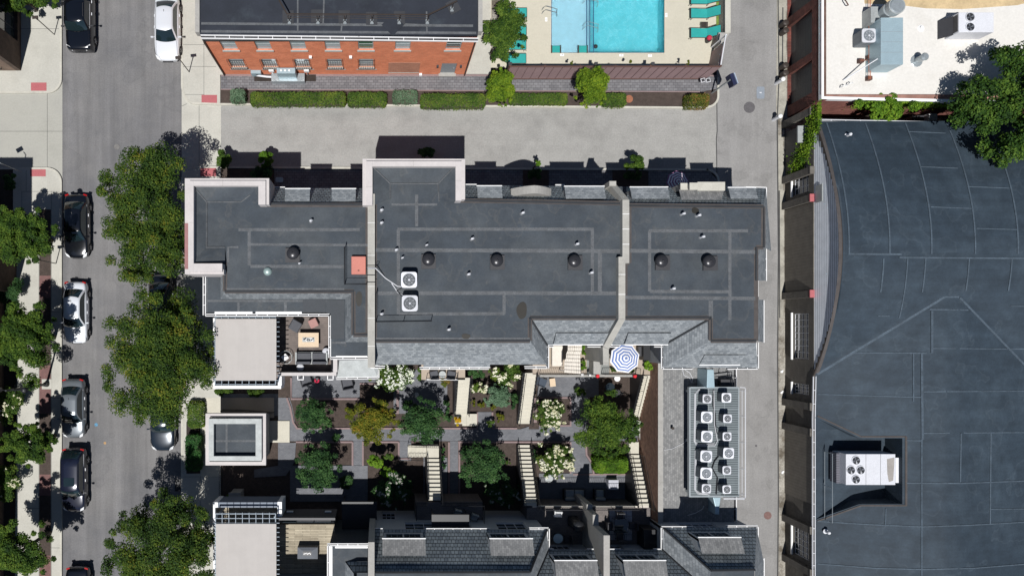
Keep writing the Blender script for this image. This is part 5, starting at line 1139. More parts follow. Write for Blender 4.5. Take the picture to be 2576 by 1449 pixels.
# sloped crickets inside the tower parapets
g = MB()
for p in ([(480, 462, 8.5), (480, 660, 8.5), (520, 626, 8.02), (520, 508, 8.02)], [(480, 462, 8.5), (520, 508, 8.02), (606, 508, 8.02), (630, 490, 8.3), (655, 462, 8.5)], [(655, 462, 8.5), (630, 490, 8.3), (606, 508, 8.02), (610, 518, 8.02), (655, 516, 8.5)], [(480, 661, 8.5), (566, 661, 8.3), (566, 622, 8.02), (520, 622, 8.02)],
          [(930, 412, 8.5), (1150, 412, 8.5), (1102, 462, 8.02), (982, 462, 8.02)], [(930, 412, 8.5), (982, 462, 8.02), (982, 500, 8.02), (943, 516, 8.4), (930, 516, 8.5)], [(1150, 412, 8.5), (1150, 508, 8.5), (1108, 508, 8.02), (1102, 462, 8.02)]): g.faceD(p)
g.split('cricket', K['roof'], t)
g = MB()
for a, b in (((480, 462, 8.52), (520, 508, 8.04)), ((520, 508, 8.04), (606, 508, 8.04)), ((606, 508, 8.04), (630, 490, 8.32)), ((520, 508, 8.04), (520, 626, 8.04)), ((520, 622, 8.04), (566, 622, 8.04)), ((930, 412, 8.52), (982, 462, 8.04)), ((982, 462, 8.04), (1102, 462, 8.04)), ((1150, 412, 8.52), (1102, 462, 8.04)), ((982, 462, 8.04), (982, 500, 8.04)), ((1102, 462, 8.04), (1105, 508, 8.04))): g.tube([W(*a), W(*b)], .05, 4)
g.build('cricket_seam', K['seam'], t)
# tower parapets: lower cornice outside, coping on top
def parapet(rects, name='parapet'):
    g = MB()
    for x0, y0, x1, y1, z in rects: g.bd(x0, y0, x1, y1, z, ZF - 1.6, z)
    g.build(name, K['pale'], t)
parapet([(465, 449, 477, 690, 8.62), (477.2, 449, 667, 456, 8.62), (667.2, 449, 677, 515, 8.62), (477.2, 678, 563, 690, 8.62)], 'cornice')
parapet([(476, 455, 487, 684, 8.8), (487.1, 455, 668, 468, 8.8), (650, 468.1, 668, 515, 8.8), (487.1, 663, 559, 684, 8.8)], 'coping')
parapet([(912, 400, 922, 517, 8.62), (922.2, 400, 1160, 408, 8.62), (1160.2, 400, 1170, 502, 8.62)], 'cornice')
parapet([(921, 406, 937, 517, 8.8), (937.1, 406, 1146, 419, 8.8), (1146.1, 406, 1161, 505, 8.8)], 'coping')
g = MB(); g.bd(464.5, 562, 473, 677, 8.64, 6.0, 8.64); g.build('band', mat('maroon_band', (.30, .15, .15), .8, .1, 2), t)
g = MB()   # coping joints
for x0, y0, x1, y1 in ((476, 560, 487, 560.6), (560, 455, 560.6, 468), (700, 0, 0, 0), (921, 470, 937, 470.6), (1040, 406, 1040.6, 419), (1146, 455, 1161, 455.6)):
    if y0: g.bd(x0, y0, x1, y1, 8.8, 8.79, 8.806)
g.build('coping_joint', K['stone'], t)
# party walls
g = MB(); g.bd(925, 488, 943, 925, ZP, ZE, ZP)
PW = [(1566, 503), (1583, 503), (1583, 662), (1573, 662), (1573, 803), (1556, 803), (1556, 646), (1566, 646)]
g.pd(PW, ZP, ZE, ZP)
a = [(1556, 803.3, ZP), (1573, 803.3, ZP), (1532, 878, 6.5), (1517, 872, 6.5)]
xy = [W2(*p) for p in a]; g.prism(xy, 4.5, [p[2] for p in a]); g.pd([(1516.5, 872.5), (1531.5, 878.5), (1531, 912), (1517, 912)], 6.48, 1.5, 6.48)
a = [(1533, 463, 7.2), (1549, 463, 7.2), (1583, 502.5, ZP), (1566, 502.5, ZP)]; g.prism([W2(*p) for p in a], 5, [p[2] for p in a]); g.bd(1533, 456, 1550, 468, 7.45, 0, 7.45)
g.build('party_wall', mat('party_wall_concrete', (.36, .35, .32), .85, .12, 1.2, .08, 8, stain=((.24, .235, .21), 1.5, .55, .8)), t)
g = MB()
for y in (538, 576, 614, 690, 740): g.bd(1566 if y < 646 else 1556, y, 1583 if y < 646 else 1573, y + 1.2, ZP, ZP - .01, ZP + .006)
for y in (560, 642, 720, 800, 870): g.bd(925, y, 943, y + .8, ZP, ZP - .01, ZP + .006)
g.build('coping_joint', K['white'], t)
# slate and shingle slopes
g = MB()
for p in ([(676, 512, ZF), (914, 514, ZF), (914, 474, ZE), (676, 474, ZE)], [(1166, 503, ZF), (1300, 508, ZF), (1566, 512, ZF), (1566, 470, ZE), (1166, 466, ZE)], [(1580, 516, ZF), (1921, 520, ZF), (1925, 474, ZE), (1575, 470, ZE)]): g.faceD(p)
g.split('slate_slope', K['slate'], t)
g = MB()
for p in ([(943, 857, ZF), (1333, 857, ZF), (1376, 917, 6.2), (943, 917, 6.2)], [(1333, 800, ZF), (1556, 800, ZF), (1518, 868, ZE), (1376, 868, ZE)], [(1573, 800, ZF), (1788, 800, ZF), (1668, 868, ZE), (1532, 868, ZE)],
          [(1788, 857, ZF), (1902, 857, ZF), (1906, 925, ZE), (1668, 925, ZE)], [(566, 733, ZF), (889, 733, ZF), (869, 752, 6.35), (555, 752, 6.35)], [(889, 842, ZF), (925, 842, ZF), (925, 860, 6.35), (869, 860, 6.35)]): g.faceD(p)
g.split('shingle_slope', K['shing'], t)
g = MB()
for p in ([(1333, 800, ZF), (1376, 868, ZE), (1378, 926, ZE), (1333, 857, ZF)], [(1788, 800, ZF), (1788, 857, ZF), (1668, 925, ZE), (1668, 868, ZE)], [(1920, 520, ZF), (1920, 622, ZF), (1940, 632, ZE), (1927, 474, ZE)], [(1902, 623, ZF), (1902, 706, ZF), (1926, 706, ZE), (1926, 623, ZE)],
          [(1902, 754, ZF), (1902, 857, ZF), (1921, 861, ZE), (1921, 754, ZE)], [(889, 733, ZF), (889, 842, ZF), (869, 860, 6.35), (869, 752, 6.35)], [(562, 690, ZF), (566, 733, ZF), (555, 752, 6.35), (555, 690, 6.35)]): g.faceD(p)
g.split('shingle_slope', K['shingy'], t)
g = MB()
for a, b in (((1333, 800, ZF), (1376, 868, ZE)), ((1788, 800, ZF), (1668, 868, ZE))): a, b = W(*a), W(*b); g.tube([(a[0], a[1], a[2] + .05), (b[0], b[1], b[2] + .05)], .085, 4)
for p in ([(1333, 800), (1333, 857), (943, 857)], [(1333, 799), (1556, 799)], [(1573, 799), (1789, 799), (1789, 857), (1902, 857)], [(676, 513), (912, 515)], [(1166, 505), (1566, 513)], [(1583, 518), (1921, 521), (1921, 623), (1902, 623), (1902, 706)], [(566, 690), (566, 733), (889, 733), (889, 842), (925, 842)]): ribbon(g, p, .12, ZF + .0, ZF + .06, 0, ZF)
g.build('ridge', K['ridge'], t)
# southern dormer pieces that step out of the slope
def dormer(par, x0, x1, yf, yb, zf, zb, south=True, gutterm=True, drop=1.1, wall=None, win=False, fas=True, curved=False):
    a = W(x0, yf, zf); b = W(x1, yf, zf); y1 = W(x0, yf, zf)[1]; y2 = W(x0, yb, zb)[1]; X0_, X1_ = a[0], b[0]
    g = MB(); g.face([(X0_, y1, zf), (X1_, y1, zf), (X1_, y2, zb), (X0_, y2, zb)]); g.face([(X0_, y1, zf - .06), (X0_, y2, zb - .06), (X1_, y2, zb - .06), (X1_, y1, zf - .06)])
    g.face([(X0_, y1, zf), (X0_, y2, zb), (X0_, y2, zb - .06), (X0_, y1, zf - .06)]); g.face([(X1_, y1, zf), (X1_, y1, zf - .06), (X1_, y2, zb - .06), (X1_, y2, zb)])
    d = g.build('dormer', K['shing'] if wall is None else K['shingd'], par)
    s = -1 if south else 1; g = MB(); e = .07; yw_ = y1 - s * .14
    for xx in (X0_ + e, X1_ - e): g.face([(xx, yw_, zf - drop), (xx, yw_, zf - .06), (xx, y2, zb - .06), (xx, y2, zf - drop)])
    if win:
        L = X1_ - X0_ - 2 * e; nin = (0, -1) if not south else (0, 1); hs = [(.18, L / 2 - .04, zf - drop + .30, zf - .22), (L / 2 + .04, L - .18, zf - drop + .30, zf - .22)]
        facade(g, (X0_ + e, yw_), (X1_ - e, yw_), zf - drop, zf - .06, hs, nin, .1); w_ = g.build('dormer_wall', wall or K['stucco'], d, loc=par['_l'])
        for h in hs:
            window(d, (X0_ + e, yw_), (X1_ - e, yw_), nin, h, .1, nx=3, nz=2, fw=.05) if False else None
            g = MB(); uc = (h[0] + h[1]) / 2 + X0_ + e; zc = (h[2] + h[3]) / 2; q = yw_ + nin[1] * .06
            g.box(uc, q, zc, h[1] - h[0], .02, h[3] - h[2]); g.build('pane', K['glass'], d, loc=par['_l']); g = MB()
            for i in range(4): g.box(uc - (h[1] - h[0]) / 2 + (h[1] - h[0]) * i / 3, q - nin[1] * .03, zc, .035 if i in (0, 3) else .02, .03, h[3] - h[2])
            for zz in (h[2], zc, h[3]): g.box(uc, q - nin[1] * .031, zz, h[1] - h[0], .03, .03)
            g.build('window_frame', K['frameb'], d, loc=par['_l'])
    else: g.face([(X0_ + e, yw_, zf - drop), (X1_ - e, yw_, zf - drop), (X1_ - e, yw_, zf - .06), (X0_ + e, yw_, zf - .06)]); g.build('dormer_wall', wall or K['stucco'], d, loc=par['_l'])
    if fas: g = MB(); g.box((X0_ + X1_) / 2, y1 + s * .03, zf - .035, X1_ - X0_ + .05, .055, .10); g.build('fascia', K['white'], d, loc=par['_l'])
    return d
for x0, x1, yf, yb in ((718, 780, 476, 507), (835, 895, 476, 507), (1200, 1262, 469, 498), (1420, 1520, 470, 500), (1585, 1680, 472, 500), (1832, 1900, 473, 500)): dormer(t, x0, x1, yf, yb, 7.5, 7.85, False)
for x0, x1, yf, yb in ((1065, 1232, 923, 885), (1393, 1640 - 100, 866, 838), (1572, 1680, 866, 838), (1760, 1861, 917, 893)): dormer(t, x0, x1, yf, yb, 6.45 if yf < 900 else 6.35, 7.1, True, fas=True)
# stone gables and chimneys along the north edge
g = MB(); a, b = W(1291, 488, 7.9), W(1394, 488, 7.9); yb_, yf_ = W(0, 490, 7.8)[1], W(0, 470, 7.8)[1]; xs = [a[0] + (b[0] - a[0]) * i / 12 for i in range(13)]; zs = [7.15 + 1.05 * max(0, 1 - abs((i - 6) / 6.0) ** 1.6) for i in range(13)]
for i in range(12): g.face([(xs[i], yb_, zs[i]), (xs[i + 1], yb_, zs[i + 1]), (xs[i + 1], yf_, zs[i + 1]), (xs[i], yf_, zs[i])]); g.face([(xs[i], yf_, 4), (xs[i + 1], yf_, 4), (xs[i + 1], yf_, zs[i + 1]), (xs[i], yf_, zs[i])]); g.face([(xs[i], yb_, 6), (xs[i], yb_, zs[i]), (xs[i + 1], yb_, zs[i + 1]), (xs[i + 1], yb_, 6)])
g.build('gable', K['stone'], t)
for x0, y0, x1, y1, z in ((1713, 462, 1733, 477, 7.5), (1736, 461, 1754, 477, 7.9), (1756, 459, 1823, 479, 7.7)): g = MB(); g.bd(x0, y0, x1, y1, z, 5, z); o = g.build('chimney', K['stone'], t); g = MB(); g.bd(x0 - 1, y0 - 1, x1 + 1, y1 + 1, z + .08, z, z + .08); g.build('cap', K['kerb'], o, loc=t['_l'])
g = MB(); g.faceD([(1708, 477, 7.4), (1822, 477, 7.4), (1815, 503, 7.85), (1714, 503, 7.85)]); g.build('shingle_slope', K['shflat'], t)
# lower western roof with its white gutters
RL = [(516, 690), (556, 690), (556, 752), (870, 752), (870, 860), (926, 860), (926, 897), (832, 897), (832, 786), (516, 786)]
flat('lower_roof', RL, 6.3, [[(520, 700), (520, 786), .1], [(522, 757), (865, 757), .14], [(718, 760), (718, 786), .18], [(600, 760), (600, 786), .14], [(870, 862), (835, 862), .14]], t, False)
g = MB(); g.faceD([(762, 752, 6.33), (819, 753, 6.33), (819, 786, 6.33), (762, 786, 6.33)]); g.faceD([(821, 753, 6.33), (866, 755, 6.33), (866, 852, 6.33), (832, 852, 6.33), (832, 790, 6.33), (821, 786, 6.33)]); g.build('roof_patch', mat('new_felt_patch', (.052, .058, .066), .8, .08, 1), t)
g = MB(); gutter(g, [(514, 690), (514, 793)], 6.3, 6.32, .15, .12, 0, .65); gutter(g, [(517, 792.5), (828, 792.5)], 6.3, 6.32, .13, .12, 0, .65); gutter(g, [(829.5, 794), (829.5, 900)], 6.3, 6.32, .12, .12, 0, .65); gutter(g, [(831, 901), (926, 901)], 6.3, 6.32, .13, .12, 0, .65)
gutter(g, [(932, 923), (968, 923)], ZE, ZE, .13, .11, 0, .65); gutter(g, [(1056, 926), (1230, 926)], ZE, ZE, .13, .11, 0, .65); gutter(g, [(1320, 924), (1377, 924)], ZE, ZE, .13, .11, 0, .65); gutter(g, [(1378, 870), (1378, 926)], ZE, ZE, .13, .11, 0, .65)
gutter(g, [(1378, 870.5), (1393, 870.5)], ZE, ZE, .12, .11, 0, .65); gutter(g, [(1478, 870.5), (1517, 870.5)], ZE, ZE, .12, .11, 0, .65); gutter(g, [(1532, 870.5), (1560, 870.5)], ZE, ZE, .12, .11, 0, .65); gutter(g, [(1646, 870.5), (1667, 870.5)], ZE, ZE, .12, .11, 0, .65)
gutter(g, [(1667, 870), (1667, 927)], ZE, ZE, .13, .11, 0, .65); gutter(g, [(1667, 926), (1742, 926)], ZE, ZE, .12, .11, 0, .65); gutter(g, [(1830, 926), (1906, 926)], ZE, ZE, .12, .11, 0, .65); gutter(g, [(1906, 862), (1906, 926)], ZE, ZE, .12, .11, 0, .65)
gutter(g, [(1926.5, 472), (1926.5, 520)], ZE, ZE, .10, .11, 0, .65); gutter(g, [(1926.5, 625), (1926.5, 706)], ZE, ZE, .10, .11, 0, .65); gutter(g, [(1905.5, 706), (1905.5, 756)], ZE, ZE, .10, .11, 0, .65); gutter(g, [(1921, 756), (1921, 861)], ZE, ZE, .06, .11, 0, .9)
gutter(g, [(680, 473), (716, 473)], ZE, ZE, .10, .11, 0, .65); gutter(g, [(1172, 466), (1199, 466)], ZE, ZE, .10, .11, 0, .65); gutter(g, [(1398, 467), (1420, 467)], ZE, ZE, .10, .11, 0, .65); gutter(g, [(1828, 472), (1926, 474)], ZE, ZE, .12, .11, 0, .65)
g.split('gutter', [K['white'], K['dark']], t)
g = MB(); g.bd(540, 784, 635, 789, 6.33, 6.28, 6.34); g.bd(643, 784, 759, 789, 6.33, 6.28, 6.34); g.bd(845, 895, 924, 899, 6.33, 6.28, 6.34); g.build('flashing', K['white'], t)
g = MB()   # low metal canopy roof by the courtyard
g.faceD([(854, 907, 3.9), (930, 905, 3.9), (950, 947, 3.4), (848, 949, 3.4)]); g.faceD([(930, 905, 3.9), (951, 917, 3.6), (950, 947, 3.4)]); g.build('canopy_roof', K['galv'], t)
g = MB(); gutter(g, [(846, 952), (952, 950)], 3.4, 3.4, .12, .1, 0, .65); gutter(g, [(952, 930), (952, 950)], 3.4, 3.4, .08, .1, 0, .65); g.split('gutter', [K['white'], K['dark']], t)
# skylight domes, hatch, vents fixed to the roof
for x, y in ((736, 637), (1078, 653), (1251, 655), (1447, 656), (1667, 656), (1787, 657)):
    c = W(x, y + 3, ZF + .1); g = MB(); g.box(c[0], c[1] - .06, ZF + .07, .92, .92, .14); d = g.build('roof_fan', K['dark'], t); c = W(x, y, ZF + .55)
    g = MB(); g.cyl(c[0], c[1], ZF + .14, ZF + .42, .33, .38, 20); g.dome(c[0], c[1], ZF + .42, .40, .22, 20, 5); g.cyl(c[0], c[1], ZF + .63, ZF + .67, .06, n=8); g.build('hood', mat('fan_hood_black', (.035, .035, .04), .3, .05, metal=.2), d, loc=t['_l'], smooth=True)
for i, (x, y) in enumerate(((781, 556), (752, 663), (959, 529), (959, 561), (996, 629), (1072, 617), (1011, 649), (1187, 601), (1178, 690), (1128, 829), (959, 790), (1314, 536), (1451, 614), (1487, 686), (1718, 538), (1757, 542), (1767, 596), (1693, 726))):
    s = .065 if i not in (1, 5, 6) else .04; c = W(x, y, ZF + .3); g = MB(); g.cyl(c[0], c[1], ZF, ZF + .03, s * 2, s * 1.7, 10, 1); g.tube([(c[0], c[1], ZF), (c[0], c[1], ZF + .38)], s, 8); g.tube([(c[0], c[1], ZF + .38), (c[0] + .10, c[1] + .02, ZF + .46)], s * 1.2, 8); g.build('vent_pipe', [K['whitem'], K['seam']], t)
c = W(672, 682, ZF + .2); g = MB(); g.dome(c[0], c[1], ZF, .28, .25, 14, 4); g.build('roof_cowl', mat('weathered_copper', (.36, .46, .44), .4, .1, metal=.4), t, smooth=True)
g = MB(); g.bd(884, 645, 920, 690, ZF + .35, ZF, ZF + .35); o = g.build('roof_hatch', K['redhatch'], t); md = o.modifiers.new('b', 'BEVEL'); md.width = .02
g = MB(); g.bd(900, 680, 904, 682, ZF + .35, ZF + .35, ZF + .40); g.build('handle', K['brown'], o, loc=t['_l'])
railing('black guard rail round the red hatch on the west flat roof', [(868, 625, ZF), (868, 716, ZF), (922, 716, ZF)], .95, K['black'], pick=False)
railing('black guard rail on the middle flat roof below the two condensers', [(946, 740, ZF), (946, 810, ZF), (1084, 808, ZF)], .95, K['black'], pick=False)
g = MB(); g.tube([W(925, 675, ZP + .1), W(945, 675, ZP + .15), W(970, 700, ZF + .05), W(1000, 720, ZF + .05), W(1018, 722, ZF + .1)], .03, 5); g.tube([W(985, 712, ZF + .05), W(1000, 735, ZF + .05), W(1022, 748, ZF + .1)], .03, 5)
one(g, 'cable', K['whitem'], 'pale refrigerant hoses running from the party wall to the two condensers', 'hose')
g = MB(); g.tube([W(1018, 722, ZF + .15), W(998, 732, ZF + .06), W(1016, 748, ZF + .12)], .035, 5); one(g, 'cable', K['black'], 'short black cable between the two roof condensers', 'cable')
g = MB(); 
for y in (668, 676, 692, 710): g.tube([W(922, y, ZP + .04), W(946, y, ZP + .04)], .02, 4)
g.tube([W(946, 665, ZP + .04), W(952, 665, ZP + .04), W(950, 672, ZP + .04)], .02, 4); one(g, 'roof_ladder', K['black'], 'thin black ladder rungs over the party wall beside the red hatch', 'ladder')
pr = condenser(1.0, .85, 'white condenser on the middle flat roof, upper of the two joined by hoses', 'condensers on roofs'); c = W(1029, 704, ZF + .85); pr.location = (c[0], c[1], ZF); c = W(1031, 763, ZF + .85)
dup(pr, (c[0], c[1], ZF), 'white condenser on the middle flat roof, lower of the two joined by hoses')
# ================================================================ entry pavilion on the pavement side
t = thing('entry_pavilion', 'small square pavilion with pale stone rim and dark flat roof beside the hedges', 'building', W(593, 1105, 0)); z = 3.3
g = MB(); g.bd(528, 1052, 660, 1160, z, 0, z - .35); g.build('wall', K['stucco'], t)
g = MB()
for r_ in ((517, 1040, 669, 1049), (517, 1161, 669, 1170), (517, 1049.1, 527, 1160.9), (659, 1049.1, 669, 1160.9)): g.bd(*r_, z, z - .4, z)
g.build('cornice', K['pale'], t); g = MB(); z2 = z + .35
for r_ in ((525, 1053, 658, 1066), (525, 1147, 658, 1159), (525, 1066.1, 537.5, 1146.9), (643, 1066.1, 658, 1146.9)): g.bd(*r_, z2, z - .5, z2)
g.build('coping', K['galv'], t)
flat('flat_roof', [(530, 1058), (652, 1058), (652, 1156), (530, 1156)], z - .1, [[(540, 1109), (645, 1109), .14], [(570, 1066), (570, 1147), .14]], t)
# ================================================================ single-storey wing with the steel platform
t = thing('side_wing', 'low wing with grey shingled roof and concrete parapet beside the bark bed', 'building', W(1750, 1110, 0)); z = 3.5
g = MB(); g.bd(1662, 915, 1846, 1345, z, 0, z - .3); g.build('wall', K['stucco'], t); g = MB(); g.bd(1665, 912, 1848, 1345, z, z - .29, z); g.build('roof', K['shflat'], t)
g = MB(); g.bd(1655.5, 912, 1668, 1316, z + .35, 0, z + .35, 0, 1); g.build('parapet', [K['bwall'], K['stone']], t); g = MB(); gutter(g, [(1850, 926), (1850, 975)], z, z, .16, .12, 0, .6); gutter(g, [(1850, 1250), (1850, 1310)], z, z, .16, .12, 0, .6); g.split('gutter', [K['white'], K['dark']], t)
g = MB(); c = W(1693, 1077, z + .3); g.cyl(c[0], c[1], z, z + .3, .07, n=8); g.dome(c[0], c[1], z + .3, .10, .07, 8, 3); g.build('vent_pipe', K['bronze'], t)
PZ = 4.6
t = thing('steel_platform', 'galvanised steel grating platform carrying twelve condensers above the low wing', 'platform', W(1795, 1110, 3.5))
K['grate'] = striped('steel_grating', (.17, .20, .21), (.085, .10, .11), .16, .5, 1, .5, .3)
g = MB(); g.bd(1737, 976, 1857, 1247, PZ, PZ - .08, PZ); g.build('grating', K['grate'], t)
for r_ in ((1734, 974, 1737, 1250), (1857, 974, 1860, 1250), (1737, 973, 1857, 976), (1737, 1247, 1857, 1250)): g = MB(); g.bd(*r_, PZ + .02, PZ - .28, PZ + .02); g.build('beam', K['steel'], t)
for x, y in ((1740, 985), (1740, 1110), (1740, 1240), (1845, 985), (1845, 1110), (1845, 1240)): g = MB(); g.bd(x - 3, y - 3, x + 3, y + 3, PZ - .28, 3.52, PZ - .29); g.build('leg', K['steel'], t)
g = MB()
for y in (1028, 1085, 1193): g.bd(1737, y, 1857, y + .9, PZ, PZ, PZ + .012)
for x in (1782, 1822): g.bd(x, 976, x + .9, 1247, PZ, PZ, PZ + .013)
g.build('seam', K['steel'], t)
# outer guard rail hung beyond the platform edge
g = MB(); pts = [(1861, 974), (1874, 975), (1875, 980), (1875, 1250), (1872, 1255), (1820, 1255)]; 
g.tube([W(x, y, PZ + .45) for x, y in pts], .03, 5); g.tube([W(x - 8, y, PZ + .15) for x, y in pts[2:4]], .02, 4); g.tube([W(x, y - 3, PZ + .1) for x, y in pts[4:]], .03, 5)
for y in (982, 1046, 1112, 1178, 1242): g.tube([W(1859, y, PZ), W(1874, y + 2, PZ + .45)], .02, 4)
g.build('guard_rail', K['whitem'], t)
q = lambda x, y: (1631.5 + x / 3.375, 901.6 + y / 3.375)
names = ['first', 'second', 'third', 'fourth', 'fifth', 'sixth']; protos = {}
def place_ac(cx, cy, sp, row, i, dark=False):
    x, y = q(cx, cy); s = round(sp / 3.375 * G * (H - PZ - .8) / H, 2); key = ('big' if s > .7 else 'small', dark); hh = .88 if s > .7 else .72
    c = W(x, y, PZ + hh); lb = '%s condenser in the %s row on the steel platform, %s from the top' % ('Dark-fanned' if dark else ('Large white' if s > .7 else 'Small white'), row, names[i])
    if key in protos: o = dup(protos[key][0], (c[0], c[1], PZ), lb, scale=(s / protos[key][1],) * 2 + (1,)); 
    else: o = condenser(s, hh, lb, 'condensers on the steel platform', dark); protos[key] = (o, s); o.location = (c[0], c[1], PZ)
    o.rotation_euler[2] = random.uniform(-.05, .05) + random.choice((0, pi / 2, pi))
for i, a in enumerate([(498, 342, 75), (495, 498, 95), (496, 662, 95), (490, 830, 98), (490, 975, 98), (492, 1104, 78)]): place_ac(*a, 'west', i)
for i, a in enumerate([(662, 333, 80), (671, 510, 72), (667, 662, 73), (680, 803, 90), (665, 948, 72), (665, 1111, 72)]): place_ac(*a, 'east', i, i == 3)
def qd(pts, z): return [W(*q(x, y), z) for x, y in pts]
g = MB()
for k in range(3): g.tube(qd([(430 + k * 4, 255 + k * 3), (392 + k * 5, 300), (386 + k * 5, 700), (410 + k * 5, 745 - k * 8), (560, 740 - k * 10)], PZ + .04 + .03 * k), .02, 4); g.tube(qd([(440, 760 + k * 6), (395 + k * 6, 780), (390 + k * 5, 1110), (420 + k * 5, 1150 - k * 6), (520, 1155)], PZ + .05 + .03 * k), .02, 4)
g.tube(qd([(555, 270), (560, 560), (585, 700), (560, 745)], PZ + .09), .025, 4); one(g, 'refrigerant_hoses', K['whitem'], 'pale refrigerant hoses looping over the steel platform between the condensers', 'hoses')
g = MB(); g.tube(qd([(553, 265), (548, 400), (565, 470), (570, 600)], PZ + .06), .04, 4); g.tube(qd([(600, 820), (560, 870), (540, 930), (585, 1010), (575, 1150)], PZ + .06), .045, 4); g.tube(qd([(585, 640), (560, 560), (600, 600)], PZ + .07), .03, 4); one(g, 'cable', K['black'], 'black cable bundle down the middle of the steel platform', 'cable')
g = MB(); g.tube(qd([(288, 95), (300, 140), (350, 165), (365, 205)], 3.53), .02, 4); g.tube(qd([(310, 95), (350, 120), (375, 170), (370, 205)], 3.53), .02, 4); g.tube(qd([(130, 775), (200, 765), (290, 720), (332, 690)], 3.53), .02, 4); g.tube(qd([(330, 1330), (400, 1310), (460, 1275), (470, 1250)], 3.53), .02, 4); one(g, 'wire', K['whitem'], 'thin pale wires lying loose on the grey shingled wing roof', 'wire')
for pts, zz, lb in (([(478, 50), (555, 95), (563, 248), (495, 248)], (3.5, 5.0), 'pale blue tapered air duct rising to the top end of the steel platform'), ([(548, 1178), (614, 1178), (603, 1255), (600, 1322), (562, 1322), (567, 1255)], (3.5, 4.5), 'blue-grey tapered air duct at the bottom end of the steel platform in shade')):
    P = [q(*p) for p in pts]; 
    if len(P) == 4: P[0] = q(500, 92)
    g = MB(); g.pd(P, zz[1], zz[0], zz[1]); o = one(g, 'air_duct', K['duct'], lb, 'duct', W(*P[0], zz[0])); md = o.modifiers.new('b', 'BEVEL'); md.width = .03; md.segments = 2
g = MB(); c = W(*q(452, 142), 3.9); g.box(c[0], c[1], 3.7, .22, .3, .4); one(g, 'control_box', K['white'], 'small white control box beside the upper air duct on the wing roof', 'box')
g = MB()
for k in (0, 1): g.tube([W(*q(560, 130 + 25 * k), 4.3 - .35 * k), W(*q(705, 112 + 25 * k), 4.3 - .35 * k), W(*q(713, 235), 4.3 - .35 * k)], .03, 4)
for p in ((580, 128), (640, 121), (705, 113), (713, 170)): a = W(*q(*p), 4.3); g.tube([a, (a[0], a[1], 3.5)], .025, 4)
one(g, 'guard_rail', K['black'], 'black pipe guard rail on the wing roof behind the steel platform', 'railing')
g = MB(); c = W(*q(660, 210), 3.8); g.box(c[0], c[1], 3.75, .95, .55, .5); one(g, 'equipment_box', K['dark'], 'dark equipment box on the wing roof under the black guard rail', 'box')
# ================================================================ western roof terrace and its pergola
TZ = 3.2
t = thing('roof_terrace', 'raised wooden roof terrace with white rim at the west end of the central block', 'terrace', W(700, 870, 0))
g = MB(); g.bd(540, 797, 834, 935, TZ, 2.6, TZ); g.bd(540, 935.1, 700, 966, TZ, 2.6, TZ); g.build('deck', K['wood'], t)
g = MB(); g.bd(542, 797, 832, 933, TZ, 0, 2.59); g.bd(542, 933.2, 698, 965, TZ, 0, 2.58); g.build('wall', K['stucco'], t)
g = MB(); g.bd(701, 936, 846, 945, TZ + 1.0, TZ - .5, TZ + 1.0); g.bd(838, 895, 848.5, 935.8, TZ + 1.0, TZ - .5, TZ + 1.0); g.build('parapet', K['pale'], t)
g = MB(); g.bd(537, 970, 707, 978, TZ + 1.0, TZ - .6, TZ + 1.0); g.bd(699, 946, 708.5, 969.8, TZ + 1.0, TZ - .6, TZ + 1.0); g.bd(536, 800, 540, 969.8, TZ + 1.0, TZ - .6, TZ + 1.0); g.build('fascia', K['white'], t)
for x in (756, 831):
    g = MB(); zz = TZ + .5
    for r_ in ((x - 8, 945.5, x - 6, 955), (x + 6, 945.5, x + 8, 955), (x - 8, 954, x + 8, 956)): g.bd(*r_, zz, zz - .25, zz)
    g.build('bracket', K['white'], t)
railing('dark metal handrail along the courtyard side of the west terrace', [(702, 934, TZ), (836, 934, TZ), (836, 900, TZ)], 1.05, K['dark'], pick=True)
def pergola(name_label, x0, x1, y0, y1, cy0, cy1, z, spr, label_c, y_post):
    t = thing('pergola', name_label, 'pergola', (*W2((x0 + x1) / 2, (y0 + y1) / 2, z), TZ)); m = mat('blue_grey_aluminium_%d' % int(y0), (.22, .27, .32), .5, .05)
    for r_ in ((x0, y0, x0 + 2, y1), (x1 - 2, y0, x1, y1), (x0 + 2.2, y0, x1 - 2.2, y0 + 2), (x0 + 2.2, y1 - 2, x1 - 2.2, y1)): g = MB(); g.bd(*r_, z, z - .18, z); g.build('beam', m, t)
    g = MB(); n = int((y1 - y0) / 11.5)
    for i in range(1, n): y = y0 + (y1 - y0) * i / n; g.bd(x0 - 3, y, x1 + 9, y + 1.6, z + .06, z + .005, z + .06)
    n2 = int((x1 - x0) / 16)
    for i in range(1, n2): x = x0 + (x1 - x0) * i / n2; g.bd(x, y0 - 2, x + 1.5, y1 + 2, z + .09, z + .062, z + .09)
    g.build('slats', m, t)
    for x in (x0 + 3, x1 - 3):
        for y in y_post: g = MB(); g.bd(x - 2, y - 2, x + 2, y + 2, z - .18, TZ, z - .19); g.build('post', m, t)
    g = MB(); n = 8; k = 10
    for i in range(n):
        for j in range(k):
            f = lambda a, b: (*W2(x0 + 2 + (x1 - x0 - 1) * a, cy0 + (cy1 - cy0) * b, z + .14), z + .14 - .03 * sin(pi * (b * 1.0)) - .02 * sin(pi * a))
            g.face([f(i / n, j / k), f((i + 1) / n, j / k), f((i + 1) / n, (j + 1) / k), f(i / n, (j + 1) / k)])
    o = g.build('canopy', K['canvas'], t); s = o.modifiers.new('s', 'SOLIDIFY'); s.thickness = .012
    return t
pergola('taupe canvas pergola over the west end of the upper roof terrace', 540, 694, 797, 968, 802, 957, 5.6, 0, '', (800, 965))
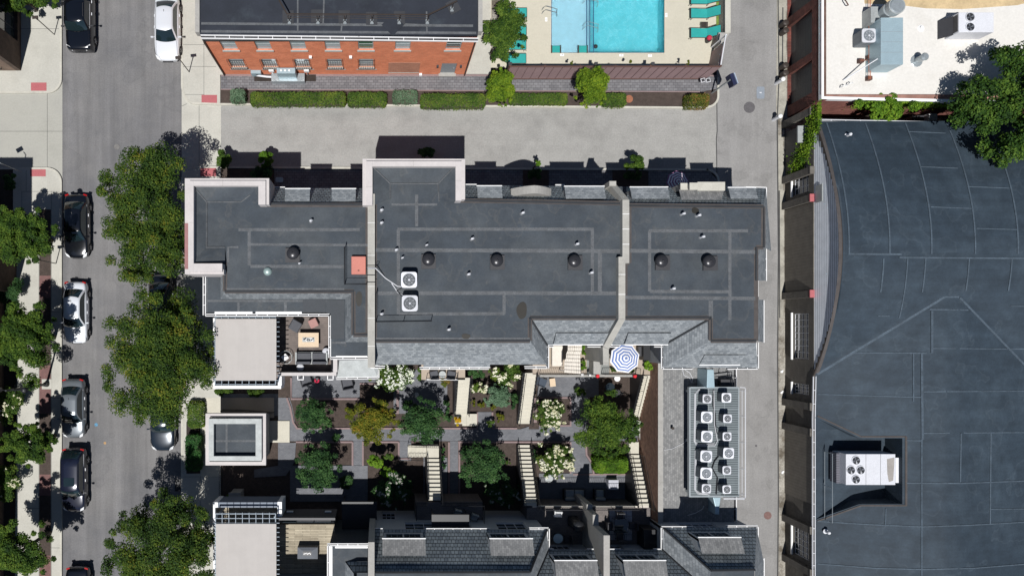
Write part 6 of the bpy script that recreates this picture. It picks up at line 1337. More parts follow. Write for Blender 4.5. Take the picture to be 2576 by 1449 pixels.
# terrace furniture (upper)
def sofa(x, y, L, D_, rot, z, label, m, name='outdoor_sofa', cat='sofa', fm=None):
    c = W(x, y, z + .4); t = thing(name, label, cat, (0, 0, 0)); h = .32
    g = MB(); g.box(0, 0, h / 2 + .05, L, D_, h - .1); g.build('frame', fm or K['dark'], t)
    n = 2 if L > 1.2 else 1
    for i in range(n): g = MB(); g.box(-L / 2 + L * (i + .5) / n, D_ * .08, h + .06, L / n * .93, D_ * .72, .14); o = g.build('seat_cushion', m, t); md = o.modifiers.new('b', 'BEVEL'); md.width = .04; md.segments = 2
    for i in range(n): g = MB(); g.box(-L / 2 + L * (i + .5) / n, -D_ * .36, h + .28, L / n * .9, .2, .42); o = g.build('back_cushion', m, t); md = o.modifiers.new('b', 'BEVEL'); md.width = .05; md.segments = 2
    for s in (-1, 1): g = MB(); g.box(s * (L / 2 - .05), 0, h + .1, .1, D_, .42); g.build('armrest', fm or K['dark'], t)
    t.rotation_euler = (0, 0, rot); t.location = (c[0], c[1], z); t['_l'] = (c[0], c[1], z); return t
s_ = sofa(819 - 35, 901, 2.25, .85, 0, TZ, 'grey outdoor sofa with white cushions trim behind the pale fire table', K['cushion'], fm=K['galv'])
t = thing('fire_table', 'pale wooden rectangular fire table in the middle of the upper terrace', 'table', (*W2(776, 855, TZ + .6), TZ)); c = W(776, 855, TZ + .62)
g = MB(); g.box(c[0], c[1], TZ + .59, 1.42, 1.0, .06); g.build('tabletop', K['tablew'], t); g = MB(); g.box(c[0], c[1], TZ + .28, 1.05, .7, .56); g.build('base', K['dark'], t)
g = MB(); g.box(c[0], c[1] + .02, TZ + .625, .85, .32, .012)
rn = random.Random(3)
for i in range(26): g.box(c[0] - .36 + rn.random() * .72, c[1] - .08 + rn.random() * .2, TZ + .645, .09, .06, .04, rn.random() * 3, 1 + (i % 2))
g.build('burner', [K['galv'], K['white'], K['dark']], t)
def chair(x, y, rot, z, label, m, fm=None, w=.62, back=True):
    t = thing('outdoor_chair', label, 'chair', (0, 0, 0)); g = MB(); g.box(0, 0, .42, w, w, .1); o = g.build('seat', m, t); md = o.modifiers.new('b', 'BEVEL'); md.width = .03
    if back: g = MB(); g.box(0, -w / 2 + .03, .68, w, .09, .46); o = g.build('backrest', m, t); md = o.modifiers.new('b', 'BEVEL'); md.width = .03
    for sx in (-1, 1):
        for sy in (-1, 1): g = MB(); g.tube([(sx * (w / 2 - .03), sy * (w / 2 - .03), 0), (sx * (w / 2 - .04), sy * (w / 2 - .04), .38)], .022, 5); g.build('leg', fm or K['dark'], t)
        if back: g = MB(); g.tube([(sx * w / 2, w / 2 - .05, .38), (sx * w / 2, w / 2 - .05, .62), (sx * w / 2, -w / 2, .62)], .022, 5); g.build('armrest', fm or K['dark'], t)
    c = W(x, y, z + .45); t.location = (c[0], c[1], z); t.rotation_euler = (0, 0, rot); return t
chair(743, 820, radians(150), TZ, 'dark grey reclining chair turned towards the pale fire table', K['cushion'], w=.74)
chair(788, 813, radians(25), TZ, 'pink square stool with no back on the upper terrace', mat('dusty_pink', (.36, .20, .18), .8, .06), w=.6, back=False)
def round_table(x, y, z, r, h, label, top, leg=None, n=24, cat='table'):
    c = W(x, y, z + h); t = thing('round_table', label, cat, (c[0], c[1], z)); g = MB(); g.cyl(c[0], c[1], z + h - .03, z + h, r, n=n); g.build('tabletop', top, t); g = MB(); g.cyl(c[0], c[1], z + .02, z + h - .03, .04, n=8); g.cyl(c[0], c[1], z, z + .03, r * .6, r * .5, 16); g.build('base', leg or K['dark'], t); return t
g = MB(); c = W(718, 899, TZ + .5); g.ring(c[0], c[1], TZ + .45, TZ + .48, .44, .47, 28); g.ring(c[0], c[1], TZ + .02, TZ + .05, .4, .43, 28)
for i in range(14): a = 2 * pi * i / 14; g.tube([(c[0] + .42 * cos(a), c[1] + .42 * sin(a), TZ + .03), (c[0] + .46 * cos(a), c[1] + .46 * sin(a), TZ + .46)], .012, 4)
t = thing('wire_chair', 'round open wire chair with a white square cushion beside the terrace pergola', 'chair', (c[0], c[1], TZ)); g.build('frame', K['galv'], t); g = MB(); g.box(c[0] - .04, c[1], TZ + .42, .42, .42, .1, .7); o = g.build('cushion', K['white'], t); md = o.modifiers.new('b', 'BEVEL'); md.width = .03
c = W(690, 900, TZ + .3); g = MB()
for i in range(5): a = i * 2 * pi / 5 + .3; g.face([(c[0], c[1], TZ + .34), (c[0] + .16 * cos(a - .5), c[1] + .16 * sin(a - .5), TZ + .25), (c[0] + .36 * cos(a), c[1] + .36 * sin(a), TZ + .30), (c[0] + .16 * cos(a + .5), c[1] + .16 * sin(a + .5), TZ + .25)])
g.cyl(c[0], c[1], TZ, TZ + .26, .15, n=10); one(g, 'star_pouf', mat('pale_blue_fabric', (.32, .44, .50), .8, .15, 6), 'pale blue star-shaped pouf half under the terrace pergola', 'pouf', (c[0], c[1], TZ))
for x, y, lb in ((755, 920 + 4, 'white and grey round pot standing by the terrace rail below the sofa'), (820, 884, 'white round cushioned stool at the right end of the grey sofa')):
    c = W(x, y, TZ + .4); g = MB(); g.cyl(c[0], c[1], TZ, TZ + .32, .2, .26, 14); g.dome(c[0], c[1], TZ + .32, .27, .12, 14, 3, 1); one(g, 'round_stool', [K['galv'], mat('mottled_white_' + str(x), (.55, .56, .6), .7, .3, 6)], lb, 'stool', (c[0], c[1], TZ), smooth=False)
# objects down in the courtyard corner below the terrace
chair(770, 958, .3, .05, 'dark grey armchair in the shade below the terrace brackets', K['cushion'], w=.8); chair(874, 966, .2, .05, 'dark grey armchair half under the zinc canopy', K['cushion'], w=.8)
g = MB(); c = W(797, 957, .5); g.cyl(c[0], c[1], .05, .4, .16, .2, 12); rn = random.Random(5)
for i in range(9): a = rn.random() * 6; g.dome(c[0] + .13 * cos(a), c[1] + .13 * sin(a), .42 + .05 * rn.random(), .08, .08, 8, 3, 1)
one(g, 'flower_pot', [K['dark'], mat('crimson_petals', (.45, .02, .06), .7, .2, 12)], 'small pot of crimson flowers in the shade below the terrace', 'flower pot', (c[0], c[1], .05))
# ================================================================ stairs
def stair(label, xl, xr, yb, yt, z0, z1, n, mt=None, side=None, riser=None):
    """plan x at the foot, foot and head lines in plan, n risers"""
    a = W(xl, yb, z0); b = W(xr, yb, z0); y0 = a[1]; y1 = W(xl, yt, z1)[1]; t = thing('staircase', label, 'stairs', ((a[0] + b[0]) / 2, y0, z0)); s = 1 if y1 > y0 else -1
    g = MB(); run = (y1 - y0) / n; rise = (z1 - z0) / n
    for i in range(n):
        za = z0 + rise * (i + 1); ya = y0 + run * i
        g.prism([(a[0], ya), (b[0], ya), (b[0], ya + run - s * .004), (a[0], ya + run - s * .004)], max(0, za - rise * 2.2), za)
    g.build('steps', mt or K['cream'], t)
    g = MB()
    for x in (a[0] - .06, b[0] + .06): g.prism([(x - .05, y0), (x + .05, y0), (x + .05, y1), (x - .05, y1)], 0, [z0 + .12, z0 + .12, z1 + .1, z1 + .1] if True else z1)
    g.build('stringer', side or K['black'], t)
    g = MB()
    for x in (a[0] - .06, b[0] + .06):
        p0, p1 = (x, y0 - s * .1, z0 + 1.0), (x, y1, z1 + 1.0); g.tube([p0, p1], .022, 4); g.tube([(x, y0, z0 + .2), (x, y1, z1 + .2)], .016, 4); k = int(abs(y1 - y0) / .14)
        for i in range(k + 1): f = i / k; yy = y0 + (y1 - y0) * f; zz = z0 + (z1 - z0) * f; r_ = .009 if i % 8 else .022; g.tube([(x, yy, zz + .15), (x, yy, zz + 1.0)], r_, 3)
    g.build('handrail', K['black'], t); return t
NT = 2.4; ST = 2.6
stair('pale staircase rising north from the courtyard, westernmost, ending by an orange plant', 1144, 1174, 1041, 950, .55, NT, 11)
stair('pale staircase rising north from the courtyard path, between the two hydrangea groups', 1303, 1331, 1065, 938, .05, NT, 14)
stair('pale staircase rising north at the east side beside the bark bed', 1590, 1609, 1054, 944, .2, NT, 13)
g = MB(); g.bd(1144, 1041, 1173, 1066, .55, 0, .55); g.bd(1173.3, 1041, 1200, 1071, .38, 0, .38); g.bd(1163, 1063, 1173, 1071, .25, 0, .25); one(g, 'stair_landing', K['cream'], 'pale landing at the foot of the western courtyard staircase beside the orange plant', 'landing')
stair('staircase rising south with sunlit treads, western one with an angled lower flight', 1074, 1104, 1153, 1258, .95, ST, 10)
g = MB(); g.bd(1074, 1122, 1104, 1152.5, .95, 0, .95)
for i in range(5):
    x0 = 1026 + i * 9.4; g.bd(x0, 1120 + i * .6, x0 + 9.2, 1150, .18 + .15 * i, 0, .18 + .15 * i)
one(g, 'stair_landing', K['cream'], 'pale landing and short side flight of the western south staircase', 'landing')
railing('black railing behind the landing of the western south staircase', [(1026, 1118, .2), (1072, 1120, .95), (1106, 1121, .95), (1107, 1152, .95)], .9)
railing('short black railing down the angled side flight of the western south staircase', [(1026, 1151, .1), (1072, 1153, .9)], .9)
stair('long staircase rising south with sunlit treads, middle one between two black railings', 1302, 1331, 1118, 1272, .05, ST, 15)
stair('staircase rising south at the east side beside the bark bed below the lime shrub', 1582, 1606, 1143, 1276, .6, ST, 12)
g = MB(); g.bd(1582, 1112, 1607, 1143, .6, 0, .6); one(g, 'stair_landing', K['cream'], 'pale landing beside the big green courtyard tree at the eastern staircase', 'landing')
# ================================================================ raised terraces of the central block
t = thing('garden_terrace', 'raised tan terrace with the striped umbrella between two shingled wings', 'terrace', W(1490, 900, 0))
g = MB(); g.bd(1340, 850, 1476, 942, NT, 0, NT); g.bd(1533, 850, 1640, 942, NT, 0, NT); g.build('floor', K['tan'], t)
g = MB(); g.bd(1476.3, 850, 1532.7, 942, NT, 0, NT); g.build('grey_floor', mat('grey_deck', (.22, .23, .22), .85, .06, 1), t)
g = MB(); g.bd(1356, 942.4, 1602, 948, NT + .03, NT - .45, NT + .03); g.build('edge_beam', K['stone'], t)
g = MB(); g.bd(1493, 909, 1511, 941, NT + 1.1, NT, NT + 1.1); g.build('pier', K['stone'], t)
g = MB(); g.bd(1517, 912.4, 1530.8, 918, 4.2, NT, 4.2); g.build('pier', K['stone'], t)
t = thing('garden_terrace', 'small raised terrace behind the western courtyard staircase with two dark chairs', 'terrace', W(1120, 935, 0))
g = MB(); g.bd(1060, 900, 1170, 955, NT, NT - .3, NT); g.build('floor', K['tan'], t); g = MB(); g.bd(1062, 900, 1168, 930, NT, 0, NT - .31); g.build('wall', K['stucco'], t)
railing('black balustrade along the front of the umbrella terrace', [(1357, 940, NT), (1490, 940, NT)], 1.0); railing('black balustrade in front of the striped umbrella with red flower pots at its ends', [(1512, 940, NT), (1598, 940, NT), (1598, 925, NT)], 1.0)
railing('white-topped balustrade of the small terrace beside the western staircase', [(1072, 953, NT), (1148, 953, NT)], 1.0, K['white'], step=.2)
for x, lb in ((1505, 'left'), (1599, 'right')):
    g = MB(); c = W(x, 946, 3.3); rn = random.Random(x); g.cyl(c[0], c[1], 2.9, 3.15, .1, .14, 10, 1)
    for i in range(8): a = rn.random() * 6; g.dome(c[0] + .06 * cos(a), c[1] + .06 * sin(a), 3.15 + .06 * rn.random(), .09, .09, 7, 3)
    one(g, 'flower_pot', [mat('scarlet_petals_' + lb, (.60, .02, .03), .7, .2, 10), K['dark']], 'red flower ball on the %s end of the balustrade below the striped umbrella' % lb, 'flower pot', (c[0], c[1], 2.9))
def umbrella(x, y, z, r, zg, label, ca, cb, n=8, nb=9, rot=0.0, tilt=0, top=None):
    c = W(x, y, z); t = thing('striped_umbrella', label, 'umbrella', (c[0], c[1], zg)); g = MB(); h = r * .32
    for k in range(nb):
        r0, r1 = r * k / nb, r * (k + 1) / nb
        for i in range(n):
            a, b = rot + 2 * pi * i / n, rot + 2 * pi * (i + 1) / n; m_ = (a + b) / 2
            def P(an, rr, mid=False): rr2 = rr * (1 if not mid else cos(pi / n) * .985); return (c[0] + rr2 * cos(an), c[1] + rr2 * sin(an) + tilt * (rr2 * sin(an)) * .0, z + h * (1 - rr / r) - (0.0 if not mid else .015 * rr / r) + tilt * rr2 * sin(an))
            mi = (k + 1) % 2
            g.face([P(a, r0), P(a, r1), P(m_, r1, True), P(m_, r0, True)], mi); g.face([P(m_, r0, True), P(m_, r1, True), P(b, r1), P(b, r0)], mi)
    o = g.build('canopy', [ca, cb], t); s = o.modifiers.new('s', 'SOLIDIFY'); s.thickness = .008
    g = MB(); g.tube([(c[0], c[1], zg), (c[0], c[1], z + h)], .025, 8); g.build('pole', K['whitem'], t); g = MB(); g.cyl(c[0], c[1], zg, zg + .08, .28, n=16); g.build('base', K['dark'], t)
    g = MB(); g.cyl(c[0], c[1], z + h - .01, z + h + .06, .03, .015, 8); g.build('finial', K['whitem'], t); return t
umbrella(1571.5, 901, 4.75, 1.04, NT, 'blue and white striped octagonal umbrella open over the south terrace', K['whitec'], K['blueb'], rot=.25, nb=10)
umbrella(1704, 458, 4.7, .78, .05, 'purple and white striped umbrella half under the north eaves', K['whitec'], K['plumb'], n=8, nb=9, rot=.1)
# daybed and white canopy
t = thing('daybed', 'cream daybed with a quilted top on the tan terrace left of the white canopy', 'daybed', W(1403, 895, NT)); g = MB(); g.bd(1389, 869, 1416, 921, NT + .45, NT + .15, NT + .45); o = g.build('mattress', K['offwhite'], t); md = o.modifiers.new('b', 'BEVEL'); md.width = .06; md.segments = 3
g = MB(); g.bd(1388, 868, 1417, 922, NT + .15, NT, NT + .149); g.build('frame', K['tan'], t)
t = thing('shade_canopy', 'large white fabric canopy stretched over the terrace lounge', 'canopy', W(1441, 900, NT)); g = MB(); n = 8
for i in range(n):
    for j in range(n):
        f = lambda a, b: (*W2(1424 + 36 * a + (4 if b < .3 else (-4 * (1 - a) if b > .6 else 0)), 862 + 75 * b + 3 * a * b, NT + 1.9), NT + 1.9 + .10 * sin(3 * a * pi + b * 5) * .35 - .12 * (1 - abs(2 * a - 1)))
        g.face([f(i / n, j / n), f((i + 1) / n, j / n), f((i + 1) / n, (j + 1) / n), f(i / n, (j + 1) / n)])
o = g.build('fabric', K['offwhite'], t, smooth=True); s = o.modifiers.new('s', 'SOLIDIFY'); s.thickness = .01
for x, y in ((1426, 864), (1458, 864), (1424, 934), (1458, 936)): g = MB(); c = W(x, y, NT + 1.85); g.tube([(c[0], c[1], NT), (c[0], c[1], NT + 1.85)], .03, 6); g.build('post', K['whitem'], t)
g = MB(); g.bd(1619, 862, 1658, 906, NT + .9, NT + .1, NT + .9); one(g, 'covered_grill', K['black'], 'large black covered grill in the dark corner of the umbrella terrace', 'grill')
g = MB(); g.bd(1606, 872, 1618, 896, NT + .5, NT, NT + .5); one(g, 'storage_box', K['dark'], 'small dark storage box beside the black covered grill', 'box')
g = MB(); g.bd(1462, 940, 1468, 945, 3.2, NT + .5, 3.2); one(g, 'rail_planter', K['white'], 'small white box hung on the terrace rail below the white canopy', 'planter')
g = MB(); g.bd(1482, 941, 1487, 946, 3.2, NT + .5, 3.2); one(g, 'rail_planter', K['white'], 'small white box on the terrace rail beside the stone pier', 'planter')
chair(1092, 944, .2, NT, 'dark terrace chair left of the small table behind the western staircase', K['cushion'], w=.6); chair(1135, 944, -.2, NT, 'dark terrace chair right of the small table behind the western staircase', K['cushion'], w=.6); round_table(1113, 942, NT, .25, .5, 'small round table between two dark chairs on the small terrace', K['galv'])
# lower patio below the umbrella terrace
g = MB(); c = W(1385, 963, .5); 
def loungechair(label, x, y, rot, m):
    t = thing('lounge_chair', label, 'chair', (0, 0, 0)); g = MB()
    for i in range(8): a, b = i / 8, (i + 1) / 8; z = lambda q: .3 + (q * .1 if q < .5 else .05 + (q - .5) * 1.1); g.face([(-.3, a * 1.1, z(a)), (.3, a * 1.1, z(a)), (.3, b * 1.1, z(b)), (-.3, b * 1.1, z(b))])
    o = g.build('seat', m, t); s = o.modifiers.new('s', 'SOLIDIFY'); s.thickness = .06
    for sx in (-1, 1): g = MB(); g.tube([(sx * .33, 0, 0), (sx * .33, .05, .5), (sx * .33, .8, .55), (sx * .33, .95, 0)], .022, 5); g.build('leg', K['dark'], t)
    c = W(x, y, .4); t.location = (c[0], c[1], .06); t.rotation_euler = (0, 0, rot); return t
loungechair('dark blue-grey lounge chair in the shade of the umbrella terrace wall', 1374, 966, 1.2, mat('navy_sling', (.05, .065, .09), .8, .1))
g = MB(); c = W(1390, 962, .4); g.box(c[0], c[1], .4, .42, .60, .05, .12); [g.box(c[0] + a, c[1] + b, .22, .05, .05, .34) for a in (-.15, .15) for b in (-.22, .22)]; one(g, 'small_table', K['tablew'], 'small yellow wood bench beside the dark lounge chair', 'table', (c[0], c[1], .06))
round_table(1535, 974, .06, .33, .7, 'round black glass patio table beside the big green courtyard tree', K['glass']); chair(1552, 990, 2.5, .06, 'dark moulded chair right of the round black patio table', K['dark'], w=.5); round_table(1553, 952, .06, .22, .5, 'small white round seat at the edge of the umbrella terrace shade', K['white'])
round_table(1048, 992, .06, .15, .6, 'small pale round bird bath in the dark courtyard bed', K['galv'], cat='bird bath')
# pale stone edging of the bed near the east patio
g = MB(); g.prism([W2(*p) for p in [(1593, 1055), (1600, 1060), (1612, 1112), (1606, 1112)]], 0, .5); one(g, 'planter_wall', K['stone'], 'short pale planter wall by the eastern staircase landing', 'planter')
g = MB(); c = W(1619, 1100, .6); g.bd(1616, 1083, 1623, 1119, .8, .2, .8); o = one(g, 'wooden_bench', K['terra'], 'narrow orange wooden bench on the bark bed beside the white flowers', 'bench', W(1619, 1100, .2))
# ================================================================ southern apartment block
K['shingd'] = K['shflat']
SE, SF = 5.2, 8.1
t = thing('south_apartment_block', 'apartment block with dark slate roof, dormers and pale window walls along the bottom edge', 'building', W(1200, 1430, 0)); SB = t
yA, yB, yC = W(0, 1334, SE)[1], W(0, 1386, SE)[1] - .35, W(0, 1330, SE)[1]
xA0, xA1 = W(938, 0, SE)[0], W(1372, 0, SE)[0]; xB1 = W(1672, 0, SE)[0]; xC1 = W(1898, 0, SE)[0]
def wall_run(p0, p1, nin, z0, z1, hs, m, nx=3, nz=2, fm=None):
    g = MB(); facade(g, p0, p1, z0, z1, hs, nin, .14); g.build('wall', m, t)
    for h in hs: window(t, p0, p1, nin, h, .14, nx=nx, nz=nz, fm=fm, fw=.05)
K['stuccob'] = mat('pale_blue_stucco', (.40, .42, .44), .9, .05, 1)
wall_run((xA0, yA), (xA1, yA), (0, -1), 0, SE - .1, [(.6, 1.6, .5, 2.3), (2.2, 4.2, 3.2, 4.8), (5.4, 6.8, 2.7, 4.9), (8.6, 10.6, 3.2, 4.8)], K['stuccob'])
wall_run((xA1, yB), (xB1, yB), (0, -1), 0, SE - .1, [(.5, 2.2, 2.7, 4.75), (4.1, 5.9, 2.7, 4.75)], K['stuccob'], 4, 3)
wall_run((xB1, yC), (xC1, yC), (0, -1), 0, SE - .1, [(1.4, 3.9, 3.7, 4.8)], K['stuccob'], 5, 2)
g = MB(); g.prism([(xA0, yA - .2), (xA1 - .2, yA - .2), (xA1 - .2, yB - .2), (xB1 + .2, yB - .2), (xB1 + .2, yC - .2), (xC1, yC - .2), (xC1, -30), (xA0, -30)], .01, SE - .2)
g.face([(xA1, yA, 0), (xA1, yB, 0), (xA1, yB, SE - .1), (xA1, yA, SE - .1)]); g.face([(xB1, yC, 0), (xB1, yB, 0), (xB1, yB, SE - .1), (xB1, yC, SE - .1)]); g.build('wall', K['stuccob'], t)
g = MB()
for p in ([(941, 1331, SE), (1231, 1331, SE), (1376, 1331, SE), (1333, 1438, SF), (941, 1440, SF)], [(1380, 1382, SE), (1666, 1382, SE), (1785, 1490, SF), (1333, 1490, SF)], [(1668, 1327, SE), (1903, 1325, SE), (1899, 1432, SF), (1788, 1434, SF)]): g.faceD(p)
g.split('slate_slope', K['slate'], t)
g = MB()
for p in ([(1376, 1331, SE), (1380, 1382, SE), (1333, 1490, SF), (1333, 1438, SF)], [(1668, 1327, SE), (1788, 1434, SF), (1785, 1490, SF), (1666, 1382, SE)], [(1903, 1325, SE), (1921, 1410, SE), (1921, 1600, SE), (1899, 1600, SF), (1899, 1432, SF)]): g.faceD(p)
g.split('shingle_slope', K['shingy'], t)
g = MB()
for a, b in (((1376, 1331, SE), (1333, 1438, SF)), ((1380, 1382, SE), (1333, 1490, SF)), ((1668, 1327, SE), (1788, 1434, SF)), ((1666, 1382, SE), (1785, 1490, SF)), ((941, 1439, SF), (1333, 1438, SF)), ((1788, 1434, SF), (1899, 1432, SF))): a, b = W(*a), W(*b); g.tube([(a[0], a[1], a[2] + .04), (b[0], b[1], b[2] + .04)], .08, 4)
g.build('ridge', K['ridge'], t)
g = MB(); g.pd([(941, 1441, 0), (1334, 1439, 0), (1334, 1700, 0), (941, 1700, 0)], SF, SF - .3, SF - .01); g.pd([(1788, 1435, 0), (1898, 1433, 0), (1898, 1700, 0), (1788, 1700, 0)], SF, SF - .3, SF - .01); g.build('flat_roof', K['roof'], t)
g = MB(); g.pd([(926, 1363, 0), (942, 1363, 0), (942, 1700, 0), (926, 1700, 0)], SF + .4, 3, SF + .4)
# party wall stepping down between the two south terraces
xw = 14.35
for y0, y1, z0, z1 in ((W(0, 1346, 7.3)[1], -17, 4, 7.3), (W(0, 1294, 5)[1], W(0, 1346, 7.3)[1] + .004, 4, 5.0), (W(0, 1268, 3.6)[1], W(0, 1294, 5)[1] + .004, 2, 3.6)): g.prism([(xw, y0), (xw + .4, y0), (xw + .4, y1), (xw, y1)], 0, z1)
g.build('party_wall', K['stone'], t)
for x0, x1, yf, yb, zf in ((962, 1070, 1355, 1397, 7.3), (1232, 1340, 1355, 1397, 7.3), (1395, 1502, 1410, 1462, 7.3), (1568, 1675, 1410, 1462, 7.3), (1757, 1864, 1352, 1392, 7.3)): dormer(t, x0, x1, yf, yb, zf, zf + .5, False, drop=1.9, wall=K['stuccob'], win=True)
g = MB(); gutter(g, [(939, 1331), (962, 1331)], SE, SE + .02, .12, .1, 0, .6); gutter(g, [(1070, 1331), (1232, 1331)], SE, SE + .02, .12, .1, 0, .6); gutter(g, [(1332, 1329), (1379, 1329)], SE, SE + .02, .12, .1, 0, .6); gutter(g, [(1379.5, 1330), (1379.5, 1384)], SE, SE + .02, .13, .1, 0, .6)
gutter(g, [(1380, 1382), (1392, 1382)], SE, SE + .02, .1, .1, 0, .6); gutter(g, [(1478, 1382), (1515, 1382)], SE, SE + .02, .1, .1, 0, .6); gutter(g, [(1534, 1382), (1561, 1382)], SE, SE + .02, .1, .1, 0, .6); gutter(g, [(1645, 1382), (1665, 1382)], SE, SE + .02, .1, .1, 0, .6)
gutter(g, [(1665.5, 1327), (1665.5, 1382)], SE, SE + .02, .13, .1, 0, .6); gutter(g, [(1665, 1326), (1742, 1326)], SE, SE + .02, .12, .1, 0, .6); gutter(g, [(1827, 1324), (1905, 1324)], SE, SE + .02, .12, .1, 0, .6); gutter(g, [(1905, 1325), (1905, 1397)], SE, SE + .02, .12, .1, 0, .6); gutter(g, [(1921, 1404), (1921, 1600)], SE, SE + .02, .07, .1, 0, .8)
g.split('gutter', [K['white'], K['dark']], t)
a0, a1 = W2(700, 0, TZ)[0], W2(842, 0, TZ)[0]; g = MB(); g.prism([(a0, -17.3), (a1, -17.3), (a1, -28), (a0, -28)], 0, 6.4); g.build('shade_block', K['stucco'], t)  # unseen block added out of frame to shade the lower deck
# western part: lower roof with gutters
g = MB(); a = [(828, 1372), (925, 1372), (925, 1700), (828, 1700)]; g.pd(a, 6.3, 0, 6.3); g.build('lower_roof', K['roof'], t)
g = MB(); g.faceD([(872, 1412, 6.32), (925, 1412, 6.32), (925, 1440, 7.6), (890, 1440, 7.6)]); g.build('slate_slope', K['slate'], t); g = MB(); g.faceD([(868, 1412, 6.32), (890, 1442, 7.6), (890, 1520, 7.6), (868, 1520, 6.32)]); g.build('shingle_slope', K['shingy'], t)
g = MB(); gutter(g, [(824, 1369), (926, 1369)], 6.3, 6.33, .12, .1, 0, .6); gutter(g, [(826, 1371), (826, 1500)], 6.3, 6.33, .12, .1, 0, .9); g.split('gutter', [K['white'], K['dark']], t); g = MB(); g.bd(843, 1373.5, 925, 1378, 6.33, 6.28, 6.34); g.bd(829.5, 1373.5, 836, 1500, 6.33, 6.28, 6.34); g.build('flashing', K['white'], t)
# south garden terraces
t = thing('garden_terrace', 'shaded raised terrace of dark pavers with striped rug beside the southern party wall', 'terrace', W(1480, 1320, 0))
K['dpaver'] = tiles('brown_grey_pavers', (.17, .15, .14), (.14, .125, .12), (.09, .08, .08), .25, .12, ms=.008, bump=.1)
g = MB(); g.bd(1326, 1276, 1640, 1370, ST, 0, ST); g.build('floor', K['dpaver'], t); g = MB(); g.bd(1340, 1272.5, 1632, 1275.7, ST + .02, ST - .3, ST + .02); g.build('edge_beam', K['offwhite'], t)
t = thing('garden_terrace', 'shaded raised terrace with two chairs at the head of the western south staircase', 'terrace', W(1120, 1300, 0)); g = MB(); g.bd(1046, 1262, 1214, 1316, ST, 0, ST); g.build('floor', K['dpaver'], t)
railing('black balustrade with pale top along the eastern south terrace edge', [(1350, 1274, ST), (1472, 1274, ST)], .95, K['dark']); railing('black balustrade from the party wall to the eastern south staircase', [(1478, 1274, ST), (1596, 1274, ST)], .95, K['dark'])
railing('black balustrade round the terrace at the western south staircase', [(1046, 1300, ST), (1046, 1264, ST), (1072, 1264, ST)], .95); railing('black balustrade east of the western south staircase head', [(1108, 1264, ST), (1214, 1264, ST), (1214, 1312, ST)], .95)
chair(1151, 1289, 2.9, ST, 'grey slatted terrace chair beside the dark canopy, left one', K['galv'], w=.5); chair(1193, 1300, 2.8, ST, 'grey slatted terrace chair beside the dark canopy, right one', K['galv'], w=.5)
g = MB(); g.bd(1086, 1294, 1180, 1325, ST + 2.0, ST + 1.85, ST + 2.0); 
for x, y in ((1090, 1298), (1176, 1298)): g.bd(x - 1, y - 1, x + 1, y + 1, ST + 1.85, ST, ST + 1.84)
one(g, 'awning', K['black'], 'flat black awning over the shaded terrace door', 'awning')
chair(1403, 1292, 3.1, ST, 'white slatted chair at the rail of the shaded terrace', K['white'], K['white'], w=.48)
round_table(1404, 1354, ST, .34, .75, 'round pale blue table near the windows of the shaded terrace', mat('pale_blue_top', (.45, .58, .64), .5, .05)); chair(1428, 1356, 1.5, ST, 'dark chair tucked beside the round pale blue table', K['dark'], w=.5)
c = W(1456, 1325, 4.2); g = MB(); g.cyl(c[0], c[1], ST + .1, ST + 1.5, .38, .40, 14); g.dome(c[0], c[1], ST + 1.5, .42, .3, 14, 4); g.box(c[0], c[1], ST + .06, .7, .7, .1); one(g, 'covered_heater', K['black'], 'tall black covered heater beside the shaded party wall', 'covered heater', (c[0], c[1], ST))
t = thing('striped_rug', 'blue and white geometric striped rug under a square dining table', 'rug', W(1561, 1321, ST)); g = MB(); n = 0
a, b = W(1533, 1358, ST), W(1590, 1283, ST); zz = ST + .006; g.face([(a[0], a[1], zz), (b[0], a[1], zz), (b[0], b[1], zz), (a[0], b[1], zz)]); nx_, ny_ = 4, 5
for i in range(nx_):
    for j in range(ny_):
        x0 = a[0] + (b[0] - a[0]) * i / nx_; x1 = a[0] + (b[0] - a[0]) * (i + 1) / nx_; y0 = a[1] + (b[1] - a[1]) * j / ny_; y1 = a[1] + (b[1] - a[1]) * (j + 1) / ny_
        for k in range(5):
            f = (k + .25) / 5; w_ = .5 / 5
            if (i + j) % 2: g.face([(x0 + .02, y0 + (y1 - y0) * f, zz + .003), (x1 - .02, y0 + (y1 - y0) * f, zz + .003), (x1 - .02, y0 + (y1 - y0) * (f + w_), zz + .003), (x0 + .02, y0 + (y1 - y0) * (f + w_), zz + .003)], 1)
            else: g.face([(x0 + (x1 - x0) * f, y0 + .02, zz + .003), (x0 + (x1 - x0) * (f + w_), y0 + .02, zz + .003), (x0 + (x1 - x0) * (f + w_), y1 - .02, zz + .003), (x0 + (x1 - x0) * f, y1 - .02, zz + .003)], 1)
g.build('weave', [mat('navy_rug', (.05, .065, .11), .95, .1), K['whitec']], t)
t = thing('dining_table', 'square glass dining table standing on the striped rug', 'table', W(1563, 1323, ST)); c = W(1563, 1323, ST + .74); g = MB(); g.box(c[0], c[1], ST + .73, .95, .95, .03); g.build('tabletop', K['glass'], t)
for sx in (-1, 1):
    for sy in (-1, 1): g = MB(); g.tube([(c[0] + sx * .42, c[1] + sy * .42, ST + .01), (c[0] + sx * .42, c[1] + sy * .42, ST + .71)], .025, 5); g.build('leg', K['dark'], t)
for x, y, r_, lb in ((1560, 1296, pi, 'above'), (1560, 1349, 0, 'below'), (1533, 1322, -pi / 2, 'left of'), (1592, 1322, pi / 2, 'right of')): chair(x, y, r_, ST, 'dark dining chair %s the square glass table' % lb, K['dark'], w=.5)
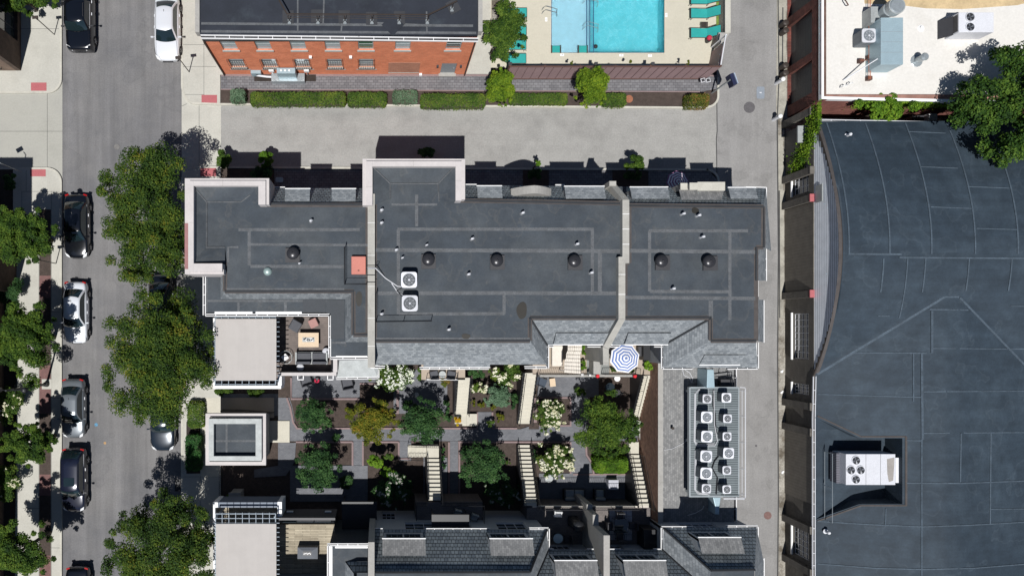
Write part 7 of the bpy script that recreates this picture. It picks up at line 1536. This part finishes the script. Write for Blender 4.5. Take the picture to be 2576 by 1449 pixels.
g = MB(); g.bd(1620, 1332, 1660, 1380, ST + 1.3, ST, ST + 1.3); one(g, 'covered_hot_tub', K['black'], 'large black covered box in the corner of the shaded terrace', 'covered box')
# furniture below on the courtyard patio in shade
sofa(1445, 1243, 1.6, .75, 0, .06, 'long grey slatted courtyard sofa in striped shade near the south railing', K['galv'], fm=K['dark']); sofa(1508, 1243, .8, .75, 0, .06, 'grey slatted courtyard armchair right of the long sofa', K['galv'], fm=K['dark'])
g = MB(); g.bd(1531, 1207, 1556, 1231, .75, .1, .75); one(g, 'storage_box', mat('lilac_grey_plastic', (.40, .41, .46), .6, .04), 'square pale grey table box partly in sun below the lime shrub', 'storage box')
round_table(1381, 1203, .06, .3, .5, 'small pale round table beside the big lower hydrangea', K['galv'])
# south-west roof terrace with pergola
t = thing('roof_terrace', 'raised roof terrace with pale boards and glass rail at the bottom left of the courtyard', 'terrace', W(700, 1400, 0))
g = MB(); g.bd(697, 1318, 842, 1800, TZ, TZ - .3, TZ); g.bd(540, 1275, 696.8, 1800, TZ, TZ - .3, TZ); g.build('deck', K['woodl'], t)
g = MB(); g.pd([(542, 1280), (700, 1280), (700, 1322), (838, 1322), (838, 1800), (542, 1800)], TZ, 0, TZ - .31); g.build('wall', K['stucco'], t)
g = MB(); g.bd(697, 1302, 843, 1308, TZ + 1.9, TZ - .4, TZ + 1.9); g.build('parapet', K['dark'], t); g = MB()
for i in range(3): g.bd(703 + i * 44, 1312, 744 + i * 44, 1313.5, TZ + .95, TZ + .1, TZ + .95)
g.build('glass_panel', K['carglass'], t)
g = MB(); g.bd(536, 1263, 548, 1276, TZ + 1.6, TZ - .2, TZ + 1.6); g.bd(536, 1276.3, 541, 1700, TZ + 1.6, TZ + 1.3, TZ + 1.6); g.bd(698, 1262, 709, 1300, TZ + 1.6, TZ - .2, TZ + 1.6); g.build('fascia', K['white'], t)
g = MB(); g.bd(548.4, 1263, 697.6, 1276, TZ + 1.5, TZ - .2, TZ + 1.5); g.build('parapet', mat('dark_blue_metal', (.12, .15, .20), .5, .05), t)  # one even dark blue for the front parapet
for x in (729, 825):
    g = MB(); zz = TZ + .5
    for r_ in ((x - 8, 1288, x - 6, 1297), (x + 6, 1288, x + 8, 1297), (x - 8, 1286, x + 8, 1288)): g.bd(*r_, zz, zz - .25, zz)
    g.build('bracket', K['white'], t)
pergola('taupe canvas pergola over the roof terrace at the bottom edge of the picture', 541, 694, 1291, 1640, 1317, 1620, 5.6, 0, '', (1300, 1630))
t = thing('covered_fire_table', 'grey covered rectangular fire table on the pale boards of the lower terrace', 'table', W(773, 1388, TZ)); g = MB(); a = [W2(748, 1377, TZ + .7), W2(799, 1377, TZ + .7), W2(799, 1406, TZ + .7), W2(748, 1406, TZ + .7)]; g.prism(a, TZ, TZ + .62)
c = W(773, 1391, TZ + .7); n = len(g.v); g.v += [(p[0], p[1], TZ + .624) for p in a] + [(c[0] + sx * .36, c[1] + sy * .2, TZ + .72) for sx, sy in ((-1, 1), (1, 1), (1, -1), (-1, -1))]
for i in range(4): j = (i + 1) % 4; g.f.append((n + i, n + j, n + 4 + j, n + 4 + i)); g.m.append(0)
g.f.append((n + 4, n + 5, n + 6, n + 7)); g.m.append(0); g.build('cover', mat('grey_cover', (.11, .12, .14), .7, .08, 2), t); g = MB(); g.box(c[0], c[1], TZ + .735, .6, .3, .02, mi=0)
for i in range(7): g.box(c[0] - .22 + i * .075, c[1] + .03 * (i % 3 - 1), TZ + .755, .05, .09, .03, i, 1)
g.build('burner', [K['dark'], K['white']], t)
g = MB(); c = W(570, 1275, 0); 
# stone pier and shrub by the southern gate
g = MB(); g.bd(577, 1241, 603, 1266, 1.6, 0, 1.6); g.bd(575, 1239, 605, 1268, 1.7, 1.603, 1.7); one(g, 'gate_pier', K['stone'], 'square pale stone gate pier at the pavement edge of the lower garden', 'pier')
railing('dark garden railing between the pavilion and the gate pier', [(560, 1270, .1), (560, 1175, .1)], 1.1); railing('pale garden gate railing north of the pavilion', [(562, 1030, .1), (600, 1030, .1), (690, 1036, .1)], 1.0)
# dark pergola over the passage, lower courtyard walls
g = MB(); g.bd(860, 1262, 948, 1330, 2.6, 2.4, 2.6); 
for x, y in ((864, 1266), (944, 1266)): g.bd(x - 1.5, y - 1.5, x + 1.5, y + 1.5, 2.4, 0, 2.39)
one(g, 'dark_canopy', K['black'], 'flat black canopy in deep shade between the lower terrace and the slate roof', 'canopy')
# ================================================================ buildings on the west side of the street
xl = (55 - CX) * G; yl = (829 - 180) * G
t = thing('corner_house', 'dark brown brick house with a bay in the top left corner', 'building', (xl - 4, yl + 6, 0)); hs = [(2.0, 4.6, .6, 3.0), (6.0, 8.6, .6, 3.0)]
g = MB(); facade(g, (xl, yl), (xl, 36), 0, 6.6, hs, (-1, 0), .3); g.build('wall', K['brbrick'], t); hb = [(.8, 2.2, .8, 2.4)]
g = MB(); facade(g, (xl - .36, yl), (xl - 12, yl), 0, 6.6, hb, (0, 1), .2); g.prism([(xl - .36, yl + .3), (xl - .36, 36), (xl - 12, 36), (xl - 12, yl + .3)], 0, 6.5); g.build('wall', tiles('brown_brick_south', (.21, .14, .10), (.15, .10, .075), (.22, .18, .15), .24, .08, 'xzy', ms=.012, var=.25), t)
for h in hs: window(t, (xl, yl), (xl, 36), (-1, 0), h, .3, fm=K['dark'], nx=3, nz=2)
for h in hb: window(t, (xl - .36, yl), (xl - 12, yl), (0, 1), h, .2, fm=K['dark'], nx=2, nz=2, bars=True)
for nm, lb, xb, y0, y1, h in (('corner_house', 'dark brick house half hidden by trees below the side street on the left edge', 44, 535, 735, 9.0), ('terrace_house', 'dark row of brick houses behind the trees along the left edge', 12, 735.5, 2300, 8.0)):
    xb_ = (xb - CX) * G; a, b = (829 - y1) * G, (829 - y0) * G; t = thing(nm, lb, 'building', (xb_ - 4, (a + b) / 2, 0)); hs = [(2 + i * 3.4, 3.3 + i * 3.4, z, z + 1.5) for i in range(int((b - a - 3) / 3.4)) for z in (1.0, 4.0)]
    g = MB(); facade(g, (xb_, a), (xb_, b), 0, h, hs, (-1, 0), .2); g.prism([(xb_ - .25, a), (xb_ - 14, a), (xb_ - 14, b), (xb_ - .25, b)], 0, h - .05); g.build('wall', K['brbrick'], t)
    for h_ in hs[:24]: window(t, (xb_, a), (xb_, b), (-1, 0), h_, .2, fm=K['dark'], nx=2, nz=2)
    g = MB(); g.prism([(xb_ + .1, a), (xb_ - 14, a), (xb_ - 14, b), (xb_ + .1, b)], h + .003, h + .25); g.build('cornice', K['stone'], t)
t = thing('garden_fence', 'brown slatted wooden fence by the left edge trees', 'fence', W(20, 548, 0)); g = MB()
for i in range(24): g.bd(-40 + i * 3.9, 546, -37 + i * 3.9 + .2, 549, 1.6, 0, 1.6)
g.build('boards', mat('brown_boards', (.10, .065, .04), .8, .2, 4), t); g = MB(); g.bd(-40, 544.5, 52, 545.8, 1.5, 1.4, 1.5); g.build('rail', K['brown'], t)
# ================================================================ street lamps, signs, poles
def signpost(x, y, h, label, w=.42, d=.2, tilt=.3, rot=.1):
    c = W(x, y, .12); t = thing('sign_post', label, 'street sign', (c[0], c[1], .12)); g = MB(); g.tube([(c[0], c[1], .12), (c[0], c[1], h)], .035, 6); g.build('post', K['bronze'], t)
    g = MB(); g.box(c[0], c[1], h + .1, w, d, .06, rot); g.box(c[0], c[1], h - .1, .08, .08, .35); g.build('head', K['bronze'], t)
signpost(476, 182, 2.8, 'thin bronze pole with a small rectangular head on the pavement by the white car')
signpost(137, 88, 2.9, 'thin bronze pole with a flat head on the pavement beside the black pickup')
signpost(141, 663, 2.8, 'thin pole with a flat head on the kerb beside the black saloon')
t = thing('flood_lamp', 'pole lamp with a flat pale head near the left edge by the red ramp pad', 'lamp', W(52, 433, .12)); c = W(52, 433, .12); g = MB(); g.tube([(c[0], c[1], .12), (c[0], c[1], 2.9), (c[0] - .2, c[1] + .15, 3.1)], .035, 6); g.build('pole', K['galv'], t); g = MB(); g.box(c[0] - .5, c[1] + .3, 3.15, .5, .3, .1, .5); g.build('head', K['galv'], t)
t = thing('street_lamp', 'tall black street lamp with globe and cross arm on the west kerb', 'street lamp', W(124, 965, .12)); c = W(118, 966, .12)
top = (c[0] - 0.05, c[1], 5.8); g = MB(); g.cyl(c[0], c[1], .12, .5, .22, .16, 12); g.tube([(c[0], c[1], .5), (c[0], c[1], 5.8)], .10, 8, 0, .06); g.build('pole', K['black'], t)
g = MB(); g.tube([(c[0] - .9, c[1], 5.3), (c[0] + .9, c[1], 5.3)], .03, 5); g.tube([(c[0], c[1] - .3, 4.6), (c[0], c[1] + .3, 4.6)], .03, 5); g.build('arm', K['black'], t)
for s in (-1, 1): g = MB(); g.cyl(c[0] + s * .9, c[1], 4.85, 5.2, .16, .2, 12); g.dome(c[0] + s * .9, c[1], 5.2, .2, .12, 12, 3); g.build('lantern', K['black'], t)
g = MB(); g.box(c[0], c[1], .13, .75, .75, .02); one(g, 'lamp_base', K['walk'], 'square concrete pad at the foot of the tall street lamp', 'base slab', (c[0], c[1], .12))
# pole sign at the alley mouth: a blue sign seen from above with a lamp arm
t = thing('pole_sign', 'leaning-looking pole with a dark blue box sign at the alley corner by the fence', 'sign', W(1789, 236, .1)); c = W(1789, 236, 0)
g = MB(); g.tube([(c[0], c[1], 0), (c[0], c[1], 2.9)], .06, 8); g.build('pole', K['steel'], t)
g = MB(); g.box(c[0] + .12, c[1] - .02, 2.75, .26, .85, .65, .35); g.build('sign_box', mat('navy_sign', (.02, .025, .06), .4, .1), t)
g = MB(); g.box(c[0] + .28, c[1] + .03, 2.9, .05, .78, .5, .35); g.build('sign_face', mat('pale_blue_sign_face', (.38, .45, .55), .4, .15, 5), t)
t = thing('ground_lights', 'two small grey square ground lights on short stems beside the pole sign', 'lights', W(1773, 202, .05))
for x in (1768, 1781): c = W(x, 203, .6); g = MB(); g.tube([(c[0], c[1], .05), (c[0], c[1], .6)], .02, 5); g.box(c[0], c[1], .62, .32, .30, .04, .2); g.box(c[0], c[1], .645, .24, .22, .015, .2, 1); g.build('panel', [K['whitem'], K['dark']], t)
# ================================================================ cars
blk = ((.004, .005, .008), 0, .15); navy = ((.010, .013, .030), .2, .2); silv = ((.78, .80, .84), .25, .25); whi = ((.76, .79, .84), .2, .25); gry = ((.17, .19, .21), .35, .25); dbl = ((.014, .022, .034), .3, .2)
def C(x, y): c = W(x, y, 0); return (c[0], c[1], .004)
carz = lambda xs, ys, L, z=.9: ((xs - CX) * G * (H - z) / H, -(ys - CY) * G * (H - z) / H, .004)
car(carz(195, 34, 0, 1.2), 5.3, 1.98, 1.85, blk, 'black pickup truck parked at the west kerb in the top left corner', 'pickup', name='parked_truck')
car(carz(418, 66, 0), 4.95, 1.88, 1.46, silv, 'shiny white saloon parked at the east kerb at the top edge', 'sedan')
car(carz(189, 568, 0), 4.75, 1.84, 1.44, blk, 'black saloon parked at the west kerb beside a leafy tree', 'sedan')
car(carz(187, 786, 0), 4.60, 1.78, 1.45, whi, 'white saloon parked at the west kerb between the black and the grey saloons', 'sedan')
car(carz(181, 1028, 0), 4.40, 1.74, 1.46, gry, 'grey saloon parked at the west kerb near the tall street lamp', 'sedan')
car(carz(184, 1208, 0), 4.70, 1.80, 1.58, navy, 'dark blue estate car with sunroof behind the grey saloon', 'wagon')
car(carz(192, 1508, 0), 4.70, 1.84, 1.46, blk, 'black car cut by the bottom edge, only its rear showing', 'sedan')
car(carz(407, 1060, 0), 4.45, 1.84, 1.30, dbl, 'dark blue sports coupe poking out from under the big street tree', 'coupe')
car(carz(402, 768, 0), 4.55, 1.82, 1.45, blk, 'black car almost hidden under the two big street trees', 'sedan')
# ================================================================ trees and planting
K['maplad'] = leafmat('deep_green_leaves', (0.010, 0.030, 0.007), (0.036, 0.085, 0.012), (0.095, 0.165, 0.022))
K['limet'] = leafmat('yellow_green_leaves', (0.030, 0.070, 0.006), (0.10, 0.18, 0.012), (0.22, 0.30, 0.02), pos=.45)
G1 = 'street trees along the east pavement'; G2 = 'young trees along the west pavement'
tree(368, 540, 126, 172, 8.6, 2.6, 52000, .135, K['locust'], 'large yellow-green street tree beside the top left pale tower', seed=11, K_=66, group=G1, fr=(.145, .26), extra=[(430, 650, 5, 50), (470, 590, 5, 40), (350, 690, 5, 36), (330, 400, 6, 32), (410, 395, 6, 40)])
tree(396, 905, 142, 172, 8.8, 2.7, 58000, .135, K['locust'], 'largest golden-green street tree in front of the upper canvas pergola', seed=12, K_=76, group=G1, fr=(.145, .26), extra=[(310, 1010, 5, 40), (460, 760, 5, 42), (500, 850, 5, 40)])
tree(405, 1385, 142, 140, 8.6, 2.6, 48000, .135, K['locust'], 'dark green street tree at the bottom edge beside the lower pergola', seed=13, K_=56, group=G1, fr=(.145, .26), extra=[(460, 1280, 5, 40), (360, 1300, 5, 36), (500, 1350, 5, 40)])
tree(55, 585, 80, 76, 6.4, 2.0, 21000, .14, K['maple'], 'leafy tree on the left edge beside the black saloon', seed=21, K_=34, group=G2, fr=(.18, .3), extra=[(110, 620, 4, 26), (30, 640, 4, 30)])
tree(62, 850, 74, 105, 6.4, 2.0, 24000, .14, K['maple'], 'leafy tree on the left edge beside the white saloon', seed=22, K_=38, group=G2, fr=(.17, .28), extra=[(40, 780, 4, 26), (100, 900, 4, 30), (80, 960, 4, 24)])
tree(70, 1118, 66, 60, 6.0, 1.9, 17000, .14, K['maple'], 'round green tree on the left edge between grey saloon and estate car', seed=23, K_=30, group=G2, fr=(.18, .3))
tree(50, 1385, 84, 78, 6.4, 2.0, 21000, .14, K['maple'], 'leafy tree in the bottom left corner', seed=24, K_=34, group=G2, fr=(.18, .3))
tree(60, -2, 84, 40, 3.8, 1.8, 9000, .17, K['maple'], 'green tree crown cut by the top left corner above the brick house', seed=25, K_=26, group=G2, fr=(.2, .3))
for i, (x, y, rx, ry, lb) in enumerate(((30, 1010, 44, 66, 'pale flowering shrub by the left edge under the street lamp arm'), (26, 1220, 46, 70, 'pale flowering shrub by the left edge beside the estate car'), (20, 735, 40, 50, 'dark shrub in the front garden on the left edge'), (20, 455, 26, 26, 'dark shrub near the flat pale lamp on the left edge'))):
    tree(x, y, rx, ry, 2.0, .9, 4600, .11, K['hedge'] if i < 2 else K['dkleaf'], lb, 'flowering_shrub' if i < 2 else 'shrub', 'shrub', 30 + i, 14, trunk=True, flowers=(26, .14, K['flower']) if i < 2 else None)
tree(1270, 78, 56, 84, 5.4, 1.8, 9000, .15, K['maple'], 'slim green tree between the brick building and the pool', seed=41, K_=34, fr=(.18, .3))
tree(1259, 222, 38, 46, 4.2, 1.6, 11000, .12, K['limet'], 'bright round tree in the alley bed, left of the two', seed=42, K_=36, fr=(.28, .4)); tree(1490, 219, 40, 54, 4.4, 1.7, 13000, .12, K['limet'], 'bright round tree in the alley bed, right of the two', seed=44, K_=38, fr=(.28, .4))
GH = 'clipped hedges in the alley bed'
hedge(578, 224, 615, 256, .95, K['sage'], 'dark sage shrub block at the left end of the alley bed', 1600, .09, 51, group=GH)
hedge(630, 232, 868, 263, .85, K['hedge'], 'long clipped green hedge in the alley bed below the cabinet', 7500, .10, 52, group=GH); hedge(875, 232, 971, 264, .9, K['hedge'], 'clipped yellowish hedge in the alley bed left of the grey-green one', 3600, .10, 53, group=GH)
hedge(989, 227, 1050, 259, .8, K['sage'], 'square grey-green hedge block in the middle of the alley bed', 2300, .08, 54, group=GH, round_=.1); hedge(1060, 236, 1221, 268, .95, K['hedge'], 'long clipped hedge in the alley bed ending at the left bright tree', 5600, .10, 55, group=GH)
hedge(1284, 235, 1428, 262, .6, K['hedge'], 'low wide hedge in the alley bed between the two bright trees', 4600, .10, 56, group=GH); hedge(1518, 235, 1576, 266, .7, K['hedge'], 'low hedge right of the right bright tree beside the rusty cover', 2400, .10, 57, group=GH)
hedge(1732, 233, 1790, 266, 1.1, K['redleaf'], 'red-tinged rounded shrub at the right end of the alley bed', 2800, .09, 58, 'shrub', 'shrub', round_=.9)
hedge(469, 1011, 510, 1078, 1.0, K['hedge'], 'rounded bright hedge beside the pavement above the pavilion corner', 3600, .10, 61, round_=.6); hedge(464, 1096, 503, 1186, 1.15, K['hedged'], 'dark clipped hedge beside the pavement left of the pavilion', 4600, .09, 62, round_=.3)
# shaded bed north of the block
for i, (x, y, rx, ry, z, m_, lb) in enumerate(((563, 408, 24, 34, 2.4, 'hedge', 'leafy shrub at the top left of the central block beside the tower'), (668, 402, 22, 22, 2.6, 'bright', 'small sunlit shrub tip rising out of the block shadow'), (660, 440, 34, 28, 2.0, 'dkleaf', 'dark shrub in the block shadow west of the middle tower'), (1076, 384, 34, 10, 1.2, 'dkleaf', 'dark low shrub in the tower shadow'),
        (1352, 412, 8, 9, 2.6, 'bright', 'tiny sunlit shrub tip beside the stone gable'), (1345, 440, 20, 18, 2.0, 'dkleaf', 'dark shrub in shade below the stone gable'), (1597, 412, 30, 22, 2.8, 'maple', 'green shrub half in sun north of the party wall'), (1590, 446, 26, 18, 1.8, 'dkleaf', 'dark shrub in shade below the half sunlit shrub'))):
    tree(x, y, rx, ry, z, z * .4, 2400 if rx > 15 else 500, .12, K[m_], lb, 'shrub', 'shrub', 70 + i, 14, fr=(.25, .4))
# courtyard
for i, a in enumerate(((790, 1045, 49, 46, 4.0, 'dkleaf', 5200, 'round dark green tree in the courtyard nearest the pavilion, upper one'), (936, 1060, 66, 58, 4.4, 'oldleaf', 10500, 'olive and yellow tinged tree in the courtyard left of the dark one'), (1066, 1060, 60, 60, 4.2, 'dkleaf', 8200, 'dark glossy tree above the western south staircase'),
        (800, 1176, 60, 68, 4.0, 'dkleaf', 7600, 'dark green tree in the courtyard below the first, in deep shade'), (1212, 1170, 60, 64, 4.2, 'dkleaf', 8200, 'dark blue-green tree between the two south staircases'))):
    tree(a[0], a[1], a[2], a[3], a[4], 1.5, a[6], .13, K[a[5]], a[7], seed=80 + i, K_=34, fr=(.2, .32))
tree(1522, 1066, 82, 82, 4.8, 1.7, 13500, .14, K['maple'], 'big bright green courtyard tree beside the eastern staircases', seed=90, K_=44, fr=(.17, .28), extra=[(1470, 1105, 3, 22), (1500, 1125, 3, 20), (1560, 1125, 3, 20), (1590, 1060, 3, 20)])
tree(1378, 1042, 47, 46, 2.3, .95, 6500, .11, K['hedge'], 'round cream hydrangea beside the pavers, upper of the two', 'hydrangea', 'hydrangea', 91, 22, flowers=(110, .15, K['flower'])); tree(1395, 1153, 50, 50, 2.3, 1.0, 7000, .11, K['hedge'], 'round cream hydrangea beside the pavers, lower of the two', 'hydrangea', 'hydrangea', 92, 24, flowers=(130, .16, K['flower']))
tree(983, 948, 62, 36, 2.4, 1.0, 7500, .11, K['hedge'], 'wide white hydrangea bank under the shingled eaves left of the small terrace', 'hydrangea', 'hydrangea', 93, 30, flowers=(210, .13, K['flowerw'])); tree(1272, 940, 42, 38, 2.5, 1.0, 6000, .11, K['hedge'], 'cream hydrangea beside the middle staircase under the eaves', 'hydrangea', 'hydrangea', 94, 20, flowers=(80, .15, K['flower']))
tree(1206, 976, 24, 18, 1.6, .7, 1800, .11, K['hedge'], 'small cream hydrangea right of the western staircase', 'hydrangea', 'hydrangea', 95, 12, flowers=(34, .14, K['flower'])); tree(1252, 1000, 34, 34, 2.6, 1.0, 4200, .12, K['sage'], 'grey-green feathery shrub in front of the cream hydrangea', 'shrub', 'shrub', 96, 20)
tree(1200, 935, 26, 18, 2.9, .8, 1800, .11, K['dkleaf'], 'dark shrub between the small terrace and the cream hydrangea', 'shrub', 'shrub', 97, 12); tree(1062, 940, 22, 20, 2.6, .9, 1500, .11, K['hedge'], 'leafy shrub at the left end of the small terrace', 'shrub', 'shrub', 98, 12); tree(1116, 962, 16, 14, 3.0, .5, 1000, .10, K['redleaf'], 'small rusty green plant hanging over the small terrace rail', 'shrub', 'shrub', 99, 10, zb=1.9, trunk=False)
for i, (x, y, r_, lb) in enumerate(((1190, 1014, 10, 'first from the left'), (1212, 1016, 11, 'second from the left'), (1242, 1022, 12, 'third from the left'), (1274, 1012, 10, 'fourth from the left'))): tree(x, y, r_, r_, .7, .35, 500, .09, K['oldleaf'], 'small round yellow-green bush in a row above the paver path, ' + lb, 'bush', 'bush', 100 + i, 7, group='row of small bushes above the path', trunk=False)
tree(1258, 1052, 16, 14, .8, .4, 700, .10, K['oldleaf'], 'small spreading bush beside the paver nook', 'bush', 'bush', 104, 8, trunk=False)
for i, (x, y, lb) in enumerate(((1114, 1130, 'upper'), (1115, 1151, 'middle'), (1118, 1171, 'lower'))): tree(x, y, 8, 9, .8, .4, 450, .08, K['hedged'], 'small round clipped bush right of the western south staircase, %s of three' % lb, 'bush', 'bush', 110 + i, 6, group='clipped bushes by the staircase', trunk=False)
for i, (x, y, lb) in enumerate(((1124, 1015, 'upper dark bush left of the western north staircase'), (1126, 1048, 'lower dark bush left of the western north staircase'))): tree(x, y, 12, 18, 1.0, .5, 900, .10, K['dkleaf'], lb, 'bush', 'bush', 115 + i, 8, trunk=False)
tree(1151, 1060, 9, 17, 1.5, .5, 900, .10, K['orange'], 'bright orange and yellow potted plant on the western stair landing', 'flowering_plant', 'plant', 118, 9, trunk=False, zb=.55)
tree(1278, 1163, 9, 8, .7, .35, 400, .09, K['maple'], 'small green bush left of the middle south staircase', 'bush', 'bush', 119, 6, trunk=False)
tree(944, 1160, 26, 20, 2.3, .8, 2400, .11, K['lime'], 'lime yellow shrub in the courtyard below the olive tree, left part', 'shrub', 'shrub', 120, 14); tree(978, 1184, 28, 14, 2.1, .7, 1800, .11, K['lime'], 'lime yellow shrub touching the dark shrub, right part', 'shrub', 'shrub', 121, 12)
tree(975, 1148, 20, 14, 1.8, .7, 1400, .11, K['hedge'], 'mid green shrub above the lime yellow shrubs', 'shrub', 'shrub', 122, 10); tree(985, 1232, 56, 46, 2.6, 1.0, 6500, .11, K['dkleaf'], 'large dark hydrangea with grey blooms in deep shade', 'hydrangea', 'hydrangea', 123, 26, flowers=(50, .14, mat('greyed_blooms', (.30, .30, .26), .9, .2, 6)))
tree(1262, 1235, 48, 44, 2.6, 1.0, 5600, .11, K['dkleaf'], 'dark shrub with pale dots in deep shade left of the middle south staircase', 'shrub', 'shrub', 124, 24, flowers=(36, .12, mat('greyed_blooms_2', (.30, .30, .26), .9, .2, 6)))
hedge(1503, 1149, 1585, 1194, 1.5, K['bright'], 'bright lime green rounded shrub beside the eastern south staircase', 5600, .11, 125, 'shrub', 'shrub', round_=.8)
tree(1632, 918, 18, 16, 3.3, .5, 1700, .11, K['lime'], 'lime green potted plant at the right end of the umbrella terrace', 'potted_plant', 'plant', 126, 10, zb=2.4, trunk=False)
for i, (y, lb) in enumerate(((873, 'first'), (889, 'second'), (910, 'third'), (925, 'fourth'))): tree(1467, y, 8.5, 8.5, 3.1, .4, 700, .10, K['bright'], 'round potted shrub in the row beside the white canopy, %s from the top' % lb, 'potted_shrub', 'plant', 130 + i, 7, zb=2.4, group='potted shrubs beside the white canopy', trunk=False)
tree(1604, 1068, 8, 18, 1.2, .5, 900, .09, K['sage'], 'white flowering plant beside the orange wooden bench', 'flowering_plant', 'plant', 136, 8, trunk=False, flowers=(26, .11, K['flowerw']), zb=.2)
for i, (x, y, lb) in enumerate(((1460, 985, 'small leafy shrub beside the dark patio table shade'), (1590, 1105, 'small white-dotted shrub at the foot of the eastern stair landing'), (560, 985, 'low green plants along the pavement under the upper pergola edge'), (640, 988, 'low green plants below the white rim of the upper pergola terrace'))): tree(x, y, 18 if i < 2 else 38, 14 if i < 2 else 9, 1.0, .5, 1300, .10, K['maple'], lb, 'shrub', 'shrub', 140 + i, 10, trunk=False)
tree(573, 1252, 12, 14, 1.3, .5, 800, .10, K['bright'], 'small bright shrub left of the stone gate pier', 'shrub', 'shrub', 145, 8, trunk=False)
for i, (x, lb) in enumerate(((1545, 'left green plant under the striped umbrella rim'), (1588, 'right green plant under the striped umbrella rim'))): tree(x, 930, 12, 9, 3.0, .35, 500, .09, K['hedge'], lb, 'potted_plant', 'plant', 146 + i, 6, zb=2.4, trunk=False)
for i, (x, y, rx, ry, m_, lb) in enumerate(((845, 1100, 16, 12, 'dkleaf', 'low dark plant in the bed between the two round dark courtyard trees'), (1030, 1022, 26, 16, 'dkleaf', 'low dark plant at the upper edge of the glossy dark courtyard tree'), (1170, 1130, 14, 16, 'dkleaf', 'low dark plant at the left foot of the blue-green courtyard tree'),
        (870, 1215, 22, 26, 'dkleaf', 'low dark plant at the edge of the shaded lower patio'), (1235, 1065, 12, 10, 'hedge', 'low green plant beside the paver nook on the courtyard path'), (1295, 1010, 9, 26, 'dkleaf', 'narrow dark plant along the left side of the middle north staircase'), (880, 1040, 16, 22, 'oldleaf', 'low yellowish plant between the dark and olive courtyard trees'), (1345, 1150, 9, 22, 'dkleaf', 'narrow dark plant beside the long middle south staircase'))):
    tree(x, y, rx, ry, 1.2, .6, 1700, .10, K[m_], lb, 'shrub', 'shrub', 170 + i, 12, trunk=False)
# right side
tree(2590, 255, 172, 158, 9.4, 3.0, 42000, .18, K['maplad'], 'huge dark green tree over the right edge between the white and blue roofs', seed=150, K_=84, fr=(.12, .22), extra=[(2420, 262, 5.5, 34), (2450, 290, 5.5, 36), (2550, 370, 6.5, 40)])
tree(2232, 270, 52, 36, 5.0, 1.3, 7500, .14, K['bright'], 'bushy vine tree between the white roof and the arched blue roof', seed=151, K_=30, fr=(.18, .3), extra=[(2300, 268, 4.3, 14), (2160, 262, 4.2, 12)])
def ivy(label, pts, n, m, seed, nrm, zspan):
    rng = np.random.default_rng(seed); P = []; N_ = []
    for i in range(n):
        k = rng.integers(0, len(pts) - 1); f = rng.random(); a, b = pts[k], pts[k + 1]; x = a[0] + (b[0] - a[0]) * f; y = a[1] + (b[1] - a[1]) * f; z = a[2] + (b[2] - a[2]) * f; w = a[3] + (b[3] - a[3]) * f
        P.append((x + nrm[0] * rng.random() * .25 + (rng.normal() * w * .4 if nrm[1] else 0), y + nrm[1] * rng.random() * .25 + (rng.normal() * w * .4 if nrm[0] else 0), max(.05, min(zspan, z + rng.normal() * .5)))); N_.append((nrm[0] + rng.normal() * .4, nrm[1] + rng.normal() * .4, .7 + rng.normal() * .3))
    P = np.array(P); loc = tuple(P.mean(0)); o = leaves_mesh('ivy', m, P, np.array(N_), .14, rng, None, loc); o['label'] = label; o['category'] = 'ivy'
ivy('bright green ivy climbing the grey warehouse wall at its upper left corner', [(xv, wy(312, 0), 3.9, .5), (xv, wy(350, 0), 3.8, .6), (xv, wy(385, 0), 2.8, .5), (xv, wy(420), 2.0, .5), (xv, wy(450), 1.4, .4)], 2600, K['vine'], 160, (-1, 0), 4.3)
ivy('yellow-green ivy on the red brick wall below the white roof edge', [(33.5, yg, 3.6, .6), (36.5, yg, 3.6, .6), (39, yg, 3.5, .7), (43, yg, 3.6, .8), (46, yg, 3.4, .8)], 4200, K['vine'], 161, (0, -1), 4.05)
g = MB(); g.bd(2295, 291, 2325, 303, 1.6, 0, 1.6); one(g, 'passage_bin', K['dark'], 'dark box in the narrow passage between the white and blue roofs', 'box'); g = MB(); g.bd(2336, 286, 2358, 303, 1.8, 0, 1.8); one(g, 'passage_cabinet', K['white'], 'white cabinet in the narrow passage beside the dark box', 'cabinet')
# litter on the alley verge
for i, (x, y, lb) in enumerate(((1966, 935, 'white litter scrap on the rough verge near the top of the stained patch'), (1966, 987, 'white litter scrap on the verge beside the second boarded door'), (1968, 1188, 'white litter scrap on the verge beside the mossy patch'), (1981, 1228, 'white litter scrap on the verge near the roller door'))): c = W(x, y, .02); g = MB(); g.box(c[0], c[1], .04, .18, .14, .03, i * .7); g.box(c[0] + .06, c[1] + .08, .055, .1, .1, .04, i); one(g, 'litter', K['white'], lb, 'litter', (c[0], c[1], .02))
